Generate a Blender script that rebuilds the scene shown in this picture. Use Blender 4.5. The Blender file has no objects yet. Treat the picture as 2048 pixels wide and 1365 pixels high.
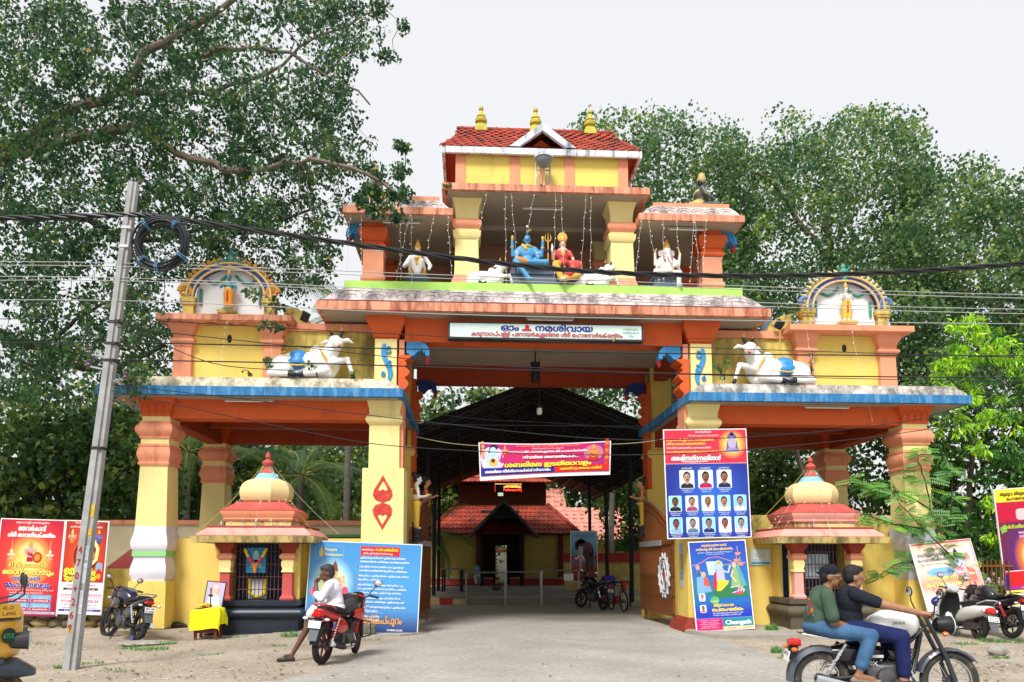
import bpy, bmesh, math, random, re
import numpy as np
from mathutils import Vector, Matrix, Euler
from mathutils.geometry import delaunay_2d_cdt

                 # camera, sky, sun, exposure
SC = bpy.context.scene
COL = SC.collection
CAMX, CAMY, CAMZ = -1.7, -17.0, 1.6
YAW, PITCH, FPX, SHIFT = math.radians(3.1), math.radians(5.16), 1500.0, 304.0
cam = bpy.data.cameras.new('camera')
cam.sensor_width = 36.0
cam.lens = 36.0 * FPX / 2048.0
cam.shift_y = SHIFT / 2048.0
cam.clip_start, cam.clip_end = 0.1, 2000.0
camo = bpy.data.objects.new('camera', cam)
COL.objects.link(camo)
camo.location = (CAMX, CAMY, CAMZ)
camo.rotation_euler = (math.radians(90) + PITCH, 0, -YAW)
SC.camera = camo

SUN_EL, SUN_AZ = math.radians(52), math.radians(205)   # azimuth measured from +Y (north) clockwise: sun behind the camera, a little to the left
world = bpy.data.worlds.new('World')
SC.world = world
world.use_nodes = True
wn, wl = world.node_tree.nodes, world.node_tree.links
wn.clear()
w_out = wn.new('ShaderNodeOutputWorld')
w_bg = wn.new('ShaderNodeBackground')
w_sky = wn.new('ShaderNodeTexSky')
w_sky.sky_type = 'NISHITA'
w_sky.sun_disc = False
w_sky.sun_elevation = SUN_EL
w_sky.sun_rotation = SUN_AZ
w_sky.air_density, w_sky.dust_density, w_sky.ozone_density = 1.5, 6.0, 1.0
w_mix = wn.new('ShaderNodeMix')
w_mix.data_type = 'RGBA'
w_mix.inputs[0].default_value = 0.90                   # an even overcast veil over the clear-sky model
w_mix.inputs[7].default_value = (5.6, 5.64, 5.7, 1)
wl.new(w_sky.outputs[0], w_mix.inputs[6])
wl.new(w_mix.outputs[2], w_bg.inputs[0])
w_bg.inputs[1].default_value = 0.10
wl.new(w_bg.outputs[0], w_out.inputs[0])

sun = bpy.data.lights.new('sun', 'SUN')
sun.energy, sun.angle, sun.color = 2.6, math.radians(18), (1.0, 0.98, 0.95)
suno = bpy.data.objects.new('sun', sun)
COL.objects.link(suno)
suno.location = (-20, -40, 60)
sd = Vector((math.sin(SUN_AZ) * math.cos(SUN_EL), math.cos(SUN_AZ) * math.cos(SUN_EL), math.sin(SUN_EL)))
suno.rotation_euler = (-sd).to_track_quat('-Z', 'Y').to_euler()

SC.view_settings.view_transform = 'Standard'
SC.view_settings.look = 'None'
SC.view_settings.exposure = 0.78
SC.view_settings.gamma = 1.0
SC.render.engine = 'CYCLES'
SC.cycles.max_bounces = 6
SC.cycles.transparent_max_bounces = 8
SC.cycles.use_denoising = True

                 # helpers
random.seed(7)
RNG = np.random.default_rng(11)
rnd = random.uniform
PI = math.pi

def at(px, py, Y):
 u = (px - 1024.0) / FPX
 v = (682.5 + SHIFT - py) / FPX
 fy = math.cos(PITCH) - v * math.sin(PITCH)
 fz = math.sin(PITCH) + v * math.cos(PITCH)
 x = u * math.cos(YAW) + fy * math.sin(YAW)
 y = -u * math.sin(YAW) + fy * math.cos(YAW)
 t = (Y - CAMY) / y
 return Vector((CAMX + t * x, Y, CAMZ + t * fz))

def gnd(px, py, z=0.0):
 u = (px - 1024.0) / FPX
 v = (682.5 + SHIFT - py) / FPX
 fy = math.cos(PITCH) - v * math.sin(PITCH)
 fz = math.sin(PITCH) + v * math.cos(PITCH)
 x = u * math.cos(YAW) + fy * math.sin(YAW)
 y = -u * math.sin(YAW) + fy * math.cos(YAW)
 t = (z - CAMZ) / fz
 return Vector((CAMX + t * x, CAMY + t * y, z))

def s2l(c):
 c = c / 255.0
 return c / 12.92 if c <= 0.04045 else ((c + 0.055) / 1.055) ** 2.4

def S(h):
 h = h.lstrip('#')
 return tuple(s2l(int(h[i:i + 2], 16)) for i in (0, 2, 4))

MATS = {}

def mat(name, col, rough=0.75, var=0.10, vs=2.5, dirt=None, da=0.0, ds=1.6, stretch=0.3, bump=0.0, bs=25.0, metal=0.0,
  spec=0.35, emit=0.0, fine=0.0, coat=0.0):
 if name in MATS:
  return MATS[name]
 if isinstance(col, str):
  col = S(col)
 m = bpy.data.materials.new(name)
 m.use_nodes = True
 n, l = m.node_tree.nodes, m.node_tree.links
 b = n['Principled BSDF']
 b.inputs['Roughness'].default_value = rough
 b.inputs['Metallic'].default_value = metal
 b.inputs['Specular IOR Level'].default_value = spec
 if coat:
  b.inputs['Coat Weight'].default_value = coat
  b.inputs['Coat Roughness'].default_value = 0.08
 geo = n.new('ShaderNodeNewGeometry')
 nz = n.new('ShaderNodeTexNoise')
 nz.inputs['Scale'].default_value = vs
 nz.inputs['Detail'].default_value = 5
 nz.inputs['Roughness'].default_value = 0.6
 l.new(geo.outputs['Position'], nz.inputs['Vector'])
 rp = n.new('ShaderNodeMapRange')
 rp.inputs[1].default_value, rp.inputs[2].default_value = 0.3, 0.7
 rp.inputs[3].default_value, rp.inputs[4].default_value = 1 - var * 1.3, 1 + var * 0.7
 l.new(nz.outputs['Fac'], rp.inputs[0])
 sc_ = n.new('ShaderNodeVectorMath')
 sc_.operation = 'SCALE'
 sc_.inputs[0].default_value = col
 l.new(rp.outputs[0], sc_.inputs[3])
 out = sc_.outputs[0]
 if fine:
  n2 = n.new('ShaderNodeTexNoise')
  n2.inputs['Scale'].default_value = vs * 22
  n2.inputs['Detail'].default_value = 3
  l.new(geo.outputs['Position'], n2.inputs['Vector'])
  r2 = n.new('ShaderNodeMapRange')
  r2.inputs[1].default_value, r2.inputs[2].default_value = 0.3, 0.7
  r2.inputs[3].default_value, r2.inputs[4].default_value = 1 - fine, 1 + fine
  l.new(n2.outputs['Fac'], r2.inputs[0])
  s2 = n.new('ShaderNodeVectorMath')
  s2.operation = 'SCALE'
  l.new(out, s2.inputs[0])
  l.new(r2.outputs[0], s2.inputs[3])
  out = s2.outputs[0]
 if dirt is not None and da > 0:
  if isinstance(dirt, str):
   dirt = S(dirt)
  mp = n.new('ShaderNodeMapping')
  mp.inputs['Scale'].default_value = (1, 1, stretch)
  l.new(geo.outputs['Position'], mp.inputs['Vector'])
  n3 = n.new('ShaderNodeTexNoise')
  n3.inputs['Scale'].default_value = ds
  n3.inputs['Detail'].default_value = 8
  n3.inputs['Roughness'].default_value = 0.72
  l.new(mp.outputs[0], n3.inputs['Vector'])
  r3 = n.new('ShaderNodeMapRange')
  th = 0.78 - 0.42 * da
  r3.inputs[1].default_value, r3.inputs[2].default_value = th - 0.05, th + 0.12
  r3.inputs[3].default_value, r3.inputs[4].default_value = 0.0, 0.85
  l.new(n3.outputs['Fac'], r3.inputs[0])
  mx = n.new('ShaderNodeMix')
  mx.data_type = 'RGBA'
  l.new(r3.outputs[0], mx.inputs[0])
  l.new(out, mx.inputs[6])
  mx.inputs[7].default_value = (*dirt, 1)
  out = mx.outputs[2]
 l.new(out, b.inputs['Base Color'])
 if emit:
  l.new(out, b.inputs['Emission Color'])
  b.inputs['Emission Strength'].default_value = emit
 if bump:
  nb = n.new('ShaderNodeTexNoise')
  nb.inputs['Scale'].default_value = bs
  nb.inputs['Detail'].default_value = 6
  l.new(geo.outputs['Position'], nb.inputs['Vector'])
  bp = n.new('ShaderNodeBump')
  bp.inputs['Strength'].default_value = bump
  bp.inputs['Distance'].default_value = 0.02
  l.new(nb.outputs['Fac'], bp.inputs['Height'])
  l.new(bp.outputs[0], b.inputs['Normal'])
 MATS[name] = m
 return m

def grad(name, stops, cx=0.5, cy=0.5, sx=1.0, sy=1.0, linear=False, rough=0.35, noise=0.0):
 if name in MATS:
  return MATS[name]
 m = bpy.data.materials.new(name)
 m.use_nodes = True
 n, l = m.node_tree.nodes, m.node_tree.links
 b = n['Principled BSDF']
 b.inputs['Roughness'].default_value = rough
 tc = n.new('ShaderNodeTexCoord')
 mp = n.new('ShaderNodeMapping')
 mp.inputs['Location'].default_value = (-cx * sx, 0, -cy * sy)
 mp.inputs['Scale'].default_value = (sx, 0, sy)
 l.new(tc.outputs['Generated'], mp.inputs['Vector'])
 if linear:
  sp = n.new('ShaderNodeSeparateXYZ')
  l.new(mp.outputs[0], sp.inputs[0])
  f = sp.outputs['Z']
 else:
  ln = n.new('ShaderNodeVectorMath')
  ln.operation = 'LENGTH'
  l.new(mp.outputs[0], ln.inputs[0])
  f = ln.outputs['Value']
 if noise:
  nz = n.new('ShaderNodeTexNoise')
  nz.inputs['Scale'].default_value = 5.0
  nz.inputs['Detail'].default_value = 5
  l.new(tc.outputs['Generated'], nz.inputs['Vector'])
  ma = n.new('ShaderNodeMath')
  ma.operation = 'MULTIPLY_ADD'
  l.new(nz.outputs['Fac'], ma.inputs[0])
  ma.inputs[1].default_value = noise
  l.new(f, ma.inputs[2])
  f = ma.outputs[0]
 cr = n.new('ShaderNodeValToRGB')
 e = cr.color_ramp.elements
 while len(e) < len(stops):
  e.new(0.5)
 for i, (p, c) in enumerate(stops):
  e[i].position = p
  e[i].color = (*(S(c) if isinstance(c, str) else c), 1)
 l.new(f, cr.inputs[0])
 l.new(cr.outputs[0], b.inputs['Base Color'])
 MATS[name] = m
 return m

class MB:
 def __init__(s, T=None):
  s.v, s.f, s.mi, s.m, s.T = [], [], [], 0, T
 def add(s, vs, fs, m=None):
  o = len(s.v)
  if s.T is not None:
   vs = [s.T @ Vector(p) for p in vs]
  s.v.extend([tuple(p) for p in vs])
  mm = s.m if m is None else m
  for f in fs:
   s.f.append(tuple(i + o for i in f))
   s.mi.append(mm)
  return s
 def box(s, x0, y0, z0, x1, y1, z1, m=None):
  vs = [(x0, y0, z0), (x1, y0, z0), (x1, y1, z0), (x0, y1, z0), (x0, y0, z1), (x1, y0, z1), (x1, y1, z1), (x0, y1, z1)]
  return s.add(vs, [(0, 3, 2, 1), (4, 5, 6, 7), (0, 1, 5, 4), (1, 2, 6, 5), (2, 3, 7, 6), (3, 0, 4, 7)], m)
 def cbox(s, c, sz, R=None, m=None):
  a, b, d = sz[0] / 2, sz[1] / 2, sz[2] / 2
  vs = [Vector(p) for p in [(-a, -b, -d), (a, -b, -d), (a, b, -d), (-a, b, -d), (-a, -b, d), (a, -b, d), (a, b, d), (-a, b, d)]]
  if R is not None:
   vs = [R @ p for p in vs]
  return s.add([p + Vector(c) for p in vs], [(0, 3, 2, 1), (4, 5, 6, 7), (0, 1, 5, 4), (1, 2, 6, 5), (2, 3, 7, 6), (3, 0, 4, 7)], m)
 def rings(s, rs, cap=True, m=None, close=False):
  k = len(rs[0])
  vs = [p for r in rs for p in r]
  fs = []
  n = len(rs)
  for i in range(n if close else n - 1):
   j2 = (i + 1) % n
   for j in range(k):
    fs.append((i * k + j, i * k + (j + 1) % k, j2 * k + (j + 1) % k, j2 * k + j))
  if cap and not close:
   fs.append(tuple(range(k - 1, -1, -1)))
   fs.append(tuple((n - 1) * k + j for j in range(k)))
  return s.add(vs, fs, m)
 def stack(s, cx, cy, prof, m=None):
  rs = [[(cx - a, cy - b, z), (cx + a, cy - b, z), (cx + a, cy + b, z), (cx - a, cy + b, z)] for z, a, b in prof]
  return s.rings(rs, True, m)
 def lathe(s, c, prof, n=16, m=None, rot=0.0, cap=True, ax=None):
  rs = []
  for r, h in prof:
   ring = []
   for j in range(n):
    a = rot + 2 * PI * j / n
    p = Vector((r * math.cos(a), r * math.sin(a), h))
    if ax is not None:
     p = ax @ p
    ring.append(p + Vector(c))
   rs.append(ring)
  return s.rings(rs, cap, m)
 def tube(s, path, r, n=6, m=None, cap=True):
  P = [Vector(p) for p in path]
  k = len(P)
  R = r if isinstance(r, (list, tuple)) else [r] * k
  rs = []
  up = None
  for i in range(k):
   t = (P[min(i + 1, k - 1)] - P[max(i - 1, 0)])
   t = t.normalized() if t.length > 1e-9 else Vector((0, 0, 1))
   if up is None:
    up = Vector((0, 0, 1)) if abs(t.z) < 0.9 else Vector((1, 0, 0))
   a = t.cross(up)
   if a.length < 1e-6:
    a = t.cross(Vector((0.3, 1, 0.2)))
   a.normalize()
   b = a.cross(t).normalized()
   up = b
   rs.append([P[i] + (a * math.cos(2 * PI * j / n) + b * math.sin(2 * PI * j / n)) * R[i] for j in range(n)])
  return s.rings(rs, cap, m)
 def ell(s, c, r, R=None, nu=12, nv=8, m=None):
  c = Vector(c)
  rs = []
  for i in range(nv + 1):
   th = PI * (i / nv) if 0 < i < nv else (0.02 if i == 0 else PI - 0.02)
   ring = []
   for j in range(nu):
    ph = -2 * PI * j / nu
    p = Vector((r[0] * math.sin(th) * math.cos(ph), r[1] * math.sin(th) * math.sin(ph), r[2] * math.cos(th)))
    ring.append(c + (R @ p if R is not None else p))
   rs.append(ring)
  return s.rings(rs, True, m)
 def poly(s, pts, fn, m=None, thick=0.0):
  n = len(pts)
  if thick:
   vs = [fn(u, v, 0) for u, v in pts] + [fn(u, v, thick) for u, v in pts]
   fs = [tuple(range(n - 1, -1, -1)), tuple(range(n, 2 * n))] + [(i, (i + 1) % n, n + (i + 1) % n, n + i) for i in range(n)]
  else:
   vs = [fn(u, v, 0) for u, v in pts]
   fs = [tuple(range(n))]
  return s.add(vs, fs, m)
 def hull(s, secs, n=12, m=None):
  rs = []
  for q in secs:
   x, zc, hy, hz = q[:4]
   p = q[4] if len(q) > 4 else 2.5
   yc = q[5] if len(q) > 5 else 0
   ring = []
   for j in range(n):
    a = 2 * PI * j / n + PI / n
    ca, sa = math.cos(a), math.sin(a)
    ring.append((x, yc + hy * math.copysign(abs(ca) ** (2 / p), ca), zc + hz * math.copysign(abs(sa) ** (2 / p), sa)))
   rs.append(ring)
  return s.rings(rs, True, m)
 def mesh(s, name, mats, smooth=True, ang=38):
  me = bpy.data.meshes.new(name)
  me.from_pydata(s.v, [], s.f)
  for m_ in (mats if isinstance(mats, (list, tuple)) else [mats]):
   me.materials.append(m_)
  me.polygons.foreach_set('material_index', s.mi)
  if smooth:
   me.polygons.foreach_set('use_smooth', [True] * len(s.f))
   me.set_sharp_from_angle(angle=math.radians(ang))
  me.update()
  return me
 def build(s, name, mats, parent=None, smooth=True, ang=38, fix=True):
  me = s.mesh(name, mats, smooth, ang)
  if fix:
   bm = bmesh.new()
   bm.from_mesh(me)
   bmesh.ops.recalc_face_normals(bm, faces=bm.faces)
   bm.to_mesh(me)
   bm.free()
  return link(name, me, parent)

def link(name, me, parent=None, loc=None, rot=None):
 o = bpy.data.objects.new(name, me)
 COL.objects.link(o)
 if parent is not None:
  o.parent = parent
 if loc is not None:
  o.location = loc
 if rot is not None:
  o.rotation_euler = rot
 return o

def tag(o, label=None, cat=None, group=None, kind=None):
 if label: o['label'] = label
 if cat: o['category'] = cat
 if group: o['group'] = group
 if kind: o['kind'] = kind
 return o

def thing(name, label, cat, loc=(0, 0, 0), rot=(0, 0, 0), group=None):
 o = link(name, None, None, loc, rot)
 o.empty_display_size = 0.2
 return tag(o, label, cat, group)

def rotm(rx=0, ry=0, rz=0):
 return Euler((rx, ry, rz)).to_matrix()

def lerp(a, b, t):
 return a + (b - a) * t

# ---- lettering
_C = '[\u0d15-\u0d39]'
_CL = '(%s(?:\u0d4d%s)*)' % (_C, _C)

def ml(s):
 s = re.sub(_CL + '\u0d4a', '\u0d46\\1\u0d3e', s)
 s = re.sub(_CL + '\u0d4b', '\u0d47\\1\u0d3e', s)
 return re.sub(_CL + '([\u0d46\u0d47\u0d48])', '\\2\\1', s)

_CH = [chr(c) for c in list(range(33, 127)) + list(range(0x0d02, 0x0d80)) + [0x2022]]
_GL, _GT = {}, {}

def _load_glyphs():
 c = bpy.data.curves.new('t', 'FONT')
 c.body = '\n'.join(['||'] + [ch + '|' for ch in _CH])
 c.space_line = 4.0
 o = bpy.data.objects.new('t', c)
 COL.objects.link(o)
 dg = bpy.context.evaluated_depsgraph_get()
 cu = o.evaluated_get(dg).to_curve(dg)
 rows = {}
 for sp in cu.splines:
  bp = sp.bezier_points
  n = len(bp)
  pts = []
  for i in range(n):
   a, b = bp[i], bp[(i + 1) % n]
   d = b.co - a.co
   st = abs((a.handle_right - a.co).cross(d).z) < 1e-5 and abs((b.handle_left - b.co).cross(d).z) < 1e-5
   for j in range(1 if st or (n > 60 and d.length < 0.03) else 2):
    t = j / 2
    u = 1 - t
    p = a.co * u ** 3 + a.handle_right * (3 * u * u * t) + b.handle_left * (3 * u * t * t) + b.co * t ** 3
    pts.append((p.x, p.y))
  if len(pts) > 2:
   l = np.array(pts)
   k = int(round((0.3 - (l[:, 1].min() + l[:, 1].max()) / 2) / 4.0))
   l[:, 1] += k * 4.0
   rows.setdefault(k, []).append(l)
 bpy.data.objects.remove(o)
 bpy.data.curves.remove(c)
 xb = sorted(l[:, 0].min() for l in rows[0])
 adv_bar = xb[1] - xb[0]
 for k, ch in enumerate(_CH, 1):
  ls = sorted(rows.get(k, []), key=lambda l: l[:, 0].max())
  if not ls:
   continue
  bar = ls.pop()
  _GL[ch] = (ls, bar[:, 0].min() - xb[0])
 _GL['|'] = ([rows[0][0]], adv_bar)

def glyph(ch, bold):
 key = (ch, round(bold, 3))
 if key in _GT:
  return _GT[key]
 if not _GL:
  _load_glyphs()
 loops, adv = _GL.get(ch, ([], 0.3))
 if bold:
  loops = [l + np.array(d) for l in loops for d in ((-bold, 0), (bold, bold * .6), (bold * .3, -bold * .6))]
 if not loops:
  _GT[key] = (np.zeros((0, 2)), [], adv)
  return _GT[key]
 V, E = [], []
 for l in loops:
  o0, n = len(V), len(l)
  V.extend([Vector(p) for p in l])
  E.extend([(o0 + i, o0 + (i + 1) % n) for i in range(n)])
 rv, re_, rf = delaunay_2d_cdt(V, E, [], 0, 1e-5)[:3]
 rv = np.array([(p.x, p.y) for p in rv])
 rf = np.array(rf)
 ce = rv[rf].mean(axis=1)
 A = np.concatenate(loops)
 B = np.concatenate([np.roll(l, -1, axis=0) for l in loops])
 x, y = ce[:, 0:1], ce[:, 1:2]
 up = (A[:, 1] <= y) & (B[:, 1] > y)
 dn = (A[:, 1] > y) & (B[:, 1] <= y)
 cr = (B[:, 0] - A[:, 0]) * (y - A[:, 1]) - (x - A[:, 0]) * (B[:, 1] - A[:, 1])
 w = (up & (cr > 0)).sum(1) - (dn & (cr < 0)).sum(1)
 _GT[key] = (rv, rf[w != 0], adv)
 return _GT[key]

def text_tris(st, bold=0.0):
 X, parts = 0.0, []
 for i, ch in enumerate(ml(st)):
  if ch == ' ':
   X += .28
   continue
  rv, fs, adv = glyph(ch, bold)
  if len(fs):
   parts.append((rv + np.array((X, 0)), fs, i % 2))
  X += adv
 if not parts:
  return np.zeros((0, 2)), [], []
 vs, fs, lay, o = [], [], [], 0
 for rv, f, q in parts:
  vs.append(rv)
  fs.extend([(int(a) + o, int(b) + o, int(c) + o) for a, b, c in f])
  lay.extend([q] * len(rv))
  o += len(rv)
 return np.concatenate(vs), fs, lay

class Sheet(MB):
 def fn(s, k):
  return lambda u, v, d: (u, -0.0015 - 0.0012 * k, v)
 def rect(s, u0, v0, u1, v1, k, m):
  return s.poly([(u0, v0), (u1, v0), (u1, v1), (u0, v1)], s.fn(k), m)
 def rrect(s, u0, v0, u1, v1, r, k, m):
  pts = []
  for cx, cy, a0 in ((u1 - r, v0 + r, -90), (u1 - r, v1 - r, 0), (u0 + r, v1 - r, 90), (u0 + r, v0 + r, 180)):
   for j in range(4):
    a = math.radians(a0 + 30 * j)
    pts.append((cx + r * math.cos(a), cy + r * math.sin(a)))
  return s.poly(pts, s.fn(k), m)
 def disc(s, u, v, ru, rv, k, m, n=16, rot=0.0):
  pts = []
  for j in range(n):
   a = 2 * PI * j / n
   x, y = ru * math.cos(a), rv * math.sin(a)
   pts.append((u + x * math.cos(rot) - y * math.sin(rot), v + x * math.sin(rot) + y * math.cos(rot)))
  return s.poly(pts, s.fn(k), m)
 def pg(s, pts, k, m):
  return s.poly(pts, s.fn(k), m)
 def stroke(s, pts, w, k, m):
  P = [Vector((a, b)) for a, b in pts]
  L, R = [], []
  for i in range(len(P)):
   t = (P[min(i + 1, len(P) - 1)] - P[max(i - 1, 0)]).normalized()
   ww = w[i] if isinstance(w, (list, tuple)) else w
   L.append(P[i] + Vector((-t.y, t.x)) * ww / 2)
   R.append(P[i] - Vector((-t.y, t.x)) * ww / 2)
  f = s.fn(k)
  n = len(P)
  return s.add([f(p.x, p.y, 0) for p in L + R], [(n + i, n + i + 1, i + 1, i) for i in range(n - 1)], m)
 def text(s, st, u, v, h, k, m, width=None, align='c', bold=0.0, slant=0.0):
  rv, fs, lay = text_tris(st, bold)
  if not len(fs):
   return s
  x0, x1 = rv[:, 0].min(), rv[:, 0].max()
  sx = width / (x1 - x0) if width else h
  ox = {'c': (x0 + x1) / 2, 'l': x0, 'r': x1}[align]
  f, f2 = s.fn(k), s.fn(k + .35)
  return s.add([(f2 if q else f)(u + (p[0] - ox) * sx + slant * p[1] * h, v + p[1] * h, 0) for p, q in zip(rv, lay)], fs, m)

# ---- one continuous body from tapered limbs and ellipsoids
def blob(name, prims, mats, parent, voxel=0.014, smooth=4, fac=0.5):
 mb = MB()
 for p in prims:
  if p[1] == 'c':
   a, b = Vector(p[2]), Vector(p[3])
   r0, r1 = p[4], p[5]
   d = b - a
   L = d.length
   ax = d.to_track_quat('Z', 'Y').to_matrix() if L > 1e-6 else Matrix.Identity(3)
   pr = [(r0 * math.sin(t), -r0 * math.cos(t)) for t in (0.1, 0.5, 0.95, 1.35)] + [(r1 * math.sin(t), L - r1 * math.cos(t)) for t in (PI - 1.35, PI - 0.95, PI - 0.5, PI - 0.1)]
   mb.lathe(a, pr, 12, ax=ax)
  else:
   R = Euler(p[4]).to_matrix() if len(p) > 4 else None
   mb.ell(p[2], p[3], R, 14, 10)
 me = mb.mesh(name, [], False)
 o = bpy.data.objects.new(name, me)
 COL.objects.link(o)
 r = o.modifiers.new('r', 'REMESH')
 r.mode = 'VOXEL'
 r.voxel_size = voxel
 sm = o.modifiers.new('s', 'SMOOTH')
 sm.factor = fac
 sm.iterations = smooth
 dg = bpy.context.evaluated_depsgraph_get()
 me2 = bpy.data.meshes.new_from_object(o.evaluated_get(dg))
 bpy.data.objects.remove(o)
 bpy.data.meshes.remove(me)
 me2.name = name
 keys = list(dict.fromkeys(p[0] for p in prims))
 for k in keys:
  me2.materials.append(mats[k])
 nf = len(me2.polygons)
 ce = np.zeros(nf * 3)
 me2.polygons.foreach_get('center', ce)
 ce = ce.reshape(-1, 3)
 best = np.full(nf, 1e9)
 idx = np.zeros(nf, int)
 for p in prims:
  if p[1] == 'c':
   a, b = np.array(p[2], float), np.array(p[3], float)
   d = b - a
   t = np.clip(((ce - a) @ d) / max(d @ d, 1e-9), 0, 1)
   q = np.linalg.norm(ce - a - t[:, None] * d, axis=1) - (p[4] + (p[5] - p[4]) * t)
  else:
   R = np.array(Euler(p[4]).to_matrix()) if len(p) > 4 else np.eye(3)
   l = (ce - np.array(p[2], float)) @ R
   rr = np.array(p[3], float)
   kk = np.linalg.norm(l / rr, axis=1)
   k2 = np.linalg.norm(l / (rr * rr), axis=1)
   q = kk * (kk - 1) / np.maximum(k2, 1e-9)
  u = q < best
  best[u] = q[u]
  idx[u] = keys.index(p[0])
 me2.polygons.foreach_set('material_index', idx.astype(np.int32))
 me2.polygons.foreach_set('use_smooth', np.ones(nf, bool))
 me2.update()
 return link(name, me2, parent)
                 # paints
GRIME = (0.035, 0.03, 0.022)
M_yel = mat('yellow plaster', (0.80, 0.60, 0.14), var=.07, vs=1.2, dirt=(0.42, 0.30, 0.09), da=.36, ds=1.3, stretch=.25, bump=.12, bs=18, fine=.04)
M_yelpale = mat('pale yellow plaster', (0.82, 0.69, 0.29), var=.06, vs=1.5, dirt=(0.45, 0.36, 0.16), da=.34, ds=1.6, stretch=.2, bump=.12, bs=18, fine=.04)
M_yelst = mat('stained yellow plaster', (0.78, 0.59, 0.15), var=.12, vs=1.2, dirt=(0.10, 0.085, 0.02), da=.62, ds=.9, stretch=.45, bump=.08, bs=18)
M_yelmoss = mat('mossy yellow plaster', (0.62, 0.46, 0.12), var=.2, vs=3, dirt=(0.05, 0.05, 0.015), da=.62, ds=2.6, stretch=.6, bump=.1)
M_ora = mat('orange plaster', (0.62, 0.105, 0.022), var=.09, vs=1.5, dirt=(0.26, 0.045, 0.015), da=.38, ds=1.8, stretch=.25, bump=.05)
M_sal = mat('salmon plaster', (0.78, 0.31, 0.175), var=.09, vs=2, dirt=(0.30, 0.09, 0.045), da=.40, ds=1.8, stretch=.2, bump=.05)
M_salst = mat('streaked salmon fascia', (0.76, 0.33, 0.20), var=.12, vs=3, dirt=(0.22, 0.035, 0.015), da=0.66, ds=5.0, stretch=.12, bump=.06)
M_red = mat('dark red oxide paint', (0.30, 0.04, 0.022), var=.12, vs=2, dirt=(0.08, 0.02, 0.015), da=.2)
M_dred = mat('maroon line paint', (0.18, 0.03, 0.025), var=.1)
M_lav = mat('whitewash with lavender tint', (0.70, 0.69, 0.78), var=.08, vs=2, dirt=(0.35, 0.33, 0.38), da=.15, ds=3)
M_grn = mat('pale green band', (0.28, 0.62, 0.22), var=.06)
M_lime = mat('lime green edge paint', (0.42, 0.72, 0.14), var=.12, vs=3, dirt=(0.3, 0.35, 0.15), da=.2, ds=3)
M_blue = mat('chalky blue fascia', (0.022, 0.17, 0.40), var=.22, vs=4, dirt=(0.20, 0.42, 0.60), da=.58, ds=5, stretch=.15, bump=.08)
M_blue2 = mat('blue relief paint', (0.05, 0.27, 0.55), var=.12, vs=5)
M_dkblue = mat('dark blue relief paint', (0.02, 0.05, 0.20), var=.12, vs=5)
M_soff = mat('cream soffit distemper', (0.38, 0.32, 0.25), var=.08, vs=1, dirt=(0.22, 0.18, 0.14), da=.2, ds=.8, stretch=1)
M_cor = mat('weathered pinkish cornice', (0.66, 0.56, 0.54), var=.16, vs=4, dirt=(0.10, 0.09, 0.10), da=0.70, ds=2.4, stretch=.6, bump=.2, bs=14)
M_par = mat('weathered grey parapet', (0.62, 0.58, 0.52), var=.18, vs=4, dirt=(0.09, 0.085, 0.085), da=0.78, ds=2.8, stretch=.5, bump=.2, bs=16)
M_par2 = mat('yellowed white parapet', (0.68, 0.62, 0.46), var=.18, vs=4, dirt=(0.14, 0.12, 0.08), da=0.68, ds=2.8, stretch=.5, bump=.2, bs=16)
M_wht = mat('white enamel', (0.80, 0.80, 0.80), var=.05, rough=.5, dirt=(0.4, 0.38, 0.34), da=.12, ds=2.5)
M_whtst = mat('stained white fascia', (0.68, 0.72, 0.78), var=.1, vs=5, dirt=(0.08, 0.09, 0.11), da=0.66, ds=4.5, stretch=.3)
M_tile = mat('red clay tile', (0.40, 0.055, 0.028), var=.3, vs=3.5, dirt=(0.02, 0.012, 0.010), da=.64, ds=2.6, stretch=1, bump=.1)
M_tiler = mat('mouldy clay tile', (0.42, 0.10, 0.05), var=.3, vs=2.2, dirt=(0.03, 0.022, 0.018), da=.55, ds=.9, stretch=1, bump=.1)
M_tilep = mat('pale pink clay tile', (0.62, 0.26, 0.20), var=.2, vs=1.5, dirt=(0.2, 0.10, 0.08), da=.3, ds=1.2, stretch=1)
M_fin = mat('old brass yellow paint', (0.52, 0.46, 0.06), var=.2, vs=6, dirt=(0.05, 0.05, 0.02), da=.35, ds=6)
M_gold = mat('gold paint', (0.72, 0.48, 0.10), var=.12, vs=8, rough=.45)
M_blk = mat('black paint', (0.018, 0.018, 0.02), var=.2, rough=.5)
M_steel = mat('galvanised steel', (0.45, 0.46, 0.48), var=.12, rough=.4, metal=.8)
M_dkst = mat('dark steel', (0.04, 0.04, 0.045), var=.2, rough=.5, metal=.5)

M_conc0 = mat('grey cement floor', (.30, .28, .25), var=.15)
M_rear = mat('salmon brown plaster', (.40, .20, .13), var=.1, dirt=(.2, .1, .07), da=.4)  # brown for the rear walls of the upper storey
M_beam = mat('shade-darkened orange', (0.36, 0.05, 0.014), var=.12, dirt=(.12, .02, .01), da=.4)  # orange of the front beams with the passage shade put into the colour
GW = thing('temple_gateway', 'tall yellow and orange temple gateway with blue canopies and tiled top storey', 'gateway', (0, 0, 0))

def bulge(z0, z1, a, b, n=8, p=1.0):
 return [(lerp(z0, z1, i / n), a + (b - a) * math.sin(PI * i / n) ** p) for i in range(n + 1)]

def sq(pr, f=1.0):
 return [(z, w, w * f) for z, w in pr]

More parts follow.
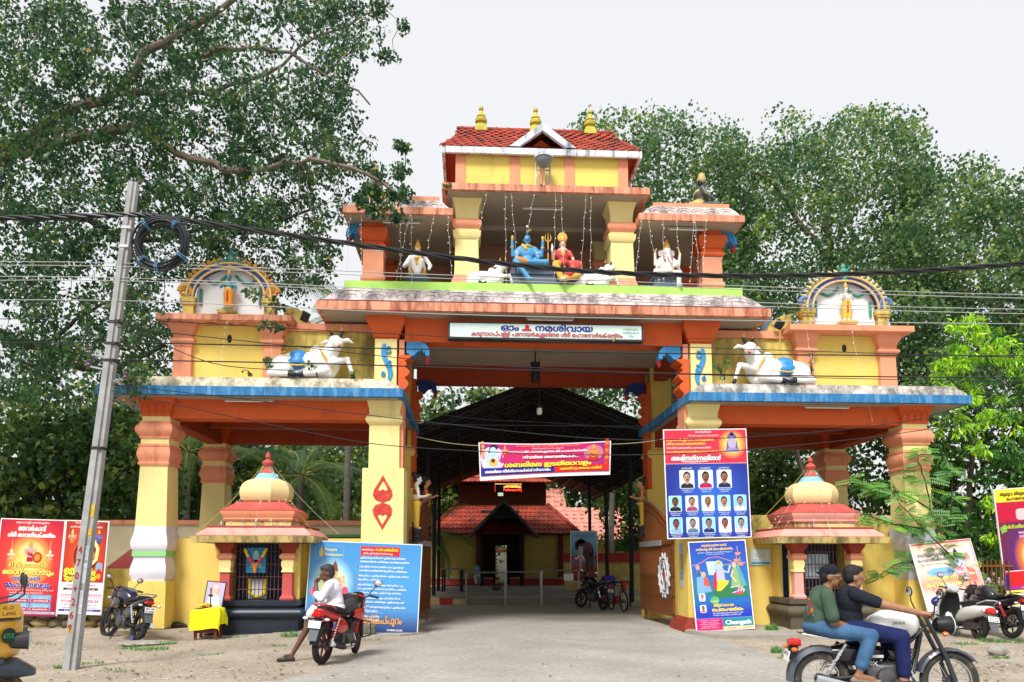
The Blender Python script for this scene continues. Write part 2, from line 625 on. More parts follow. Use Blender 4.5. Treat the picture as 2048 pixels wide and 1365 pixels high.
def column(cx, cy, white=True, base=True):
 o = MB().stack(cx, cy, [(2.36, .335, .335), (3.73, .300, .300)]).build('column', M_yelpale, GW)
 if base:
  MB().stack(cx, cy, [(-.2, .42, .42), (1.15, .40, .40)]).build('base_block', M_yel, o)
  MB().stack(cx, cy, [(-.2, .47, .47), (.1, .47, .47), (.13, .43, .43)]).build('plinth', mat('dark cement plinth', (0.06, 0.06, 0.065), var=.3, dirt=(.2, .18, .15), da=.3), o)
 b = sq([(1.15, .345), (1.22, .36), (1.32, .39), (1.45, .385), (1.56, .355), (1.66, .335), (1.70, .35)])
 MB().stack(cx, cy, b).build('lotus_base', M_lav, o)
 MB().stack(cx, cy, [(1.70, .365, .365), (1.81, .365, .365)]).build('band', M_grn, o)
 b = sq([(1.81, .35), (1.86, .38), (1.96, .40), (2.06, .39), (2.16, .36), (2.28, .34), (2.36, .345)])
 MB().stack(cx, cy, b).build('lotus_base', M_lav, o)
 MB().stack(cx, cy, sq([(3.73, .335), (3.78, .345), (3.80, .32)] + bulge(3.82, 4.14, .325, .365) + [(4.15, .34), (4.20, .34)])).build('ring_moulding', M_sal, o)
 MB().stack(cx, cy, [(4.20, .305, .305), (4.33, .305, .305)]).build('neck_band', M_yelpale, o)
 MB().stack(cx, cy, sq([(4.33, .33), (4.36, .34)] + bulge(4.37, 4.68, .33, .41) + [(4.69, .335), (4.72, .335)])).build('ring_moulding', M_sal, o)
 MB().stack(cx, cy, [(4.72, .30, .30), (4.83, .30, .30)]).build('neck_band', M_yelpale, o)
 c = MB().stack(cx, cy, sq([(4.83, .315), (4.92, .32), (5.04, .345), (5.14, .39), (5.20, .44), (5.245, .45)]))
 for k in range(4):                       # carved lotus petals on the front of the capital
  x = cx - .24 + k * .16
  pts = [(x + .075 * math.cos(t), 4.88 + .26 * math.sin(t)) for t in [PI * i / 8 for i in range(9)]]
  path = [(u, cy - lerp(.335, .43, max(0, (v - 4.95) / .24)) if v > 4.95 else cy - .335, v) for u, v in pts]
  c.tube(path, .012, 4)
 c.build('capital', M_ora, o)

for s in (-1, 1):
 column(8.78 * s, .32)
 column(8.78 * s, 4.2)

# ---- side canopies
for s in (-1, 1):
 xi, xo = 3.24, 9.93
 def xr(a): return (min(s * a[0], s * a[1]), max(s * a[0], s * a[1]))
 x0, x1 = xr((xi, xo))
 o = MB().box(x0, -.40, 5.245, x1, 4.75, 5.44).build('canopy_slab', M_blue, GW)
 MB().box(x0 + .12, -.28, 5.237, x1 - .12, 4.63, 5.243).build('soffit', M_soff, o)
 pr = [(-.36, 5.441, .06), (-.345, 5.50, .10), (-.31, 5.58, .2), (-.28, 5.62, .3), (-.27, 5.67, .34), (-.2, 5.69, .36)]
 r = []
 for y, z, ins in pr:
  ii = max(ins - .05, 0) + .06
  r.append([(x0 + (ins if s < 0 else ii), y, z), (x1 - (ii if s < 0 else ins), y, z), (x1 - (ii if s < 0 else ins), 4.7 - ins, z), (x0 + (ins if s < 0 else ii), 4.7 - ins, z)])
 MB().rings(r).build('parapet', M_par2 if s < 0 else M_par, o)
 bx0, bx1 = xr((4.0, 8.5))
 MB().box(bx0, .08, 4.80, bx1, .5, 5.236).build('beam', M_ora, GW)
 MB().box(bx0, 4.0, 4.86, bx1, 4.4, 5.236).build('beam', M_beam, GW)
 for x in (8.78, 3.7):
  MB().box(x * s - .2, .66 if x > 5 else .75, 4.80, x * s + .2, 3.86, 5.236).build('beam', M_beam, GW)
 for y0 in (1.3, 2.6):
  MB().box(bx0 + (.3 if s > 0 else 0), y0, 5.05, bx1 - (0 if s > 0 else .3), y0 + .2, 5.236).build('beam', M_beam, GW)

# ---- gate piers
for s in (-1, 1):
 cx = s * 3.69
 o = MB().stack(cx, .36, [(3.68, .345, .345), (4.68, .34, .34)]).build('pier', M_yelpale, GW)
 MB().stack(cx, .36, [(-.2, .475, .46), (3.68, .465, .45)]).build('lower_block', M_yelpale if s < 0 else M_yel, o)
 MB().stack(cx, .36, [(-.2, .62, .62), (.12, .62, .62), (.30, .49, .49), (.32, .485, .485)]).build('plinth', M_red, o)
 MB().stack(cx, .36, sq(bulge(4.68, 4.93, .35, .42))).build('neck_ring', M_yelpale, o)
 MB().stack(cx, .36, sq([(4.93, .345), (5.05, .35), (5.14, .375), (5.238, .40)])).build('capital', M_yelpale, o)
 MB().stack(cx, .36, [(5.44, .255, .31), (6.70, .25, .30)]).build('upper_panel', M_yelpale, o)
 MB().stack(cx, .36, sq([(6.70, .27), (6.74, .27), (6.75, .30), (6.82, .30), (6.83, .33), (6.90, .345), (7.00, .39), (7.06, .42), (7.07, .435), (7.22, .44)])).build('capital', M_ora, o)
 jx = s * 3.27
 MB().box(min(jx, jx + s * .12), .10, 3.69, max(jx, jx + s * .12), .66, 6.70).build('jamb', M_sal, o)
 pr = [(5.44, .10), (5.52, .10)]
 for z0, z1, b in ((5.52, 5.80, .20), (5.80, 6.06, .22), (6.06, 6.20, .15)):
  pr += bulge(z0, z1, .10, b, 6)
 pr += [(6.20, .12), (6.30, .26), (6.33, .26)]
 MB().rings([[(s * 3.40, .06, z), (s * (3.36 - w), .06, z), (s * (3.36 - w), .62, z), (s * 3.40, .62, z)] for z, w in pr]).build('jamb_moulding', M_ora, o)
 sc = MB()
 def fr(u, v, d): return (cx - s * u, .055 - d, v)
 pth = []
 for i in range(19):
  t = i / 18
  pth.append((.02 + .10 * math.sin(t * 5.2 + .3) * (1 - .3 * t), 5.66 + .92 * t, .03 + .035 * math.sin(PI * t)))
 L = [(u - w, v) for u, v, w in pth]
 R = [(u + w, v) for u, v, w in pth]
 sc.poly(L + R[::-1], fr, thick=.03)
 for (uc, vc, rr, sg) in ((.07, 6.42, .085, 1), (.09, 6.08, .09, 1), (-.06, 5.86, .05, -1)):
  a0 = [(uc + sg * rr * (1 - .62 * k / 14) * math.cos(k * .42 + 1.2), vc + rr * (1 - .62 * k / 14) * math.sin(k * .42 + 1.2)) for k in range(15)]
  sc.tube([fr(u, v, .02) for u, v in a0], [.035 - .0012 * k for k in range(15)], 6)
 for k in range(3):
  sc.tube([fr(-.02 + .05 * k, 5.70, .02), fr(-.05 + .06 * k, 5.60, .02), fr(-.08 + .07 * k, 5.55, .01)], [.025, .02, .006], 5)
 sc.build('scroll_relief', M_blue2, o)
 ro = MB().stack(cx, 4.2, [(-.2, .47, .45), (3.6, .46, .44), (3.61, .345, .345), (4.68, .34, .34), (5.236, .34, .34)]).build('pier', M_yel, GW)
 MB().stack(cx, 4.2, sq(bulge(4.5, 4.75, .35, .42))).build('neck_ring', M_yel, ro)
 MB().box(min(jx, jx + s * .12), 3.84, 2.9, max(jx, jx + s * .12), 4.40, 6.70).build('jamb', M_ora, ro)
 MB().stack(cx, 4.2, [(5.44, .3, .34), (7.22, .3, .34)]).build('upper_panel', M_yel, ro)
 MB().rings([[(s * 3.40, 3.80, z), (s * (3.36 - w), 3.80, z), (s * (3.36 - w), 4.42, z), (s * 3.40, 4.42, z)] for z, w in pr]).build('jamb_moulding', M_ora, ro)
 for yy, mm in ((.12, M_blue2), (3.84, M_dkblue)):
  bk = MB()
  def fb(u, v, d): return (s * (3.22 - u), yy + d, v)
  pts = [(0, 6.66), (.30, 6.66), (.42, 6.63), (.50, 6.54), (.53, 6.42), (.52, 6.34), (.44, 6.34), (.42, 6.42), (.36, 6.47), (.28, 6.46), (.22, 6.40), (.16, 6.33), (.08, 6.35), (0, 6.40)]
  bk.poly(pts, fb, thick=.34)
  for k in range(4):
   bk.tube([fb(.02 + .09 * k, 6.65, -.012), fb(.07 + .09 * k, 6.56 - .012 * k, -.014), fb(.10 + .1 * k, 6.46 - .02 * k, -.012)], [.012, .016, .008], 5)
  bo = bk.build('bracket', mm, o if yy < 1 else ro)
  MB().lathe(fb(.48, 6.16, .17), [(.004, 0), (.045, .05), (.06, .11), (.05, .17), (.06, .19)], 10).build('bracket_bud', mat('bud red', (0.45, 0.03, 0.05), rough=.5), bo)
 if s < 0:
  lm = MB()
  def fl(u, v, d): return (cx + u, -.104 - d, v)
  for sg in (1, -1):
   out = [(.0, .62), (.10, .44), (.20, .28), (.22, .16), (.16, .06), (.0, .0)]
   inn = [(.0, .50), (.07, .38), (.11, .29), (.06, .26), (.0, .30)]
   for q in (1, -1):
    o_ = [(q * a, 2.90 + sg * b) for a, b in out]
    i_ = [(q * a, 2.90 + sg * b) for a, b in inn]
    lm.poly(o_[:4] + [(q * .09, 2.90 + sg * .245)] + i_[::-1][1:], fl)
    lm.poly([o_[3], o_[4], o_[5], i_[4], i_[3], (q * .09, 2.90 + sg * .245)], fl)
  lm.build('painted_motif', mat('rubbed red motif', (0.58, 0.05, 0.04), var=.25, vs=9, dirt=(.75, .45, .2), da=.35, ds=9, stretch=1), o)
 else:
  lm = MB()
  lm.ell((cx - .42, -.07, 3.02), (.15, .05, .2)).ell((cx - .42, -.07, 2.66), (.14, .05, .19)).ell((cx - .42, -.07, 2.36), (.10, .05, .14))
  lm.build('painted_motif', M_blue2, o)

# ---- lintels, ceiling and main slab
MB().box(-3.26, .12, 6.66, 3.26, .55, 7.22).build('lintel', M_ora, GW)
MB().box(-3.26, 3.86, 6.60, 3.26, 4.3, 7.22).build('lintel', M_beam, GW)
for s in (-1, 1):
 MB().box(min(s * 3.5, s * 3.85), .68, 6.72, max(s * 3.5, s * 3.85), 3.84, 7.215).build('lintel', M_beam, GW)
MB().box(-3.48, .56, 7.10, 3.48, 3.85, 7.212).build('ceiling', M_soff, GW)
ms = MB().box(-5.21, -.42, 7.23, 5.21, 4.85, 7.42).build('main_slab', M_salst, GW)
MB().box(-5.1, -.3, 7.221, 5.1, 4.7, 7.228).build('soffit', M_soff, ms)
MB().box(-5.16, -.38, 7.421, 5.16, 4.8, 7.452).build('line', M_dred, ms)
def cornice(x0, x1, y0, y1, z0, z1, ins, nsc, mm, parent, flare=.06):
 pr = [(0, 0), (.03, -.15), (.22, .1), (.45, .28), (.7, .55), (.85, .8), (1, .95), (1.0, 1.0)]
 r = []
 for t, e in pr:
  d = ins * e
  z = lerp(z0, z1, t)
  r.append([(x0 + d, y0 + d * .28, z), (x1 - d, y0 + d * .28, z), (x1 - d, y1 - d, z), (x0 + d, y1 - d, z)])
 c = MB().rings(r).build('cornice', mm, parent)
 h = MB()
 w = (x1 - x0 - ins * 1.4) / nsc
 for k in range(nsc):
  xc = x0 + ins * .7 + w * (k + .5)
  for q, rr in ((0, .46), (1, .27)):
   pts = []
   for i in range(11):
    a = PI * (i / 10) * 1.25 - .39
    u = xc + w * rr * math.cos(a)
    t = .20 + (.62 if q == 0 else .34) * max(0, math.sin(a) * .55 + .45)
    e = np.interp(t, [p[0] for p in pr], [p[1] for p in pr])
    pts.append((u, y0 + ins * e * .28 - .004, lerp(z0, z1, t)))
   h.tube(pts, .014, 4)
 h.build('cornice_relief', mm, c)
cornice(-5.04, 5.04, -.36, 4.75, 7.452, 7.775, .42, 16, M_cor, ms)
MB().box(-4.62, -.235, 7.776, 4.62, -.1, 7.966).build('floor_edge', M_lime, ms)
MB().box(-4.62, -.099, 7.776, 4.62, 4.4, 7.964).build('floor', M_conc0, ms)

# ---- open upper storey
for s in (-1, 1):
 for y in (.32, 2.55):
  cx = s * 4.02
  o = MB().stack(cx, y, [(8.02, .245, .245), (8.80, .235, .235)]).build('upper_column', M_sal, GW)
  MB().stack(cx, y, sq([(7.966, .30), (8.03, .29), (8.06, .27)] + bulge(8.07, 8.22, .25, .29, 6) + [(8.24, .25)])).build('base_moulding', M_sal, o)
  MB().stack(cx, y, [(8.80, .24, .24), (8.815, .25, .25), (8.83, .24, .24)]).build('line', M_wht, o)
  MB().stack(cx, y, sq(bulge(8.83, 8.98, .25, .30, 6) + [(8.99, .24), (9.05, .24), (9.06, .27), (9.20, .335), (9.22, .345), (9.34, .335), (9.40, .25), (9.50, .24)])).build('capital', M_ora, o)
  cx = s * 1.84
  o = MB().stack(cx, y, [(8.26, .29, .29), (9.14, .265, .265)]).build('upper_column', M_yelpale, GW)
  MB().stack(cx, y, [(7.966, .38, .38), (8.04, .36, .36), (8.26, .29, .29)]).build('base_moulding', M_sal, o)
  MB().stack(cx, y, [(9.14, .28, .28), (9.20, .32, .32), (9.32, .33, .33), (9.34, .285, .285), (9.38, .285, .285)]).build('neck_band', M_yelpale, o)
  MB().stack(cx, y, sq(bulge(9.38, 9.62, .29, .35, 8))).build('ring_moulding', M_sal, o)
  MB().stack(cx, y, sq([(9.62, .265), (9.72, .265), (9.90, .285), (10.02, .32), (10.10, .36)])).build('capital', M_yelpale, o)
 x0, x1 = (-4.66, -2.16) if s < 0 else (2.16, 4.66)
 o = MB().box(x0, -.40, 9.50, x1, 3.2, 9.66).build('side_roof_slab', M_salst, GW)
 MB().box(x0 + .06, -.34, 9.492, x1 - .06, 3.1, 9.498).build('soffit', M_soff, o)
 cornice(x0 + .10, x1 - .10, -.35, 3.15, 9.661, 9.88, .22, 6, M_cor, o)
 MB().box(x0 + .36, -.28, 9.881, x1 - .32, 2.9, 9.98).build('roof_edge', M_sal, o)
 bk = MB()
 def fb2(u, v, d): return (s * (4.26 + u), .16 + d, v)
 pts = [(0, 9.49), (.22, 9.49), (.34, 9.44), (.40, 9.34), (.42, 9.2), (.32, 9.2), (.26, 9.28), (.18, 9.26), (.08, 9.24), (0, 9.28)]
 bk.poly(pts, fb2, thick=.3)
 for k in range(3):
  bk.tube([fb2(.04 + .1 * k, 9.48, -.012), fb2(.10 + .1 * k, 9.38, -.014), fb2(.14 + .1 * k, 9.27, -.01)], [.01, .015, .008], 5)
 bo = bk.build('bracket', M_blue2, o)
 MB().lathe(fb2(.37, 9.02, .15), [(.004, 0), (.04, .05), (.055, .12), (.05, .19)], 10).build('bracket_bud', MATS['bud red'], bo)
cs = MB().box(-2.42, -.42, 10.105, 2.42, 3.3, 10.26).build('centre_slab', M_salst, GW)
MB().box(-2.3, -.34, 10.096, 2.3, 3.2, 10.103).build('soffit', M_soff, cs)
MB().box(-2.1, 2.62, 8.75, 2.1, 2.8, 10.094).build('rear_wall', M_rear, GW)
for s in (-1, 1):
 x0, x1 = (-4.2, -2.15) if s < 0 else (2.15, 4.2)
 MB().box(x0, 2.62, 8.42, x1, 2.8, 9.49).build('rear_wall', M_rear, GW)
 x = s * 1.98
 MB().box(x - .08, .62, 9.75, x + .08, 2.6, 10.095).build('beam', M_soff, GW)
MB().box(-2.1, 1.4, 9.98, 2.1, 1.55, 10.095).build('beam', M_soff, GW)

# ---- closed room, tiled roof and finials
XC = -.08
rm = MB().box(XC - 2.0, -.20, 10.261, XC + 2.0, 2.9, 11.25).build('roof_room', M_yel, GW)
for a, b in ((-2.03, -1.80), (-.76, -.53), (.53, .76), (1.80, 2.03)):
 MB().box(XC + a, -.225, 10.262, XC + b, -.1 if abs(a + b) < 2 else 2.93, 11.2).build('pilaster', M_sal, rm)
ZE, ZR, YE, YR = 11.17, 12.70, -.32, 1.55
rf = MB()
rf.add([(XC - 2.30, YE, ZE), (XC + 2.30, YE, ZE), (XC + 2.0, YR, ZR), (XC - 2.0, YR, ZR), (XC - 2.30, 3.4, ZE), (XC + 2.30, 3.4, ZE)],
  [(0, 1, 2, 3), (5, 4, 3, 2), (1, 5, 2), (4, 0, 3)])
rf.add([(XC - 2.28, YE + .02, ZE - .03), (XC + 2.28, YE + .02, ZE - .03), (XC + 2.28, 3.38, ZE - .03), (XC - 2.28, 3.38, ZE - .03)], [(0, 3, 2, 1)])
rf = rf.build('roof', M_red, GW, fix=False)
for s in (-1, 1):
 MB().box(XC + s * 2.31 - .035, YE - .02, ZE - .15, XC + s * 2.31 + .035, 3.42, ZE + .02).build('fascia', M_whtst, rf)
MB().box(XC - 2.27, YE - .055, ZE - .15, XC + 2.27, YE + .01, ZE + .0).build('fascia', M_whtst, rf)
for s in (-1, 1):
 MB().add([(XC + s * 2.02, YR - .85, ZR - .72), (XC + s * 2.02, YR + .85, ZR - .72), (XC + s * 2.02, YR, ZR + .02), (XC + s * 1.97, YR - .85, ZR - .72), (XC + s * 1.97, YR + .85, ZR - .72), (XC + s * 1.97, YR, ZR + .02)],
    [(0, 1, 2), (3, 5, 4), (0, 3, 4, 1), (1, 4, 5, 2), (2, 5, 3, 0)]).build('gable_board', M_red, rf)
tm = MB()
tw, tl = .25, .30
prf = [(-.5, .0), (-.36, .028), (-.18, .034), (-.05, .016), (.10, .004), (.28, .012), (.42, .03), (.5, .03)]
top = [(p[0] * tw, -.02, p[1] + .018) for p in prf] + [(p[0] * tw, tl, p[1]) for p in prf]
bot = [(x, y, z - .02) for x, y, z in top]
k = len(prf)
fs = [(i, i + 1, k + i + 1, k + i) for i in range(k - 1)] + [(2 * k + i, 3 * k + i, 3 * k + i + 1, 2 * k + i + 1) for i in range(k - 1)] + [(2 * k + i, 2 * k + i + 1, i + 1, i) for i in range(k - 1)]
tm.add(top + bot, fs)
TILE = tm.mesh('tile', M_tile)
sl = math.hypot(YR - YE, ZR - ZE)
ang = math.atan2(ZR - ZE, YR - YE)
nrow = int(sl / .235)
for r in range(nrow):
 t = (r * .235) / sl
 hw = 2.30 if t < .02 else lerp(2.30, 1.98, min(1, t / .5))
 n = int(2 * hw / .222)
 for c in range(n + 1):
  x = XC - hw + .02 + (c + (.5 if r % 2 else 0)) * .222
  if x > XC + hw - .02:
   continue
  if abs(x - XC) < .62 - t * 1.5 and t < .38:      # hidden under the little front gable
   continue
  to = link('tile', TILE, rf, (x, lerp(YE, YR, t) - .012, lerp(ZE, ZR, t) + .012), (ang + rnd(-.015, .015), rnd(-.02, .02), rnd(-.015, .015)))
MB().tube([(XC - 2.05, YR, ZR + .03), (XC + 2.05, YR, ZR + .03)], .075, 8).build('ridge_tile', M_tile, rf)
for k in range(14):
 MB().ell((XC - 1.9 + k * .293, YR, ZR + .085), (.04, .05, .035), None, 8, 5).build('ridge_knob', M_tile, rf)
for s in (-1, 1):
 MB().tube([(XC + s * 2.30, YE, ZE + .05), (XC + s * 2.0, YE + .9, ZE + .79)], .05, 6).build('hip_tile', M_tile, rf)
GZ = 11.80
g = MB()
for s in (-1, 1):
 g.add([(XC + s * .78, YE - .07, ZE + .03), (XC + s * .56, YE - .07, ZE + .03), (XC, YE - .07, GZ - .19), (XC, YE - .07, GZ),
   (XC + s * .78, YE + .04, ZE + .03), (XC + s * .56, YE + .04, ZE + .03), (XC, YE + .04, GZ - .19), (XC, YE + .04, GZ)],
   [(0, 1, 2, 3), (7, 6, 5, 4), (0, 3, 7, 4), (1, 5, 6, 2)])
g = g.build('gable_board', M_whtst, rf)
MB().add([(XC - .66, YE + .045, ZE + .03), (XC, YE + .045, GZ - .06), (XC + .66, YE + .045, ZE + .03), (XC - .64, YE + .75, ZE + .62), (XC, YE + .95, GZ - .06), (XC + .64, YE + .75, ZE + .62)],
   [(0, 1, 4, 3), (1, 2, 5, 4)]).build('gable_roof', M_tile, rf)
MB().add([(XC - .5, YE + .35, ZE + .06), (XC + .5, YE + .35, ZE + .06), (XC, YE + .35, GZ - .18)], [(0, 1, 2)]).build('gable_panel', M_ora, rf)
for fx in (-1.42, 0.0, 1.42):
 f = MB()
 f.stack(XC + fx, YR, [(12.66, .16, .14), (12.74, .155, .13), (12.86, .11, .1)])
 f.lathe((XC + fx, YR, 0), [(.10, 12.86), (.10, 12.90), (.15, 12.93), (.155, 13.0), (.12, 13.04), (.07, 13.05), (.07, 13.07), (.115, 13.08), (.115, 13.11), (.10, 13.13), (.05, 13.20), (.035, 13.27), (.06, 13.28), (.06, 13.34), (.02, 13.36)], 14)
 f.build('finial', M_fin, rf)

# ---- wing walls above the canopies with the niche blocks
for s in (-1, 1):
 x0, x1 = (-6.3, -3.95) if s < 0 else (3.95, 6.3)
 w = MB().box(x0, .50, 5.691, x1, .75, 6.98).build('wing_wall', M_yelst, GW)
 MB().box(x0, .44, 6.981, x1, .8, 7.16).build('coping', M_sal, w)
 cx = s * 7.35
 nb = MB().box(cx - 1.0, .42, 5.69, cx + 1.0, 1.3, 7.06).build('niche_block', M_yel, GW)
 for px_ in (-1.02, 1.02):
  pr = [(5.692, .21), (6.52, .195), (6.54, .22), (6.58, .22)] + bulge(6.59, 6.72, .225, .275, 6) + [(6.73, .215), (6.80, .215), (6.82, .24), (6.86, .24), (6.88, .26), (7.0, .31), (7.065, .32)]
  MB().stack(cx + px_, .50, [(z, a, a) for z, a in pr]).build('pilaster', M_sal, nb)
 MB().box(cx - 1.52, -.02, 7.066, cx + 1.52, 1.6, 7.20).build('niche_slab', M_salst if s < 0 else M_sal, nb)
 oval = MB()
 oval.ell((cx, .42, 6.75), (.055, .03, .10), None, 14, 8).build('vent', M_blk, nb)
 def nf(u, v, d): return (cx + u, .42 + d, 7.20 + v)
 arc = [(.80 * math.cos(PI * i / 16), .56 + .64 * math.sin(PI * i / 16)) for i in range(17)]
 back = [(.80, 0)] + arc + [(-.80, 0)]
 MB().poly(back, nf, thick=.08).build('niche_back', M_wht, nb)
 rim = MB()
 for i in range(22):
  a0, a1 = PI * i / 22, PI * (i + 1) / 22
  q = [(r_ * math.cos(a) * 1.0, .50 + r_ * math.sin(a) * .84) for a in (a0, a1) for r_ in (.83, .95)]
  rim.add([nf(*q[0], -.16), nf(*q[1], -.16), nf(*q[3], -.16), nf(*q[2], -.16), nf(*q[0], .0), nf(*q[1], .0), nf(*q[3], .0), nf(*q[2], .0)],
    [(0, 1, 2, 3), (1, 5, 6, 2), (0, 3, 7, 4)], i % 2 if i % 4 < 2 else 0)
 rim.build('arch_band', [mat('arch blue', (0.03, 0.06, 0.25) if s < 0 else (0.16, 0.15, 0.32), var=.2, vs=6), mat('arch blue gold', (0.05, 0.09, 0.30), var=.3, vs=9)], nb)
 for q, rr in ((0, .82), (1, .965)):
  MB().tube([nf(rr * math.cos(PI * i / 20), .50 + rr * .84 * math.sin(PI * i / 20), -.17) for i in range(21)], .03, 5).build('arch_moulding', mat('cream gold trim', (0.72, 0.5, 0.2) if s < 0 else (0.72, 0.64, 0.42), var=.2, vs=7), nb)
 for i in range(24):                                  # flame tongues round the arch
  a = PI * (i + .5) / 24
  if abs(a - PI / 2) < .16:
   continue
  u, v = 1.0 * math.cos(a), .50 + .86 * math.sin(a)
  dx, dz = math.cos(a), .86 * math.sin(a)
  L = .13
  MB().tube([nf(u, v, -.1), nf(u + dx * L * .5 + .03 * s, v + dz * L * .5, -.13), nf(u + dx * L - .02, v + dz * L + .03, -.1)], [.055, .05, .012], 6).build('flame_ornament', mat('flame ornament paint', (0.66, 0.33, 0.06), var=.35, vs=9, dirt=(.35, .03, .02), da=.3, ds=9) if s < 0 else mat('faded ornament paint', (0.55, 0.48, 0.28), var=.3, vs=9, dirt=(.2, .18, .15), da=.3, ds=9), nb)
 cr = MB()                                            # lion face crest
 for u, v, a, b in ((0, 1.42, .10, .10), (-.16, 1.36, .09, .07), (.16, 1.36, .09, .07), (0, 1.24, .07, .09), (-.26, 1.30, .07, .06), (.26, 1.30, .07, .06)):
  cr.ell(nf(u, v, -.12), (a, .09, b), None, 10, 7)
 cr.tube([nf(-.08, 1.46, -.1), nf(-.15, 1.54, -.12), nf(-.12, 1.60, -.1)], [.03, .025, .008], 6)
 cr.tube([nf(.08, 1.46, -.1), nf(.15, 1.54, -.12), nf(.12, 1.60, -.1)], [.03, .025, .008], 6)
 cr.lathe(nf(0, 1.5, -.1), [(.05, 0), (.07, .05), (.05, .09), (.02, .15)], 8)
 cr.build('crest', mat('teal and gold crest', (0.05, 0.30, 0.24) if s < 0 else (0.25, 0.45, 0.42), var=.3, vs=7, dirt=(.6, .3, .05), da=.5, ds=7), nb)
 for q in (-1, 1):
  MB().stack(cx + q * .93, .42, [(7.201, .13, .15), (7.50, .12, .14), (7.51, .15, .17), (7.56, .15, .17), (7.57, .17, .19), (7.68, .17, .19)]).build('niche_post', M_yelmoss, nb)
  sc = MB()
  sc.tube([nf(q * (1.0 + .13 * math.cos(t)), .62 + .13 * math.sin(t), -.14) for t in [i * .5 for i in range(10)]], [.07 - .004 * i for i in range(10)], 6)
  sc.build('scroll_end', MATS['flame ornament paint'] if s < 0 else mat('blue scroll end', (.12, .2, .38), var=.2, vs=8), nb)
  gl = MB()                                        # painted garlands
  pts = [(q * (.10 + .45 * t), 1.06 - .20 * math.sin(PI * t * .8), -.02) for t in [i / 8 for i in range(9)]]
  gl.tube([nf(*p) for p in pts], .035, 6)
  gl.tube([nf(q * .68, .72, -.02), nf(q * .68, .34, -.02)], .035, 6)
  gl.build('garland', mat('green and red garland', (0.05, 0.28, 0.2), var=.2, vs=5, dirt=(.4, .03, .03), da=.55, ds=4, stretch=1), nb)
 MB().stack(cx, .25, [(7.201, .17, .12), (7.26, .17, .12), (7.27, .2, .15), (7.34, .21, .16), (7.36, .19, .14)]).build('pedestal', M_yelmoss, nb)
 xb = cx - s * 1.15
 pts = [(0, 0)] + [(s * -1 * .62 * math.cos(a), .52 * math.sin(a)) for a in [PI / 2 * i / 8 for i in range(9)]]
 MB().poly(pts, lambda u, v, d: (xb + u, .75 + d, 7.17 + v), thick=.2).build('shoulder_wall', M_yelmoss, nb)
                 # ground
def sstep(a, b, x):
 t = min(1, max(0, (x - a) / (b - a)))
 return t * t * (3 - 2 * t)

def hgt(x, y):
 side = sstep(3.4, 4.6, abs(x))
 h = .11 * sstep(-1.6, -.1, y) * side
 if y > 4:
  h += .05 * sstep(4, 9, y) * side
 h += side * .03 * math.sin(x * 1.7 + 1) * math.sin(y * 2.1) * sstep(-7.5, -6, y) * (1 - sstep(3, 6, y))
 h += 18 * sstep(45, 200, y)                           # a wooded rise far behind
 return h

M_dirt = mat('sandy dirt', (0.37, 0.315, 0.25), var=.22, vs=.7, dirt=(0.26, 0.20, 0.14), da=.50, ds=1.1, stretch=1, bump=.5, bs=26, rough=.95, fine=.14)
M_asph = mat('worn dusty asphalt', (0.35, 0.33, 0.295), var=.16, vs=.5, dirt=(0.27, 0.25, 0.23), da=.55, ds=.7, stretch=1, bump=.25, bs=90, rough=.9, fine=.16)
M_conc = mat('old concrete', (0.36, 0.33, 0.28), var=.18, vs=1.2, dirt=(0.13, 0.12, 0.10), da=.35, ds=1.2, stretch=1, bump=.2, bs=40, rough=.9, fine=.1)

xs = sorted(set([-160, -90, -50, -30, -22] + [round(-18 + .35 * i, 2) for i in range(103)] + [22, 30, 50, 90, 160]))
ys = sorted(set([-60, -30, -20, -16] + [round(-13 + .35 * i, 2) for i in range(58)] + [9, 14, 20, 30, 45, 60, 80, 110, 150, 220]))
g = MB()
g.add([(x, y, hgt(x, y)) for y in ys for x in xs],
  [(j * len(xs) + i, j * len(xs) + i + 1, (j + 1) * len(xs) + i + 1, (j + 1) * len(xs) + i) for j in range(len(ys) - 1) for i in range(len(xs) - 1)])
tag(g.build('ground', M_dirt, fix=False, ang=80), kind='structure')

edge_l = [gnd(861, 1274), gnd(800, 1284), gnd(737, 1297), gnd(705, 1318), gnd(660, 1340), gnd(560, 1362)]
edge_r = [gnd(1379, 1269), gnd(1441, 1279), gnd(1509, 1302), gnd(1601, 1336), gnd(1760, 1352), gnd(2060, 1372)]
L = [(-3.1, 4.0)] + [(p.x, p.y) for p in edge_l] + [(-16, -9.2), (-60, -10.0)]
R = [(3.1, 4.0)] + [(p.x, p.y) for p in edge_r] + [(20, -8.9), (60, -9.0)]
def jag(P):
 out = []
 for a, b in zip(P, P[1:]):
  n = max(1, int(math.dist(a, b) / .18)) if math.dist(a, b) < 12 else 8
  for i in range(n):
   t = i / n
   out.append((lerp(a[0], b[0], t) + rnd(-.05, .05), lerp(a[1], b[1], t) + rnd(-.04, .04)))
 return out + [P[-1]]
pts = jag(R) + [(60, -40), (-60, -40)] + jag(L)[::-1]
tag(MB().poly(pts, lambda u, v, d: (u, v, .006)).build('road', M_asph, fix=False), kind='structure')
yard = MB().box(-3.3, 3.9, -.1, 3.3, 10.2, .004).box(-30, 10.2, -.1, 30, 10.6, .004).build('yard_paving', M_conc)
tag(yard, kind='structure')
court = MB().box(-30, 10.6, -.1, 30, 40, .24)
tag(court.build('inner_court', mat('inner court cement', (0.27, 0.25, 0.22), var=.15, vs=.6, dirt=(.1, .09, .08), da=.3, ds=.5, stretch=1, rough=.8)), kind='structure')
kb = tag(MB().box(-12, 10.42, -.1, -1.95, 10.598, .02).build('kerb', M_conc), kind='structure')
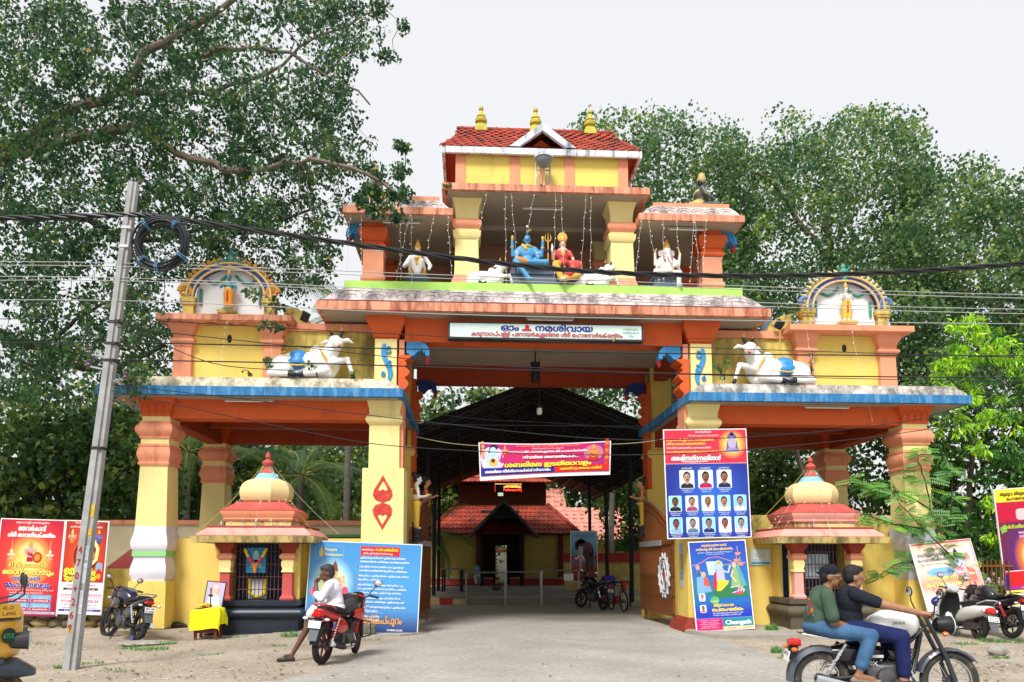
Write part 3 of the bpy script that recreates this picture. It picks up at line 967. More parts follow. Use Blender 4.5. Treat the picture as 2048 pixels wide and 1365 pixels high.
M_kr, M_ky = mat('kerb red', (0.48, 0.05, 0.035), var=.25, vs=5, dirt=(.2, .15, .1), da=.3), mat('kerb cream', (0.70, 0.55, 0.28), var=.2, vs=5, dirt=(.25, .18, .1), da=.3)
x = -6.2
for i in range(9):
 w = .48
 MB().box(x, 10.38, .021, x + w, 10.6, .26 - (.05 if i == 8 else 0)).build('kerb_block', M_kr if i % 2 else M_ky, kb)
 x += w
kb2 = tag(MB().box(2.3, 10.42, -.1, 12, 10.598, .02).build('kerb', M_conc), kind='structure')
for i in range(12):
 MB().box(2.35 + .75 * i, 10.38, .021, 3.10 + .75 * i, 10.6, .30).build('kerb_block', M_kr if i % 2 else M_ky, kb2)
lx = MB()
lp = [gnd(1370, 1268), gnd(1425, 1276), gnd(1470, 1280), gnd(1590, 1277), (8.2, -1.2, 0), (8.2, .55, 0), (3.3, .55, 0), (3.25, -.1, 0)]
lx.poly([(p[0], p[1]) for p in lp], lambda u, v, d: (u, v, -.05 + d), thick=.13)
tag(lx.build('pavement', M_conc), kind='structure')
lx = MB().poly([(-7.7, -.95), (-5.0, -.95), (-3.2, -.75), (-2.75, -.2), (-3.1, .6), (-7.7, .6)], lambda u, v, d: (u, v, -.05 + d), thick=.085)
tag(lx.build('pavement', M_conc), kind='structure')

                 # compound walls
def wall(name, x0, x1, y, z1, label, m=M_yelst, cap=None, th=.22, z0=-.1):
 o = MB().box(x0, y, z0, x1, y + th, z1).build(name, m)
 if cap:
  MB().box(x0 - .02, y - .06, z1 + .001, x1 + .02, y + th + .06, z1 + .14).build('coping', cap, o)
 return tag(o, label, 'wall')
M_wall = mat('yellow compound wall', (0.82, 0.60, 0.15), var=.07, vs=.9, dirt=(0.38, 0.25, 0.06), da=.42, ds=1.1, stretch=.35, bump=.08, bs=16)
wall('yellow_wall', -8.45, -4.15, .5, 2.11, 'yellow wall behind the shrine on the pole side of the gateway', M_wall)
wall('yellow_wall', 4.15, 8.45, .5, 2.13, 'yellow wall behind the shrine with the small white notice', M_wall)
wall('yellow_wall', -10.6, -9.2, .62, 1.42, 'low stained yellow wall stub behind the parked black motorcycle', M_yelst)
wall('yellow_wall', 9.2, 9.75, .55, 2.0, 'short yellow wall beside the gateway behind the pale leaning poster', M_wall)
wall('compound_wall', -30, -4.3, 7.5, 2.75, 'long cream compound wall with salmon coping seen behind the columns', mat('cream compound wall', (.66, .58, .38), var=.1, dirt=(.2, .17, .1), da=.3), M_sal)
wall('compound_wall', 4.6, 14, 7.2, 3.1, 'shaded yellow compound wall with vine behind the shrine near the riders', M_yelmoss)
wall('temple_wall', 2.6, 22, 17.5, 1.55, 'yellow inner wall topped with red behind the steel posts', mat('inner wall yellow', (.60, .48, .17), var=.15, dirt=(.12, .1, .05), da=.4), None)
MB().box(2.5, 17.3, 1.552, 22, 18.0, 1.95).build('coping', mat('red wall coping', (.42, .035, .03), var=.2, vs=3, dirt=(.08, .02, .02), da=.4), bpy.data.objects['temple_wall'])
rw = thing('rubble_wall', 'low mossy rubble stone wall under the red banners', 'stone wall', (-11.5, .3, 0))
M_rub = [mat('rubble stone %d' % i, c, var=.35, vs=6, dirt=(.03, .028, .015), da=.45, ds=5, bump=.5, bs=20) for i, c in enumerate([(.30, .22, .09), (.20, .16, .10), (.36, .28, .12), (.14, .12, .09)])]
RM = []
for i in range(6):
 b = MB()
 b.ell((0, 0, 0), (.5, .5, .5), None, 8, 6)
 me = b.mesh('stone', M_rub[i % 4], True, 60)
 for v in me.vertices:
  v.co *= 1 + rnd(-.16, .16)
 RM.append(me)
for r in range(3):
 x = -1.6 + rnd(0, .2)
 while x < 2.2:
  w = rnd(.22, .5)
  o = link('stone', random.choice(RM), rw, (x + w / 2, rnd(-.03, .05) + .05 * r, .06 + r * .15), (rnd(-.2, .2), rnd(-.2, .2), rnd(-.3, .3)))
  o.scale = (w * 1.12, .35, .22)
  x += w * .95
MB().box(-1.6, .12, -.1, 2.2, .5, .46).build('core', M_rub[3], rw)

                 # roadside shrines
M_sblk = mat('glossy blue black plinth', (0.012, 0.02, 0.035), var=.3, vs=3, dirt=(.16, .15, .14), da=.22, ds=4, rough=.42, spec=.5)
M_sblk2 = mat('bare brown cement plinth', (0.10, 0.085, 0.055), var=.25, vs=3, dirt=(.03, .03, .02), da=.3, ds=3, rough=.7)
M_sred = mat('shrine red', (0.50, 0.085, 0.07), var=.15, vs=4, dirt=(.7, .45, .38), da=.22, ds=7, stretch=1)
M_spnk = mat('shrine pink', (0.74, 0.34, 0.28), var=.12, vs=2, dirt=(.26, .08, .06), da=.48, ds=2.2, stretch=.5)
M_sdk = mat('shrine dark red', (0.30, 0.03, 0.028), var=.15, vs=3, dirt=(.1, .03, .03), da=.3)
M_scrm = mat('shrine cream dome', (0.80, 0.64, 0.32), var=.06, vs=2, dirt=(.45, .36, .18), da=.4, stretch=.2, ds=3)
M_eave = mat('mouldy eave edge', (0.60, 0.46, 0.17), var=.15, vs=3, dirt=(.07, .06, .03), da=.70, ds=3.2, stretch=.2)
M_rust = mat('rust brown bars', (0.16, 0.06, 0.03), var=.2, rough=.6)

def shrine(cx, label, left):
 t = thing('roadside_shrine', label, 'shrine', (cx, .12, 0), group=None)
 f = lambda pr: [(z, a, b) for z, a, b in pr]
 base = [(-.1, 1.0, .86), (.08, 1.0, .86), (.085, .92, .78), (.36, .92, .78)]
 base += [(.36 + .24 * i / 6, .92 + .09 * math.sin(PI * i / 6), .78 + .09 * math.sin(PI * i / 6)) for i in range(7)]
 base += [(.61, .86, .72), (.64, .86, .72), (.65, .93, .79), (.76, .93, .79)]
 MB().stack(0, 0, base).build('plinth', M_sblk if left else M_sblk2, t)
 for q in (-1, 1):
  x = q * .66
  c = MB().stack(x, -.60, [(.76, .14, .12), (.80, .15, .13), (.86, .11, .1), (.88, .105, .095), (1.34, .10, .09)]).build('column', M_sred if left else M_spnk, t)
  MB().stack(x, -.60, [(1.34, .10, .09), (1.36, .13, .12), (1.42, .105, .1), (1.50, .13, .12), (1.58, .13, .12), (1.60, .115, .11), (1.62, .115, .11)]).build('neck_band', M_yelpale, c)
  MB().stack(x, -.60, [(z, a, a) for z, a in bulge(1.62, 1.76, .12, .165, 6)]).build('ring_moulding', M_sal, c)
  MB().stack(x, -.60, [(1.76, .11, .1), (1.82, .12, .11), (1.90, .18, .15), (1.985, .20, .17)]).build('capital', M_red, c)
  MB().box(q * .66 - .10, -.50, .77, q * .66 + .22 * q + .1 * (q < 0) + .0, -.42, 1.985).build('jamb', M_yel, t)
 MB().box(-.84, .0, .77, -.74, .5, 1.98).box(.74, .0, .77, .84, .5, 1.98).box(-.84, .42, .77, .84, .5, 1.98).build('chamber', M_wall, t)
 MB().box(-.73, .3, .77, .73, .41, 1.98).build('chamber_back', mat('chamber blue', (.02, .06, .16), var=.3, vs=4), t)
 for k in range(13):
  x = -.5 + k * 1.0 / 12
  MB().tube([(x, -.46, .78), (x, -.46, 1.97)], .009, 5).build('grille_bar', M_rust, t)
 for z in (.98, 1.25, 1.52, 1.8):
  MB().tube([(-.54, -.46, z), (.54, -.46, z)], .009, 5).build('grille_bar', M_rust, t)
 MB().stack(0, -.02, [(1.986, 1.26, 1.0), (2.12, 1.29, 1.03)]).build('eave', M_eave, t)
 r = MB().stack(0, -.02, [(2.121, 1.18, .95), (2.14, 1.20, .96), (2.18, 1.17, .94), (2.30, 1.02, .82), (2.31, 1.02, .82)]).build('roof_tier', M_spnk, t)
 MB().stack(0, -.02, [(2.311, 1.03, .83), (2.345, 1.02, .82)]).build('line', M_sdk, r)
 MB().stack(0, -.02, [(2.346, .70, .62), (2.46, .69, .61)]).build('neck', mat('stained cream neck', (.72, .56, .24), var=.15, dirt=(.05, .05, .03), da=.62, ds=3, stretch=.4), r)
 MB().stack(0, -.02, [(2.461, .72, .64), (2.50, .74, .66), (2.52, .73, .65), (2.58, .76, .68), (2.66, .79, .71), (2.68, .79, .71)]).build('roof_tier', M_sal if left else M_spnk, r)
 MB().stack(0, -.02, [(2.681, .80, .72), (2.70, .76, .68), (2.78, .64, .58), (2.84, .56, .52), (2.88, .53, .5)]).build('roof_tier', M_sred, r)
 d = MB()
 prd = [(.44, 2.881), (.52, 2.93), (.575, 3.02), (.59, 3.12), (.575, 3.22), (.52, 3.32), (.42, 3.39), (.33, 3.42), (.30, 3.42)]
 d.lathe((0, -.02, 0), prd, 8, rot=PI / 8).build('dome', M_scrm, r, ang=25)
 MB().lathe((0, -.02, 0), [(.30, 3.421), (.27, 3.46), (.20, 3.55), (.19, 3.55)], 8, rot=PI / 8).build('dome_band', mat('pale blue band', (.25, .52, .66), var=.1), r)
 MB().lathe((0, -.02, 0), [(.17, 3.551), (.12, 3.64), (.08, 3.66), (.07, 3.70), (.12, 3.76), (.13, 3.80), (.08, 3.86), (.04, 3.88), (.04, 3.91), (.065, 3.93), (.05, 3.98), (.015, 4.05)], 12).build('finial', M_sred, r)
 for k in range(11):
  a = PI + PI * k / 10
  p0 = Vector((0, -.02, 3.88))
  p1 = Vector((1.22 * math.cos(a), -.02 + .95 * math.sin(a), 2.16))
  if k in (0, 10) : p1 = Vector((1.6 * math.cos(a), .1, 2.2))
  m = MB().tube([p0.lerp(p1, i / 6) + Vector((0, 0, -.10 * math.sin(PI * i / 6))) for i in range(7)], .004, 3)
  so = m.build('light_string', mat('pale wire', (.7, .68, .6)) if k % 3 else mat('yellow cord', (.6, .55, .08)), t)
 lb = MB()
 for k in range(60):
  a = PI + PI * random.randint(0, 10) / 10
  tt = rnd(.1, .95)
  p = Vector((0, -.02, 3.88)).lerp(Vector((1.22 * math.cos(a), -.02 + .95 * math.sin(a), 2.16)), tt) + Vector((rnd(-.02, .02), -.01, -.10 * math.sin(PI * tt) - .015))
  lb.cbox(p, (.018, .018, .028))
 tag(lb.build('light_bulbs', mat('tiny lamp', (.8, .8, .85)), t), kind='stuff')
 return t
SHL = shrine(-6.30, 'small domed shrine beside the yellow cloth table', True)
SHR = shrine(6.25, 'small domed shrine standing behind the two riders', False)
pic = thing('framed_picture', 'blue devotional picture hung with a flower garland inside the shrine by the yellow table', 'picture', (-6.36, -.40, 1.34))
MB().box(-.21, -.0, 0, .21, .03, .54).build('panel', mat('blue devotional print', (.03, .25, .42), var=.3, vs=5), pic)
fg = Sheet()
fg.disc(0, .33, .075, .10, 1, 0).disc(0, .42, .05, .06, 2, 1).pg([(-.13, .1), (.13, .1), (.08, .28), (-.08, .28)], 1, 0)
fg.build('print', [mat('print pale blue', (.25, .45, .55), var=.2), mat('print grey', (.4, .5, .55))], pic)
def garland(parent, pts, cols, r=.03, n=14):
 P = [Vector(p) for p in pts]
 L = [0]
 for a, b in zip(P, P[1:]): L.append(L[-1] + (b - a).length)
 g = MB()
 for i in range(n * 3):
  d = L[-1] * i / (n * 3 - 1)
  k = max(j for j in range(len(L)) if L[j] <= d + 1e-9)
  k = min(k, len(P) - 2)
  p = P[k].lerp(P[k + 1], (d - L[k]) / max(L[k + 1] - L[k], 1e-6))
  f = d / L[-1]
  ci = min(len(cols) - 1, int((abs(f - .5) * 2) * len(cols)))
  g.ell(p + Vector((rnd(-.008, .008), rnd(-.01, 0), rnd(-.008, .008))), (r * rnd(.8, 1.15), r * .8, r * rnd(.8, 1.1)), None, 7, 5, m=ci)
 return g.build('garland', cols, parent)
M_mar = mat('marigold yellow', (.85, .60, .02), var=.2, vs=20)
M_mago = mat('marigold orange', (.85, .25, .02), var=.2, vs=20)
M_pink = mat('garland pink', (.80, .05, .22), var=.25, vs=20)
garland(pic, [(-.22, -.05, .5), (-.14, -.06, .32), (0, -.07, .14), (.14, -.06, .32), (.22, -.05, .5)], [M_mago, M_pink, M_pink, M_mar, M_mar], .032)
garland(pic, [(0, -.07, .14), (0, -.075, .03)], [M_mago], .035, 3)
pic2 = thing('framed_picture', 'white framed picture with yellow garland low inside the shrine by the yellow table', 'picture', (-6.36, -.20, .78))
MB().box(-.2, 0, 0, .2, .04, .42).build('frame', mat('pale blue frame', (.35, .5, .6)), pic2)
MB().box(-.13, -.006, .05, .13, -.001, .37).build('print', mat('white print', (.75, .78, .8)), pic2)
garland(pic2, [(-.17, -.02, .4), (-.16, -.03, .1), (0, -.04, .03), (.16, -.03, .1), (.17, -.02, .4)], [M_mar], .03)
pic3 = thing('framed_picture', 'pale picture behind the grille of the shrine behind the riders', 'picture', (6.12, -.3, 1.2))
MB().box(-.28, 0, 0, .28, .03, .55).build('panel', mat('pale sky print', (.45, .58, .66), var=.35, vs=5), pic3)

                 # steel gate leaves
M_gate = mat('brown gate enamel', (0.19, 0.062, 0.016), var=.15, vs=2, rough=.45, dirt=(.12, .05, .02), da=.25)
def gate_leaf(hinge, free, label, sheet):
 d = Vector(free) - Vector(hinge)
 L = d.length
 t = thing('gate_leaf', label, 'gate', (hinge[0], hinge[1], 0), (0, 0, math.atan2(d.y, d.x)))
 def top(u): return 2.30 + .95 * math.sin(PI / 2 * min(1, u / L)) ** .8
 n = 30
 for k in range(n + 1):
  u = .03 + (L - .06) * k / n
  MB().box(u - .013, -.012, .27, u + .013, .012, top(u)).build('bar', M_gate, t)
  if k % 1 == 0:
   MB().lathe((u, 0, top(u)), [(.018, 0), (.02, .02), (.004, .06)], 5).build('spike', M_steel if k % 2 else M_gate, t)
 for z in (.27, .70, 1.2, 2.0):
  MB().box(0, -.03, z, L, .03, z + .06).build('rail', M_gate, t)
 MB().tube([(u, 0, top(u) - .06) for u in [L * i / 14 for i in range(15)]], .03, 6).build('rail', M_gate, t)
 MB().tube([(u, 0, top(u) - .22) for u in [L * i / 14 for i in range(15)]], .022, 6).build('rail', M_gate, t)
 if sheet:
  MB().add([(0, .02, .28), (L, .02, .28)] + [(L * (14 - i) / 14, .02, top(L * (14 - i) / 14) - .08) for i in range(15)], [tuple(range(17))]).build('backing_sheet', M_gate, t)
 else:
  MB().add([(0, .025, .28), (L, .025, .28), (L, .025, 1.2), (0, .025, 1.2)], [(0, 1, 2, 3)]).build('backing_sheet', M_gate, t)
 MB().box(L - .06, -.03, .26, L, .03, top(L)).build('stile', M_gate, t)
 MB().box(0, -.03, .26, .06, .03, top(0)).build('stile', M_gate, t)
 MB().box(.9, .033 if hinge[0] > 0 else -.05, 1.98, L - .02, .05 if hinge[0] > 0 else -.033, 2.12).build('latch_plate', mat('silver plate', (.55, .56, .58), var=.2, vs=7, rough=.4, metal=.5), t)
 MB().box(L - .5, -.03, .01, L - .44, .03, .27).build('wheel_bracket', M_gate, t)
 return t, top
gl, _ = gate_leaf((-3.14, .82), (-2.84, 3.85), 'brown steel gate leaf swung open beside the big blue poster', True)
gr, gtop = gate_leaf((3.14, .82), (3.05, 3.9), 'brown barred gate leaf with white lotus emblem swung open by the portrait banner', False)
em = MB()
ec = (.62, 0, 1.24)
def eq(r, a, y=.055): return (ec[0] + r * .92 * math.cos(a), y, ec[2] + r * math.sin(a))
for R, w in ((.36, .022), (.44, .03)):
 em.tube([eq(R, 2 * PI * i / 28) for i in range(29)], w, 5)
for k in range(14):
 a = 2 * PI * k / 14
 em.tube([eq(.44, a - .2), eq(.56, a), eq(.44, a + .2)], .02, 4)
for q in (0, PI):
 em.tube([eq(.34, q + PI / 2 + 2 * PI * i / 3) for i in (0, 1, 2, 3)], .018, 4)
em.tube([eq(.2, 2 * PI * i / 16) for i in range(17)], .015, 4)
em.build('emblem', mat('silver grey emblem', (.60, .61, .63), var=.1, rough=.5), gr)
MB().poly([(ec[0] + .40 * .92 * math.cos(2 * PI * i / 20), ec[2] + .40 * math.sin(2 * PI * i / 20)) for i in range(20)], lambda u, v, d: (u, .028 + d, v), thick=.006).build('emblem_disc', M_blk, gr)
MB().ell((ec[0], .05, ec[2]), (.06, .02, .12)).build('emblem_flame', mat('emblem red', (.45, .05, .03)), gr)

                 # roofed walk behind the gateway (truss shed)
SX, SY0, SY1, SZR, SZE = .28, 4.9, 24.0, 6.98, 5.0
sh = thing('roofed_walk', 'dark steel framed gabled shed roof behind the gateway', 'shed', (SX, SY0, 0))
HW = 4.9
slope = (SZR - SZE) / HW
M_sheet = mat('dark roof sheet', (.014, .008, .006), var=.3, vs=1.5, rough=.7)
for s in (-1, 1):
 q = MB()
 for i in range(28):
  a0, a1 = (SY1 - SY0) * i / 28, (SY1 - SY0) * (i + 1) / 28
  q.add([(0, a0, SZR), (s * HW, a0, SZE), (s * HW, a1, SZE), (0, a1, SZR), (0, a0, SZR + .05), (s * HW, a0, SZE + .05), (s * HW, a1, SZE + .05), (0, a1, SZR + .05)],
    [(0, 1, 2, 3), (4, 7, 6, 5), (0, 4, 5, 1), (1, 5, 6, 2)])
 q.build('roof_sheet', M_sheet, sh)
 for k in range(9):                       # purlins
  x = s * HW * (k + .5) / 9
  MB().box(x - .03, 0, SZR - abs(x) * slope - .07, x + .03, SY1 - SY0, SZR - abs(x) * slope - .01).build('purlin', M_dkst, sh)
 for y in (3.4, 8.0, 12.3):
  MB().tube([(s * 3.45, y, .2), (s * 3.45, y, SZR - 3.45 * slope - .1)], .075, 8).build('post', mat('black post', (.02, .022, .024), var=.3, vs=3, dirt=(.12, .1, .09), da=.25), sh)
for y in (.1, 2.0, 4.2, 6.6, 9.0, 11.4, 14):
 tr = MB()
 for s in (-1, 1):
  tr.tube([(0, y, SZR - .1), (s * HW, y, SZE - .1)], .035, 4)
  pts = [(s * HW * i / 8, y, SZR - .1 - abs(HW * i / 8) * slope - (.14 if i < 8 else 0)) for i in range(9)]
  tr.tube(pts, .03, 4)
  for i in range(8):
   a = (s * HW * (i + .5) / 8, y, SZR - .1 - HW * (i + .5) / 8 * slope)
   tr.tube([pts[i], a, pts[i + 1]], .018, 3)
 tr.build('truss', M_dkst, sh)
pl = thing('pendant_lamp', 'white glass pendant lamp hanging in the gateway passage', 'lamp', (.13, 3.0, 0))
MB().tube([(0, 0, 5.75), (0, 0, 7.1)], .012, 5).build('cord', M_blk, pl)
MB().lathe((0, 0, 0), [(.07, 5.72), (.075, 5.76), (.03, 5.82), (.02, 5.85)], 12).build('cap', M_dkst, pl)
MB().lathe((0, 0, 0), [(.03, 5.54), (.07, 5.56), (.075, 5.62), (.07, 5.72)], 12).build('glass', mat('opal glass', (.85, .86, .85), rough=.25), pl)
fan = thing('ceiling_fan', 'dark lamp fitting hanging under the lintel behind the name board', 'fitting', (-.05, 2.2, 0))
MB().lathe((0, 0, 0), [(.11, 6.25), (.12, 6.45), (.10, 6.62), (.05, 6.64), (.13, 6.70), (.13, 6.76), (.02, 6.78)], 12).tube([(0, 0, 6.78), (0, 0, 7.1)], .02, 5).build('body', M_blk, fan)

                 # inner temple hall
HY = 25.8
M_tileh = mat('dark old hall tile', (.36, .055, .028), var=.35, vs=2.2, dirt=(.03, .016, .012), da=.58, ds=.9, stretch=1)
hall = thing('temple_hall', 'yellow temple hall with two tiers of red tiled roof behind the barricade', 'temple', (0, HY, 0))
SCL = (HY + 17) / 39.6
def hx(x): return (x + 1.7) * SCL - 1.7
def hz(z): return (z - 1.6) * SCL + 1.6
M_hy = mat('hall yellow', (.60, .46, .11), var=.12, dirt=(.12, .10, .05), da=.3, ds=.8)  # yellow lowered so the colour itself carries some of the hall's shade
hl, hr = hx(-3.9), hx(3.6)
b0 = .24
MB().box(hl, 0, b0, hx(-1.2), .3, hz(3.2)).build('wall', M_hy, hall)
MB().box(hx(.87), 0, b0, hr, .3, hz(3.2)).build('wall', M_hy, hall)
MB().box(hl, .3, b0, hl + .3, 6, hz(3.2)).build('wall', M_hy, hall)
MB().box(hr - .3, .3, b0, hr, 6, hz(3.2)).build('wall', M_hy, hall)
MB().box(hx(-1.2), .6, hz(2.42), hx(.87), .9, hz(4.3)).box(hx(-1.2), .6, b0, hx(-.42), .9, hz(2.42)).box(hx(.2), .6, b0, hx(.87), .9, hz(2.42)).build('wall', mat('dark timber wall', (.02, .012, .01), var=.3), hall)
MB().box(hl - .1, -.5, b0, hx(-.55), -.01, b0 + .34).box(hx(.3), -.5, b0, hr + .1, -.01, b0 + .34).build('verandah_step', M_kr, hall)
MB().box(hl - .1, -.55, b0 + .341, hx(-.55), -.01, b0 + .44).box(hx(.3), -.55, b0 + .341, hr + .1, -.01, b0 + .44).build('verandah_floor', M_conc, hall)
for x in (-3.35, -1.35, .95, 3.0):
 MB().box(hx(x) - .13, -.3, b0 + .44, hx(x) + .13, -.02, hz(3.15)).build('pillar', mat('brown red pillar', (.17, .035, .02), var=.2), hall)
def slope_roof(parent, xl0, xr0, z0, y0, xl1, xr1, z1, y1, tw, th, m, name='roof'):
 o = MB().add([(xl0, y0, z0), (xr0, y0, z0), (xr1, y1, z1), (xl1, y1, z1)], [(0, 1, 2, 3)]).build(name, m, parent, fix=False)
 rows = max(2, int(math.hypot(y1 - y0, z1 - z0) / th))
 nrm = Vector((0, -(z1 - z0), (y1 - y0))).normalized()
 q = MB()
 for r in range(rows):
  t0, t1 = r / rows, (r + 1.08) / rows
  a, b = lerp(xl0, xl1, t0), lerp(xr0, xr1, t0)
  n = max(2, int((b - a) / tw))
  P0, P1 = Vector((0, lerp(y0, y1, t0), lerp(z0, z1, t0))), Vector((0, lerp(y0, y1, min(1, t1)), lerp(z0, z1, min(1, t1))))
  a1, b1 = lerp(xl0, xl1, min(1, t1)), lerp(xr0, xr1, min(1, t1))
  for c in range(n):
   u0, u1 = c / n, (c + 1) / n
   um = (u0 + u1) / 2
   vs = []
   for (A, B, P, lf) in ((a, b, P0, .05), (a1, b1, P1, .01)):
    for u, h in ((u0, .01), (lerp(u0, u1, .35), .06), (um, .02), (u1, .01)):
     w = P + nrm * (lf + h * tw * 3)
     vs.append((lerp(A, B, u), w.y, w.z))
   vs += [(lerp(a, b, u0), P0.y, P0.z), (lerp(a, b, u1), P0.y, P0.z)]
   q.add(vs, [(0, 1, 5, 4), (1, 2, 6, 5), (2, 3, 7, 6), (8, 9, 3, 2, 1, 0)])
 tag(q.build('tiles', m, o, smooth=False, fix=False), kind='stuff')
 return o
y0 = -1.0
slope_roof(hall, hx(-4.0), hx(3.95), hz(2.98), y0, hx(-2.5), hx(2.48), hz(4.62), 1.4, .26, .42, M_tileh)
for s in (-1, 1):
 xa, xb = (hx(-4.0), hx(-2.5)) if s < 0 else (hx(3.95), hx(2.48))
 MB().add([(xa, y0, hz(2.98)), (xb, 1.4, hz(4.62)), (xb, 6, hz(4.62)), (xa, 7, hz(2.98))], [(0, 1, 2, 3)]).build('roof', M_tileh, hall)
 MB().tube([(xa, y0 - .05, hz(3.02)), (xb, 1.38, hz(4.68))], .11, 6).build('hip_tile', M_tileh, hall)
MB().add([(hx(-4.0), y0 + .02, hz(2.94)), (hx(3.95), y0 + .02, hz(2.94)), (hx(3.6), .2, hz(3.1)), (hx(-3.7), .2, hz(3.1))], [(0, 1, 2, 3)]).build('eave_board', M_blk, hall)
ga, gb, gc = (hx(-1.85), hz(2.88)), (hx(1.70), hz(2.88)), (hx(-.08), hz(4.72))
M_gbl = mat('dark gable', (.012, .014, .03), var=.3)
for s in (-1, 1):
 e = ga if s < 0 else gb
 MB().add([(e[0], -2.0, e[1]), (gc[0], -2.0, gc[1]), (gc[0], 1.6, gc[1]), (e[0], .2, e[1]), (e[0], -2.0, e[1] - .10), (gc[0], -2.0, gc[1] - .10), (gc[0], 1.6, gc[1] - .1), (e[0], .2, e[1] - .1)],
    [(0, 1, 2, 3), (4, 7, 6, 5), (0, 4, 5, 1), (0, 3, 7, 4)]).build('gable_roof', M_tileh, hall)
 MB().tube([(e[0], -2.06, e[1] - .14), (gc[0], -2.06, gc[1] - .14)], .09, 4).build('barge_board', mat('barge board grey', (.10, .10, .11), var=.2), hall)
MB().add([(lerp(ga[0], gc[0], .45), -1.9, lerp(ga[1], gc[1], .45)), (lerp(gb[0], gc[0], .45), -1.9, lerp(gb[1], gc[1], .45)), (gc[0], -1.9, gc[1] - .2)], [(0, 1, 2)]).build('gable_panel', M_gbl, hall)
for x in (-1.15, .85):
 MB().box(hx(x) - .1, -1.9, b0, hx(x) + .1, -1.7, hz(3.4)).build('porch_pillar', MATS['dark timber wall'], hall)
gt = Sheet(Matrix.Translation((gc[0], -1.92, hz(3.75))))
gt.text('ഓം നമശിവായ', 0, 0, .3, 1, 0, width=1.9)
gt.build('lettering', mat('dull gold letters', (.10, .08, .03)), hall, fix=False)
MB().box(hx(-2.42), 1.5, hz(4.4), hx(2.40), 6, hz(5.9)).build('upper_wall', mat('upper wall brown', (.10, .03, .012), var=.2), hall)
slope_roof(hall, hx(-3.3), hx(3.0), hz(5.78), .3, hx(-2.0), hx(1.7), hz(7.3), 2.6, .26, .42, M_tileh)
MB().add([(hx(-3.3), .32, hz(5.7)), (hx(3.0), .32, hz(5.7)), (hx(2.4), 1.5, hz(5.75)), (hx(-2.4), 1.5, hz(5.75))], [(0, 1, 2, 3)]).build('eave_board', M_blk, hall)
lt = thing('lamp_tower', 'tall brass lamp tower seen through the dark doorway of the hall', 'lamp tower', (hx(-.25), HY + 7, .24))
pr = [(.25, 0)]
for k in range(11):
 z = .2 + k * .24
 pr += [(.07, z), (.20, z + .04), (.20, z + .08), (.07, z + .12)]
pr += [(.02, 2.95)]
MB().lathe((0, 0, 0), pr, 12).build('tower', M_gold, lt)
tag(wall('court_wall', -6, 6, HY + 12, 2.3, 'pale sunlit wall seen through the doorway of the hall', mat('pale court wall', (.7, .68, .62), var=.1), M_sred), cat='wall')

led = thing('led_sign', 'red and yellow lit sign board hanging in front of the hall roof', 'sign', at(990, 985, 19.5))
MB().box(0, 0, 0, 1.3, .06, .44).build('case', M_blk, led)
lq = Sheet()
lq.text('പടനായർകു', 1.26, .24, .17, 1, 0, width=.84, align='r', bold=.03)
lq.text('Padanayarku', 1.28, .07, .19, 1, 1, width=.86, align='r', bold=.03)
lq.rect(.0, .40, 1.3, .42, 1, 0).rect(0, 0, .012, .4, 1, 1).rect(1.288, 0, 1.3, .4, 1, 1).rect(.14, -.18, .40, -.02, 1, 2)
lq.build('print', [mat('led yellow', (1, .55, .1), emit=1.6), mat('led red', (1, .06, .03), emit=1.4), mat('led white', (.6, .7, .55), emit=.6)], led, fix=False)

for i, (x0, x1, ya, yb, zt) in enumerate(((-1.88, -.50, 10.07, 10.07, 1.18), (-.44, .80, 10.1, 10.15, 1.20), (.86, 2.22, 10.2, 10.35, 1.25))):
 t = thing('barricade', ('steel tube barricade nearest the wooden table', 'middle one of the three steel tube barricades', 'steel tube barricade with a white notice beside the black motorcycle')[i], 'barricade', (x0, ya, 0), group='steel barricades across the passage')
 M_ss = mat('stainless tube', (.62, .63, .65), rough=.3, metal=.9, var=.05)
 w, dy = x1 - x0, yb - ya
 for x, y in ((0, 0), (w, dy)):
  MB().tube([(x, y, 0), (x, y, zt)], .026, 8).build('post', M_ss, t)
 MB().tube([(0, 0, zt), (w, dy, zt)], .026, 8).build('rail', M_ss, t)
 MB().tube([(0, 0, .30), (w, dy, .30)], .022, 8).build('rail', M_ss, t)
 if i == 2:
  MB().box(w - .55, dy - .05, zt - .36, w - .2, dy - .035, zt - .12).build('notice', M_wht, t)

tb = thing('wooden_table', 'small dark wooden table standing left of the barricade', 'table', gnd(905, 1184, .24))
for q, y in ((-.55, 0), (.55, 0), (-.45, .5), (.45, .5)):
 MB().box(q * .8 - .04, y - .04, 0, q * .8 + .04, y + .04, .95).build('leg', M_blk, tb)
MB().box(-.55, -.12, .95, .55, .62, 1.02).build('top', mat('grey table top', (.2, .2, .2)), tb)
MB().box(-.42, -.02, .25, .42, .02, .30).build('stretcher', M_blk, tb)

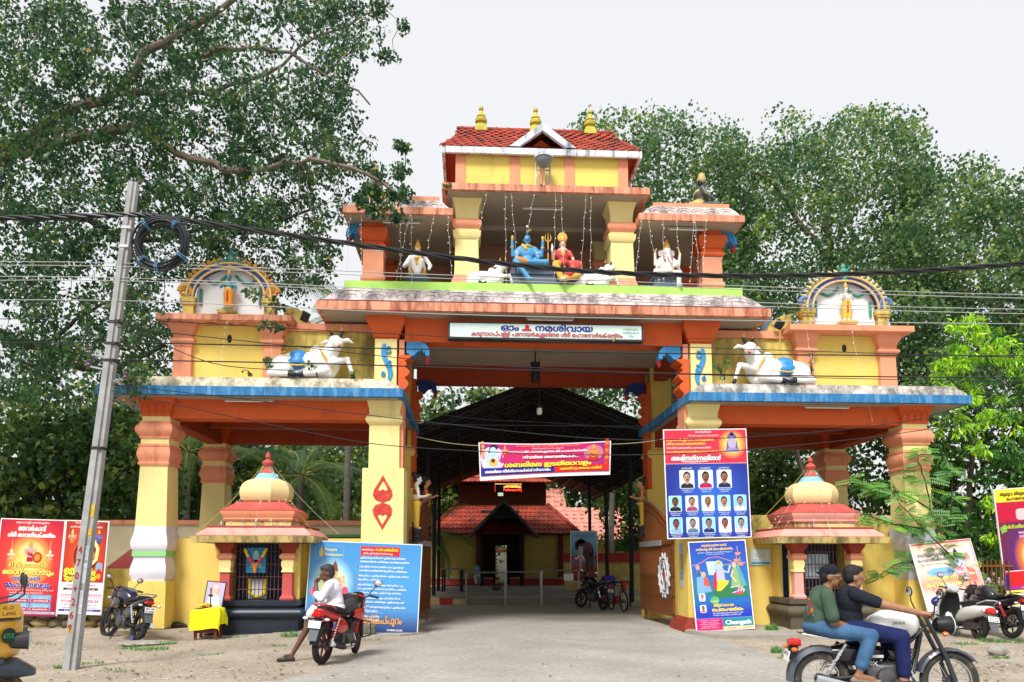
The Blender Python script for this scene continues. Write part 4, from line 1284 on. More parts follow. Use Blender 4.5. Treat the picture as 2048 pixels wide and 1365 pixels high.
hs = thing('tiled_house', 'low house with pale pink tiled roof behind the inner wall', 'house', (7.5, 30, 0))
MB().box(-5.2, 1.5, 0, 5, 6, 3.2).build('wall', M_hy, hs)
slope_roof(hs, -5.6, 5.4, 2.9, .6, -5.6, 2.6, 5.2, 4.0, .5, .5, M_tilep)
hs2 = thing('tiled_house', 'tall gabled pink tiled roof behind the hall', 'house', (3.2, 36, 0))
MB().box(-2.2, .5, 0, 2.2, 5, 5.2).build('wall', M_hy, hs2)
slope_roof(hs2, -3.2, 2.0, 4.4, 0, -3.2, 2.0, 7.0, 3.0, .5, .5, M_tilep)
hs3 = thing('tiled_house', 'pink tiled roof peeping out left of the hall', 'house', (-6.0, 34, 0))
MB().box(-3, .5, 0, 2, 5, 3).build('wall', M_hy, hs3)
slope_roof(hs3, -3.4, 3.2, 3.2, 0, -3.4, 3.2, 6.0, 3.2, .5, .5, M_tilep)
                 # name board, banners and posters
def pm(h, **k):
 return mat('print ' + h, h, rough=.40, var=.08, vs=2, bump=.25, bs=3.5, **k)

def board(name, label, cat, loc, w, h, rot=(0, 0, 0), th=.03, edge='f2f2f2', back=None, group=None):
 t = thing(name, label, cat, loc, rot, group)
 MB().box(0, 0, 0, w, th, h).build('panel', pm(edge), t)
 if back is not None:
  b = Sheet()
  b.rect(.02, .02, w - .02, h - .02, 0, 0)
  b.build('background', back, t, fix=False)
 return t

class PS(Sheet):
 def __init__(s, T=None):
  super().__init__(T)
  s.cols = []
 def c(s, h):
  if h not in s.cols:
   s.cols.append(h)
  return s.cols.index(h)
 def out(s, name, parent):
  return s.build(name, [pm(h) for h in s.cols], parent, fix=False)
 def t(s, st, u, v, h, col, width=None, align='c', bold=0.0, k=8, slant=0.0, rim=None):
  if rim:
   s.text(st, u, v, h, k - 1, s.c(rim), width, align, bold + .045, slant)
  return s.text(st, u, v, h, k, s.c(col), width, align, bold, slant)
 def figure(s, u, v, h, skin, cloth, crown, k=3, arms=True, seat=False):
  S_, C_, K_ = s.c(skin), s.c(cloth), s.c(crown)
  if seat:
   s.disc(u, v + .14 * h, .30 * h, .13 * h, k, C_)
  else:
   s.pg([(u - .15 * h, v), (u + .15 * h, v), (u + .10 * h, v + .48 * h), (u - .10 * h, v + .48 * h)], k, C_)
  s.pg([(u - .09 * h, v + .20 * h), (u + .09 * h, v + .20 * h), (u + .15 * h, v + .58 * h), (u - .15 * h, v + .58 * h)], k + 1, S_)
  s.pg([(u - .12 * h, v + .30 * h), (u + .12 * h, v + .24 * h), (u + .15 * h, v + .34 * h), (u - .14 * h, v + .50 * h)], k + 2, C_)
  if arms:
   for q in (-1, 1):
    s.stroke([(u + q * .13 * h, v + .55 * h), (u + q * .26 * h, v + .42 * h), (u + q * .22 * h, v + .62 * h)], .06 * h, k + 1, S_)
    s.stroke([(u + q * .13 * h, v + .52 * h), (u + q * .22 * h, v + .34 * h), (u + q * .08 * h, v + .28 * h)], .06 * h, k + 2, S_)
  s.disc(u, v + .68 * h, .085 * h, .11 * h, k + 2, S_)
  s.pg([(u - .09 * h, v + .73 * h), (u + .09 * h, v + .73 * h), (u + .055 * h, v + .90 * h), (u, v + h), (u - .055 * h, v + .90 * h)], k + 3, K_)
  s.stroke([(u - .04 * h, v + .69 * h), (u - .012 * h, v + .69 * h)], .018 * h, k + 4, s.c('1c1210'))
  s.stroke([(u + .012 * h, v + .69 * h), (u + .04 * h, v + .69 * h)], .018 * h, k + 4, s.c('1c1210'))
  s.stroke([(u - .12 * h, v + .50 * h), (u, v + .36 * h), (u + .12 * h, v + .50 * h)], .025 * h, k + 4, K_)
  return s
 def bust(s, u, v, h, skin, hair, shirt, bg, k=3, must=True):
  w = h * .80
  s.rrect(u - w / 2 - .012, v - .012, u + w / 2 + .012, v + h + .012, .03, k, s.c('cfe3f2'))
  s.rrect(u - w / 2, v, u + w / 2, v + h, .025, k + 1, s.c(bg))
  s.pg([(u - w * .46, v + .003), (u + w * .46, v + .003), (u + w * .42, v + h * .20), (u + w * .16, v + h * .30), (u - w * .16, v + h * .30), (u - w * .42, v + h * .20)], k + 2, s.c(shirt))
  s.pg([(u - w * .11, v + h * .22), (u + w * .11, v + h * .22), (u + w * .10, v + h * .40), (u - w * .10, v + h * .40)], k + 3, s.c(skin))
  s.disc(u, v + h * .66, w * .27, h * .29, k + 3, s.c(hair))
  s.disc(u, v + h * .57, w * .225, h * .26, k + 4, s.c(skin))
  s.disc(u + w * .08, v + h * .56, w * .10, h * .20, k + 5, s.c('%02x%02x%02x' % tuple(int(int(skin[i:i + 2], 16) * .85) for i in (0, 2, 4))))
  for q in (-1, 1):
   s.stroke([(u + q * .05 * w, v + h * .62), (u + q * .14 * w, v + h * .62)], .028 * h, k + 6, s.c('1c1210'))
  s.stroke([(u - .03 * w, v + h * .50), (u + .04 * w, v + h * .50)], .02 * h, k + 6, s.c('5a3020'))
  if must:
   s.stroke([(u - .11 * w, v + h * .455), (u, v + h * .475), (u + .11 * w, v + h * .455)], .04 * h, k + 6, s.c('14100e'))
  s.stroke([(u - .06 * w, v + h * .405), (u + .06 * w, v + h * .405)], .02 * h, k + 6, s.c('7a3a30'))

W1 = 'കരുനാഗപ്പള്ളി പടനായർകുളങ്ങര'
FILL = ['അനുഗ്രഹ പുണ്യദർശനം', 'ശബരിമല യാത്രയിൽ', 'ഭക്തജനങ്ങൾ പാലിക്കുക', 'പ്ലാസ്റ്റിക് ഒഴിവാക്കുക', 'പമ്പയിൽ സ്നാനം മാത്രം', 'വനം മൃഗങ്ങൾ നദികൾ', 'എല്ലാവരും ഒന്നാണ്', 'ശുചിത്വം പാലിക്കുക', 'സന്നിധാനം പവിത്രം']
def fill(n, seed):
 r = random.Random(seed)
 s_ = ' '.join(r.choice(FILL) for _ in range(6))
 return s_[:n].strip()

nb_ = thing('name_board', 'pale name board with blue and red lettering over the gateway passage', 'sign', (-2.26, -.22, 6.655))
MB().box(0, 0, 0, 4.52, .22, .40).build('case', mat('board frame', (.05, .04, .04), var=.2), nb_)
q = PS()
q.rect(.05, .04, 4.47, .36, 0, q.c('c9dcd6'))
q.out('face', nb_)
q = PS()
q.t('ഓം', 1.42, .205, .20, '10208a', width=.42, bold=.035)
q.t('നമശിവായ', 2.67, .205, .20, '10208a', width=1.34, bold=.035)
q.t(W1 + ' ശ്രീ മഹാദേവർക്ഷേത്രം', 2.28, .075, .135, 'b23140', width=3.5, bold=.03)
q.out('print', nb_)
q = PS()
q.t('സമർപ്പണം', 4.22, .255, .07, '2a8c7c', width=.34)
q.t('വടക്കേക്കര', 4.22, .175, .07, '2a8c7c', width=.38)
q.t('1996', 4.22, .095, .06, '2a8c7c', width=.13)
q.out('print', nb_)
q = PS()
q.pg([(1.70, .20), (1.93, .20), (1.90, .245), (1.86, .25), (1.86, .32), (1.835, .345), (1.795, .345), (1.77, .32), (1.77, .25), (1.70, .24)], 8, q.c('b82030'))
q.out('print', nb_)

HBY = .55
tl, tr_, bl, br = at(957, 885, HBY), at(1222, 882, HBY), at(960, 962, HBY), at(1220, 950, HBY)
hb = thing('hanging_banner', 'magenta cloth banner with big yellow lettering strung across the passage', 'banner', (0, HBY, 0))
BW, BH = (tr_ - tl).length, (tl - bl).length
def warp(mb):
 out = []
 for u, y, v in mb.v:
  a, b = u / BW, v / BH
  p = bl.lerp(br, a).lerp(tl.lerp(tr_, a), b)
  sag = -.05 * math.sin(PI * a) * (.3 + .7 * b) + .04 * math.sin(PI * a) * (1 - b)
  rip = .02 * math.sin(a * 4.5 + b * 1.5)
  out.append((p.x, y * 3 + rip, p.z + sag))
 mb.v = out
 return mb
n = 40
base = MB()
base.add([(BW * i / n, .002, BH * j / 4) for j in range(5) for i in range(n + 1)], [(j * (n + 1) + i, j * (n + 1) + i + 1, (j + 1) * (n + 1) + i + 1, (j + 1) * (n + 1) + i) for j in range(4) for i in range(n)])
warp(base).build('cloth', pm('f4eef2'), hb, fix=False)
def strip(q, u0, v0, u1, v1, k, m, n=40):
 f = q.fn(k)
 q.add([f(lerp(u0, u1, i / n), v, 0) for v in (v0, v1) for i in range(n + 1)], [(i, i + 1, n + 1 + i + 1, n + 1 + i) for i in range(n)], m)
q = PS()
q.m = 0
strip(q, .03, .10, BW - .03, BH - .03, 1, 0)
o = warp(q).build('background', grad('banner magenta', [(0, 'd0145c'), (.35, 'c81660'), (.62, 'b01a70'), (.85, '6a1c80'), (1, '4a1a78')], .5, .5, 1.6, .5), hb, fix=False)
q = PS()
strip(q, .03, .12, BW * .57, .12 + .17, 3, q.c('20208c'))
strip(q, BW * .57, .12, BW - .03, .12 + .17, 3, q.c('dc2414'))
strip(q, BW - .15, .3, BW - .05, BH - .04, 3, q.c('e0501c'), 4)
q.t('ഓം ഗം ഗണപതയേ നമഃ.... ഓം നമഃശിവായ... ഓം നമോ ഭഗവതേ', BW * .52, BH - .085, .05, 'e8c040', width=BW * .48)
q.t('തിരുവിതാംകൂർ ദേവസ്വം ബോർഡ്', BW * .52, BH - .155, .05, 'ffe0ee', width=BW * .24)
q.t(W1 + ' ശ്രീ മഹാദേവർക്ഷേത്രം', BW * .52, BH - .25, .075, 'ffffff', width=BW * .60, bold=.02)
q.t('സ്വാമിയേ ശരണമയ്യപ്പാ....', BW * .54, BH - .405, .10, 'ffffff', width=BW * .42, bold=.03, rim='20105a')
q.t('ശബരിമല ഇടത്താവളം', BW * .52, BH - .62, .16, 'f6e63a', width=BW * .66, bold=.045, rim='5a1040')
q.t('ശബരിമല തീർത്ഥാടകർക്ക് സ്വാഗതം', BW * .29, .165, .095, 'ffffff', width=BW * .50, bold=.03)
q.t('ക്ഷേത്ര ഉപദേശക സമിതി', BW * .77, .175, .085, 'f4e23a', width=BW * .32, bold=.03)
q.disc(.33, .52, .30, .30, 2, q.c('e8c8e8'))
q.disc(.30, .48, .17, .20, 3, q.c('b8d0e4')).disc(.34, .70, .085, .11, 4, q.c('b6d2ea')).disc(.36, .80, .10, .07, 3, q.c('2a2030')).pg([(.22, .66), (.27, .84), (.27, .62)], 3, q.c('2a2030'))
q.disc(.33, .43, .11, .10, 4, q.c('e8b45c')).disc(.33, .47, .05, .05, 5, q.c('5a3018')).disc(.13, .38, .07, .09, 3, q.c('d8d8e0'))
q.figure(.62, BH - .32, .26, 'e8b090', 'd83020', 'e0b030', 3, seat=True)
q.disc(BW - .42, BH - .30, .24, .22, 3, q.c('c87080'))
q.figure(BW - .42, BH - .52, .46, 'd89040', 'c02818', 'e0a030', 4, seat=True)
for i in range(7):
 q.disc(BW - .10, .38 + .095 * i, .045, .04, 5, q.c('f08030' if i % 2 else 'd83018'))
for i in range(5):
 q.disc(.10, .56 + .085 * i, .04, .04, 5, q.c('f0a050'))
warp(q).build('print', [pm(h) for h in q.cols], hb, fix=False)
for a, b in ((tl, at(828, 866, .4)), (tr_, at(1356, 868, -.2))):
 MB().tube([a.lerp(b, i / 6) - Vector((0, 0, .04 * math.sin(PI * i / 6))) for i in range(7)], .009, 4).build('rope', mat('jute rope', (.4, .33, .2)), hb)

b = board('festival_banner', 'red festival banner with yellow and blue lettering, the one behind the auto rickshaw', 'banner', (-12.13, .08, .42), 1.385, 2.12, (-.02, .03, 0), .04,
   back=grad('red halo print', [(0, 'f8e890'), (.22, 'f2c05a'), (.42, 'd83a30'), (.7, 'c00f2e'), (1, '8a1040')], .5, .56, 1.1, 1.4))
q = PS()
q.t(W1, .70, 2.02, .06, 'ffffff', width=.72)
q.t('തേവർകാവ്', .70, 1.86, .15, 'ffffff', width=.60, bold=.04)
q.t('ശ്രീ ഭഗവതിക്ഷേത്രം', .70, 1.72, .13, 'ffffff', width=1.02, bold=.04)
for i in range(28):
 a = PI * i / 27
 q.stroke([(.72 + .14 * math.cos(a), 1.36 + .14 * math.sin(a)), (.72 + .27 * math.cos(a), 1.36 + .27 * math.sin(a))], .012, 1, q.c('f6e2a0'))
q.figure(.70, 1.18, .48, 'd8a0a8', 'b01838', 'd8a030', 2)
q.disc(.86, 1.28, .10, .12, 6, q.c('c04020')).disc(.86, 1.28, .06, .075, 7, q.c('d89030'))
for u in (.30, 1.12):
 q.stroke([(u, 1.66), (u, 1.44)], .008, 2, q.c('f0d0a0')).disc(u, 1.40, .03, .05, 2, q.c('f0d8b0')).disc(u, 1.33, .09, .025, 2, q.c('f4e0c0')).disc(u, 1.24, .06, .02, 2, q.c('e0b890')).stroke([(u, 1.36), (u, 1.22)], .025, 2, q.c('e0b890'))
q.t('41 ദിവസത്തെ', .68, 1.06, .13, 'f2dc6a', width=.84, bold=.03, rim='5a1020')
q.t('തോറ്റംപാട്ടും', .70, .90, .16, 'f2dc6a', width=1.10, bold=.05, rim='5a1020')
q.t('അശ്വതി', .66, .78, .11, '2a2a9a', width=.58, bold=.04, rim='f4f4ff')
q.t('മഹോത്സവവും', .72, .62, .16, '22228e', width=.98, bold=.05, rim='f4f4ff')
q.t('2022 ഡിസംബർ മുതൽ 2023 ജനുവരി 26 വരെ', .78, .55, .045, 'ffe8f0', width=1.0)
q.t('മകയിര തിരുനാൾ ആഘോഷം', .70, .49, .045, 'ffe8f0', width=.7)
for i in range(2):
 for j in range(2):
  u, v = .36 + .46 * i, .12 + .18 * j
  q.rrect(u - .02, v, u + .42, v + .165, .02, 4, q.c('5ab0d8'))
  q.rect(u, v + .008, u + .40, v + .07, 5, q.c('d01030'))
  q.t(fill(16, i * 7 + j), u + .2, v + .022, .04, 'ffffff', width=.32, bold=.02)
  q.t('2022 ഡിസംബർ 30', u + .2, v + .115, .03, 'ffffff', width=.30)
  q.t('വൈകിട്ട് 7 മണി', u + .2, v + .08, .03, 'ffffff', width=.34)
q.rect(.25, .05, 1.34, .10, 4, q.c('c8c0d0'))
q.t('CONTACT 99 XXX 98950 XXXX 94460'.replace('X', '7'), .80, .065, .028, '303050', width=.95)
q.rect(.0, .0, 1.385, .025, 5, q.c('8a1848'))
q.out('print', b)

b = board('festival_banner', 'orange banner with goddess pictures and white lower part, behind the utility pole', 'banner', (-10.72, .06, .44), .93, 2.06, (-.02, .03, 0), .04,
   back=grad('orange fire print', [(0, 'f6d060'), (.2, 'e88a2a'), (.45, 'd2461c'), (.8, 'b02a14'), (1, '8c1c10')], .5, .55, 1.3, 1.2, noise=.25))
q = PS()
q.t('തിരുവിതാംകൂർ ദേവസ്വം ബോർഡ്', .46, 1.99, .04, 'ffffff', width=.5)
q.t('കാഞ്ഞൂർ ശ്രീ ഭഗവതി ക്ഷേത്രം', .46, 1.90, .06, 'f6f2e0', width=.70)
q.figure(.17, 1.55, .32, 'e8b090', 'd87020', 'f0d060', 2)
q.figure(.74, 1.55, .32, '5a70b0', '3a4a90', 'e8b030', 2)
q.disc(.50, 1.28, .27, .36, 1, q.c('6a1e10')).disc(.48, 1.30, .20, .27, 2, q.c('c84820')).disc(.56, 1.30, .12, .17, 3, q.c('e0a040'))
q.stroke([(.64, 1.62), (.74, 1.45), (.72, 1.2), (.62, 1.1)], .07, 4, q.c('f2e890'))
q.t('ഉത്സവം', .40, .86, .26, 'e8e040', width=.68, bold=.06, rim='202010')
q.t('എഴുന്നള്ളത്ത്', .42, .74, .14, 'e8e040', width=.68, bold=.05, rim='202010')
q.pg([(.70, .74), (.90, .74), (.90, .90), (.80, 1.02), (.70, .90)], 4, q.c('c02818')).rrect(.73, .9, .87, 1.14, .05, 3, q.c('8fa8c8')).disc(.80, .84, .05, .06, 5, q.c('f0a030'))
q.rect(.02, .02, .91, .70, 3, q.c('ece4ee'))
q.t('പ്രതിഷ്ഠാ വാർഷികം', .45, .62, .05, 'c02848', width=.66)
q.rect(.08, .53, .82, .58, 4, q.c('3a1c30')).t('2022 ഡിസംബർ 30', .45, .54, .035, 'ffffff', width=.6, k=9)
q.rect(.03, .40, .90, .45, 4, q.c('c8a8b8')).rect(.03, .365, .90, .375, 4, q.c('7a2a4a'))
q.t('POOJA LIGHT SOUND IN', .45, .26, .09, 'c8283c', width=.78)
q.t(fill(26, 4), .45, .20, .04, '40406a', width=.7).t(fill(26, 5), .45, .14, .04, '40406a', width=.74)
q.rect(.02, .07, .91, .115, 4, q.c('2a3a90')).t('Ph: 9947 27 1234', .45, .078, .03, 'ffffff', width=.6, k=9)
q.out('print', b)

b = board('blue_poster', 'large blue pilgrim poster board leaning against the pier behind the seated man', 'poster', (-5.33, -.30, .07), 2.47, 1.99, (-.07, .038, 0), .03, edge='d8e4ec',
   back=grad('blue poster print', [(0, '24406e'), (.10, '3a5a96'), (.25, '4a90cc'), (.6, '4a98d2'), (1, '3f8ac8')], 0, 0, 1, 1, True))
q = PS()
o_ = Sheet()
o_.disc(.53, 1.05, .50, .60, 1, 0, 40)
o_.build('halo', grad('poster halo', [(0, 'f6f27a'), (.18, 'e6f0a0'), (.36, '9cc8d8'), (.5, '4794d0')], .5, .5, 1, 1), b, fix=False)
q.rect(.14, 1.60, .75, 1.605, 2, q.c('9cc4e4')).rect(.14, 1.88, .75, 1.885, 2, q.c('9cc4e4')).rect(.14, 1.60, .145, 1.885, 2, q.c('9cc4e4')).rect(.745, 1.60, .75, 1.885, 2, q.c('9cc4e4'))
q.disc(.26, 1.73, .05, .07, 3, q.c('e8c040')).pg([(.24, 1.80), (.28, 1.80), (.26, 1.87)], 3, q.c('f4e890')).rect(.22, 1.64, .30, 1.66, 3, q.c('e8c040'))
q.t('Punyam', .34, 1.77, .10, 'e8dc9a', width=.26, align='l', bold=.02)
q.t('Poonkavanam', .34, 1.66, .10, 'e8dc9a', width=.39, align='l', bold=.02)
q.figure(.58, .70, .86, 'e0b088', 'd87030', '7a5038', 3)
for u in (.16, .80):
 q.disc(u, .88, .10, .08, 3, q.c('e87898'), rot=.6).disc(u + .03, .90, .07, .10, 4, q.c('d85078'))
q.rect(1.12, 1.70, 1.98, 1.90, 3, q.c('d82424'))
q.t('അനുഷ്ഠിക്കുക', 1.28, 1.81, .06, 'ffffff', width=.26)
q.t('സപ്ത കർമങ്ങൾ', 1.69, 1.81, .08, 'f6e030', width=.50, bold=.03)
q.t('എന്നും ഏറ്റെടുക്കാൻ തയ്യാറാകുക', 1.50, 1.73, .055, 'ffffff', width=.66)
v = 1.63
for i, nl in enumerate((2, 2, 2, 3, 2, 2, 2)):
 q.disc(1.09 - .010 * i, v + .015, .018, .018, 4, q.c('d02838'))
 for j in range(nl):
  wd = [1.0, 1.08, .97, 1.06, 1.1, .5][(i * 2 + j) % 6]
  if i == 6: wd = .56
  q.t(fill(34 if wd > .6 else 17, i * 5 + j), 1.12 - .010 * i, v, .058, 'f0f6ff', width=wd, align='l', bold=.02)
  v -= .085
 v -= .028
q.rect(1.24, .44, 1.29, .48, 4, q.c('5a2a9a')).t('HAPPY STAR PRODUCTIONS', 1.5, .445, .03, 'd0d8f0', width=.36)
q.t('മാളികപ്പുറം', 1.66, .22, .22, 'd8a068', width=.90, bold=.04, rim='3a2418')
q.t('COMING SOON', 1.96, .07, .055, 'e8eef8', width=.34, bold=.03)
for (u, hh, c1, c2) in ((1.02, .58, '2c3448', 'c89070'), (1.24, .42, '38304a', 'c07858')):
 q.pg([(u - .12, .05), (u + .12, .05), (u + .10, hh * .8), (u - .10, hh * .8)], 4, q.c(c1)).disc(u, hh * .95, .06, .08, 5, q.c(c2)).disc(u, hh * 1.02, .065, .06, 4, q.c('241814'))
 q.stroke([(u - .09, hh * .75), (u - .13, hh * .4)], .05, 5, q.c(c2)).stroke([(u + .09, hh * .75), (u + .13, hh * .4)], .05, 5, q.c(c2))
q.rect(.02, .02, 2.45, .09, 2, q.c('2c4478'))
q.out('print', b)

b = board('portrait_banner', 'tall red and blue banner with thirteen framed portraits on the gateway pier', 'banner', (2.70, -.34, 2.085), 1.93, 2.49, (0, -.022, 0), .03,
   back=grad('portrait banner blue', [(0, '2a6ad0'), (.3, '2050b8'), (.6, '1a2f94'), (1, '141e6c')], .55, .35, 1.2, 1.4))
q = PS()
q.rect(.02, 1.70, 1.91, 2.47, 1, q.c('d23048')).rect(.02, 1.692, 1.91, 1.702, 2, q.c('f0c0d0'))
o_ = Sheet()
o_.disc(1.58, 2.13, .33, .34, 2, 0, 32)
o_.build('halo', grad('portrait halo', [(0, 'fbe9a8'), (.25, 'f2c860'), (.42, 'e07a48'), (.5, 'd23048')], .5, .5, 1, 1), b, fix=False)
q.disc(1.58, 2.17, .10, .13, 4, q.c('b8a8c8')).disc(1.58, 2.30, .11, .08, 3, q.c('6a5f98')).disc(1.58, 2.38, .05, .05, 3, q.c('5a5088')).pg([(1.40, 1.95), (1.76, 1.95), (1.70, 2.09), (1.46, 2.09)], 3, q.c('9a90c0')).pg([(1.44, 2.0), (1.47, 2.25), (1.50, 2.05)], 4, q.c('6a5f98')).pg([(1.72, 2.0), (1.69, 2.25), (1.66, 2.05)], 4, q.c('6a5f98'))
q.t('ഓം നമഃശിവായ', .92, 2.40, .07, 'ffffff', width=.36)
q.t('തിരുവിതാംകൂർ ദേവസ്വംബോർഡ്', .92, 2.32, .05, 'ffe8e0', width=.72)
q.t(W1, .06, 2.22, .07, 'f6e05a', width=1.10, align='l', bold=.02)
q.t('ശ്രീ മഹാദേവർ ക്ഷേത്രത്തിലെ', .06, 2.13, .07, 'f6e05a', width=.90, align='l', bold=.02)
q.t('2022-2024 ക്ഷേത്രോപദേശകസമിതി', .06, 2.04, .06, 'ffe8d8', width=1.02, align='l', bold=.01)
q.t('അംഗങ്ങളായി തെരഞ്ഞെടുക്കപ്പെട്ടവർക്ക്', .06, 1.95, .06, 'f6e05a', width=1.30, align='l', bold=.01)
q.t('അഭിനന്ദനങ്ങൾ', .72, 1.77, .15, 'ffffff', width=1.14, bold=.03, slant=.25, rim='7a1828')
q.stroke([(.40, 1.745), (.7, 1.735), (1.0, 1.75)], .012, 6, q.c('ffffff'))
q.out('print', b)
rows = [(1.14, .40, (.50, .93, 1.36), [('c89a7c', '2a2422', '22242e', 'd8e4ea'), ('8a5c48', '181414', 'b01850', 'e4ecf0'), ('a06a4c', '141014', '1c2a58', 'e8ecf0')]),
  (.62, .34, (.21, .59, .96, 1.33, 1.70), [('7a4630', '1a1614', '1e2026', '8fd0dc'), ('c08a80', '3a302e', 'a04068', 'd4e4ea'), ('a07050', '605850', 'e8ecf0', 'd8e8ee'), ('c87868', '241c1a', 'f0f0f4', '9ad8dc'), ('b08a90', '2a2630', 'f0f2f6', '8ad0dc')]),
  (.13, .34, (.21, .59, .96, 1.33, 1.70), [('8a4a58', '2a2024', '8ab4d0', '8ad0dc'), ('a88a8c', '40424c', '4a7a98', 'c8e4ec'), ('a07478', '101018', '1c2c6c', '9ad8e0'), ('a05858', '14100f', 'f2f2f4', 'd4e8ee'), ('a89098', '1c1c22', 'd8c0d0', '9ad4dc')])]
for v, hh, us, people in rows:
 for i, (u, (sk, ha, sh_, bg)) in enumerate(zip(us, people)):
  p = PS()
  p.bust(u, v, hh, sk, ha, sh_, bg, must=not (v < .2 and i == 2))
  p.t(fill(11, int(u * 100) + int(v * 10)), u, v - .055, .04, 'e8f0ff', width=.26)
  p.t(fill(9, int(u * 90) + 3), u, v - .10, .04, 'e8f0ff', width=.20)
  if v > 1:
   p.t(('പ്രസിഡന്റ്', 'സെക്രട്ടറി', 'വൈസ് പ്രസിഡന്റ്')[i], u, v + hh + .035, .05, 'f0e8b0', width=.24, bold=.01)
  p.out('portrait', b)

b = board('festival_poster', 'tall blue festival poster with flute player scene leaning at the foot of the pier', 'poster', (3.23, -.62, .05), 1.31, 1.98, (-.10, -.045, 0), .03,
   back=grad('festival poster blue', [(0, '1428a0'), (.2, '1a3ab8'), (.32, '1c6ab0'), (.62, '2468b8'), (1, '1f3eb0')], 0, 0, 1, 1, True))
q = PS()
q.t('മരുതൂർക്കുളങ്ങര തെക്ക്', .58, 1.86, .065, 'f2cc68', width=.58, bold=.03)
q.t('നെടിയവിള ശ്രീ ഭദ്രകാളീക്ഷേത്രം', .58, 1.77, .07, 'f2cc68', width=.84, bold=.03)
q.t(fill(40, 9), .58, 1.71, .035, 'e0ecff', width=.78).t(fill(22, 10), .58, 1.67, .03, 'e0ecff', width=.4)
q.stroke([(.05, 1.44), (.25, 1.50), (.42, 1.60), (.62, 1.62), (.8, 1.56), (1.0, 1.48), (1.27, 1.46)], .014, 3, q.c('e08aa0'))
q.pg([(.40, 1.22), (.55, 1.22), (.58, 1.52), (.36, 1.52)], 2, q.c('bfe0ee'))
q.pg([(.03, .74), (1.28, .74), (1.28, 1.08), (.03, 1.12)], 1, q.c('2a7a92'))
q.pg([(.45, .70), (1.25, .72), (1.2, 1.0), (.5, .98)], 2, q.c('2f7a4a'))
q.pg([(.10, .80), (.44, .86), (.34, 1.16), (.20, 1.34), (.12, 1.2)], 3, q.c('7aa8d0')).disc(.28, 1.24, .05, .06, 4, q.c('d8a890')).pg([(.26, 1.0), (.40, .96), (.36, 1.16), (.28, 1.18)], 4, q.c('d85a48'))
q.disc(.16, 1.40, .05, .06, 4, q.c('c89a8c')).pg([(.08, 1.18), (.22, 1.2), (.2, 1.36), (.12, 1.36)], 3, q.c('4a6a9a'))
q.disc(.64, 1.43, .10, .11, 3, q.c('9ad0ea')).disc(.64, 1.42, .055, .065, 4, q.c('c0c4dc')).pg([(.57, 1.45), (.71, 1.45), (.66, 1.55)], 5, q.c('e0a838'))
q.pg([(.56, 1.06), (.76, 1.06), (.74, 1.36), (.58, 1.36)], 4, q.c('b8bcd8')).pg([(.54, .86), (.64, .86), (.80, 1.0), (.84, 1.08), (.58, 1.12)], 5, q.c('e8c83c')).pg([(.46, .9), (.56, .92), (.58, 1.3), (.52, 1.26)], 3, q.c('c02a58'))
q.stroke([(.72, 1.30), (.84, 1.26), (.90, 1.42)], .045, 6, q.c('c0c4dc')).stroke([(.70, 1.42), (.95, 1.45)], .012, 7, q.c('d8c080'))
q.disc(.99, 1.42, .05, .065, 4, q.c('e0b8a0')).pg([(.88, .92), (1.16, .92), (1.10, 1.36), (.94, 1.36)], 3, q.c('86b070')).pg([(1.02, 1.48), (1.10, 1.4), (1.24, .95), (1.10, .95)], 4, q.c('5aa0a8')).stroke([(.95, 1.3), (.90, 1.18), (1.0, 1.05)], .045, 5, q.c('e0b8a0'))
for u, v in ((1.10, 1.70), (1.06, 1.55), (1.14, 1.46)):
 q.stroke([(u, v + .14), (u, v)], .008, 3, q.c('f0c0a0')).pg([(u - .07, v), (u + .07, v), (u + .04, v - .06), (u - .04, v - .06)], 4, q.c('f0905a'))
for i in range(12):
 q.stroke([(rnd(.86, 1.2), rnd(.78, .98)), (rnd(.86, 1.2), rnd(.78, .98))], .018, 6, q.c(('e8eef8', '3a4ac0', 'f0a0b0')[i % 3]))
q.disc(1.05, .80, .09, .03, 7, q.c('d84868'))
q.disc(.48, .66, .10, .09, 5, q.c('5ab878')).t('15-മത്', .46, .62, .06, 'f8e060', width=.16, bold=.02)
q.t('ശ്രീമദ് ഭാഗവത', .66, .52, .085, 'f6dc6a', width=.46, bold=.04, rim='1a2060')
q.t('സപ്താഹയജ്ഞം', .74, .42, .10, 'f6dc6a', width=.70, bold=.05, rim='1a2060')
q.t('2022 ഡിസംബർ 30 മുതൽ ജനുവരി 5 വരെ', .74, .365, .04, 'f0f4ff', width=.68).t(fill(30, 2), .72, .32, .04, 'f0f4ff', width=.62)
for v, sk, sh_ in ((.66, 'c89890', 'e8c0d0'), (.41, 'a07858', 'c86040')):
 q.bust(.20, v, .15, sk, '241c1c', sh_, 'e0d8e8', 4)
q.rect(.02, .02, .60, .265, 4, q.c('dc1470')).rect(.60, .02, 1.29, .265, 4, q.c('1f8a98')).rect(.60, .02, 1.29, .085, 5, q.c('e8cc9c')).rect(.02, .265, 1.29, .28, 4, q.c('6a80d0'))
q.t('Chungath', .95, .125, .135, 'f8fcff', width=.58, bold=.035)
q.t('JEWELLERY', .80, .04, .028, '5a4a40', width=.19).t('SINCE 1974', 1.15, .04, .028, '5a4a40', width=.19)
for j in range(5):
 q.t(fill(18, j + 40), .31, .22 - .04 * j, .026, 'ffe0f0', width=.36 if j % 2 else .46)
q.out('print', b)

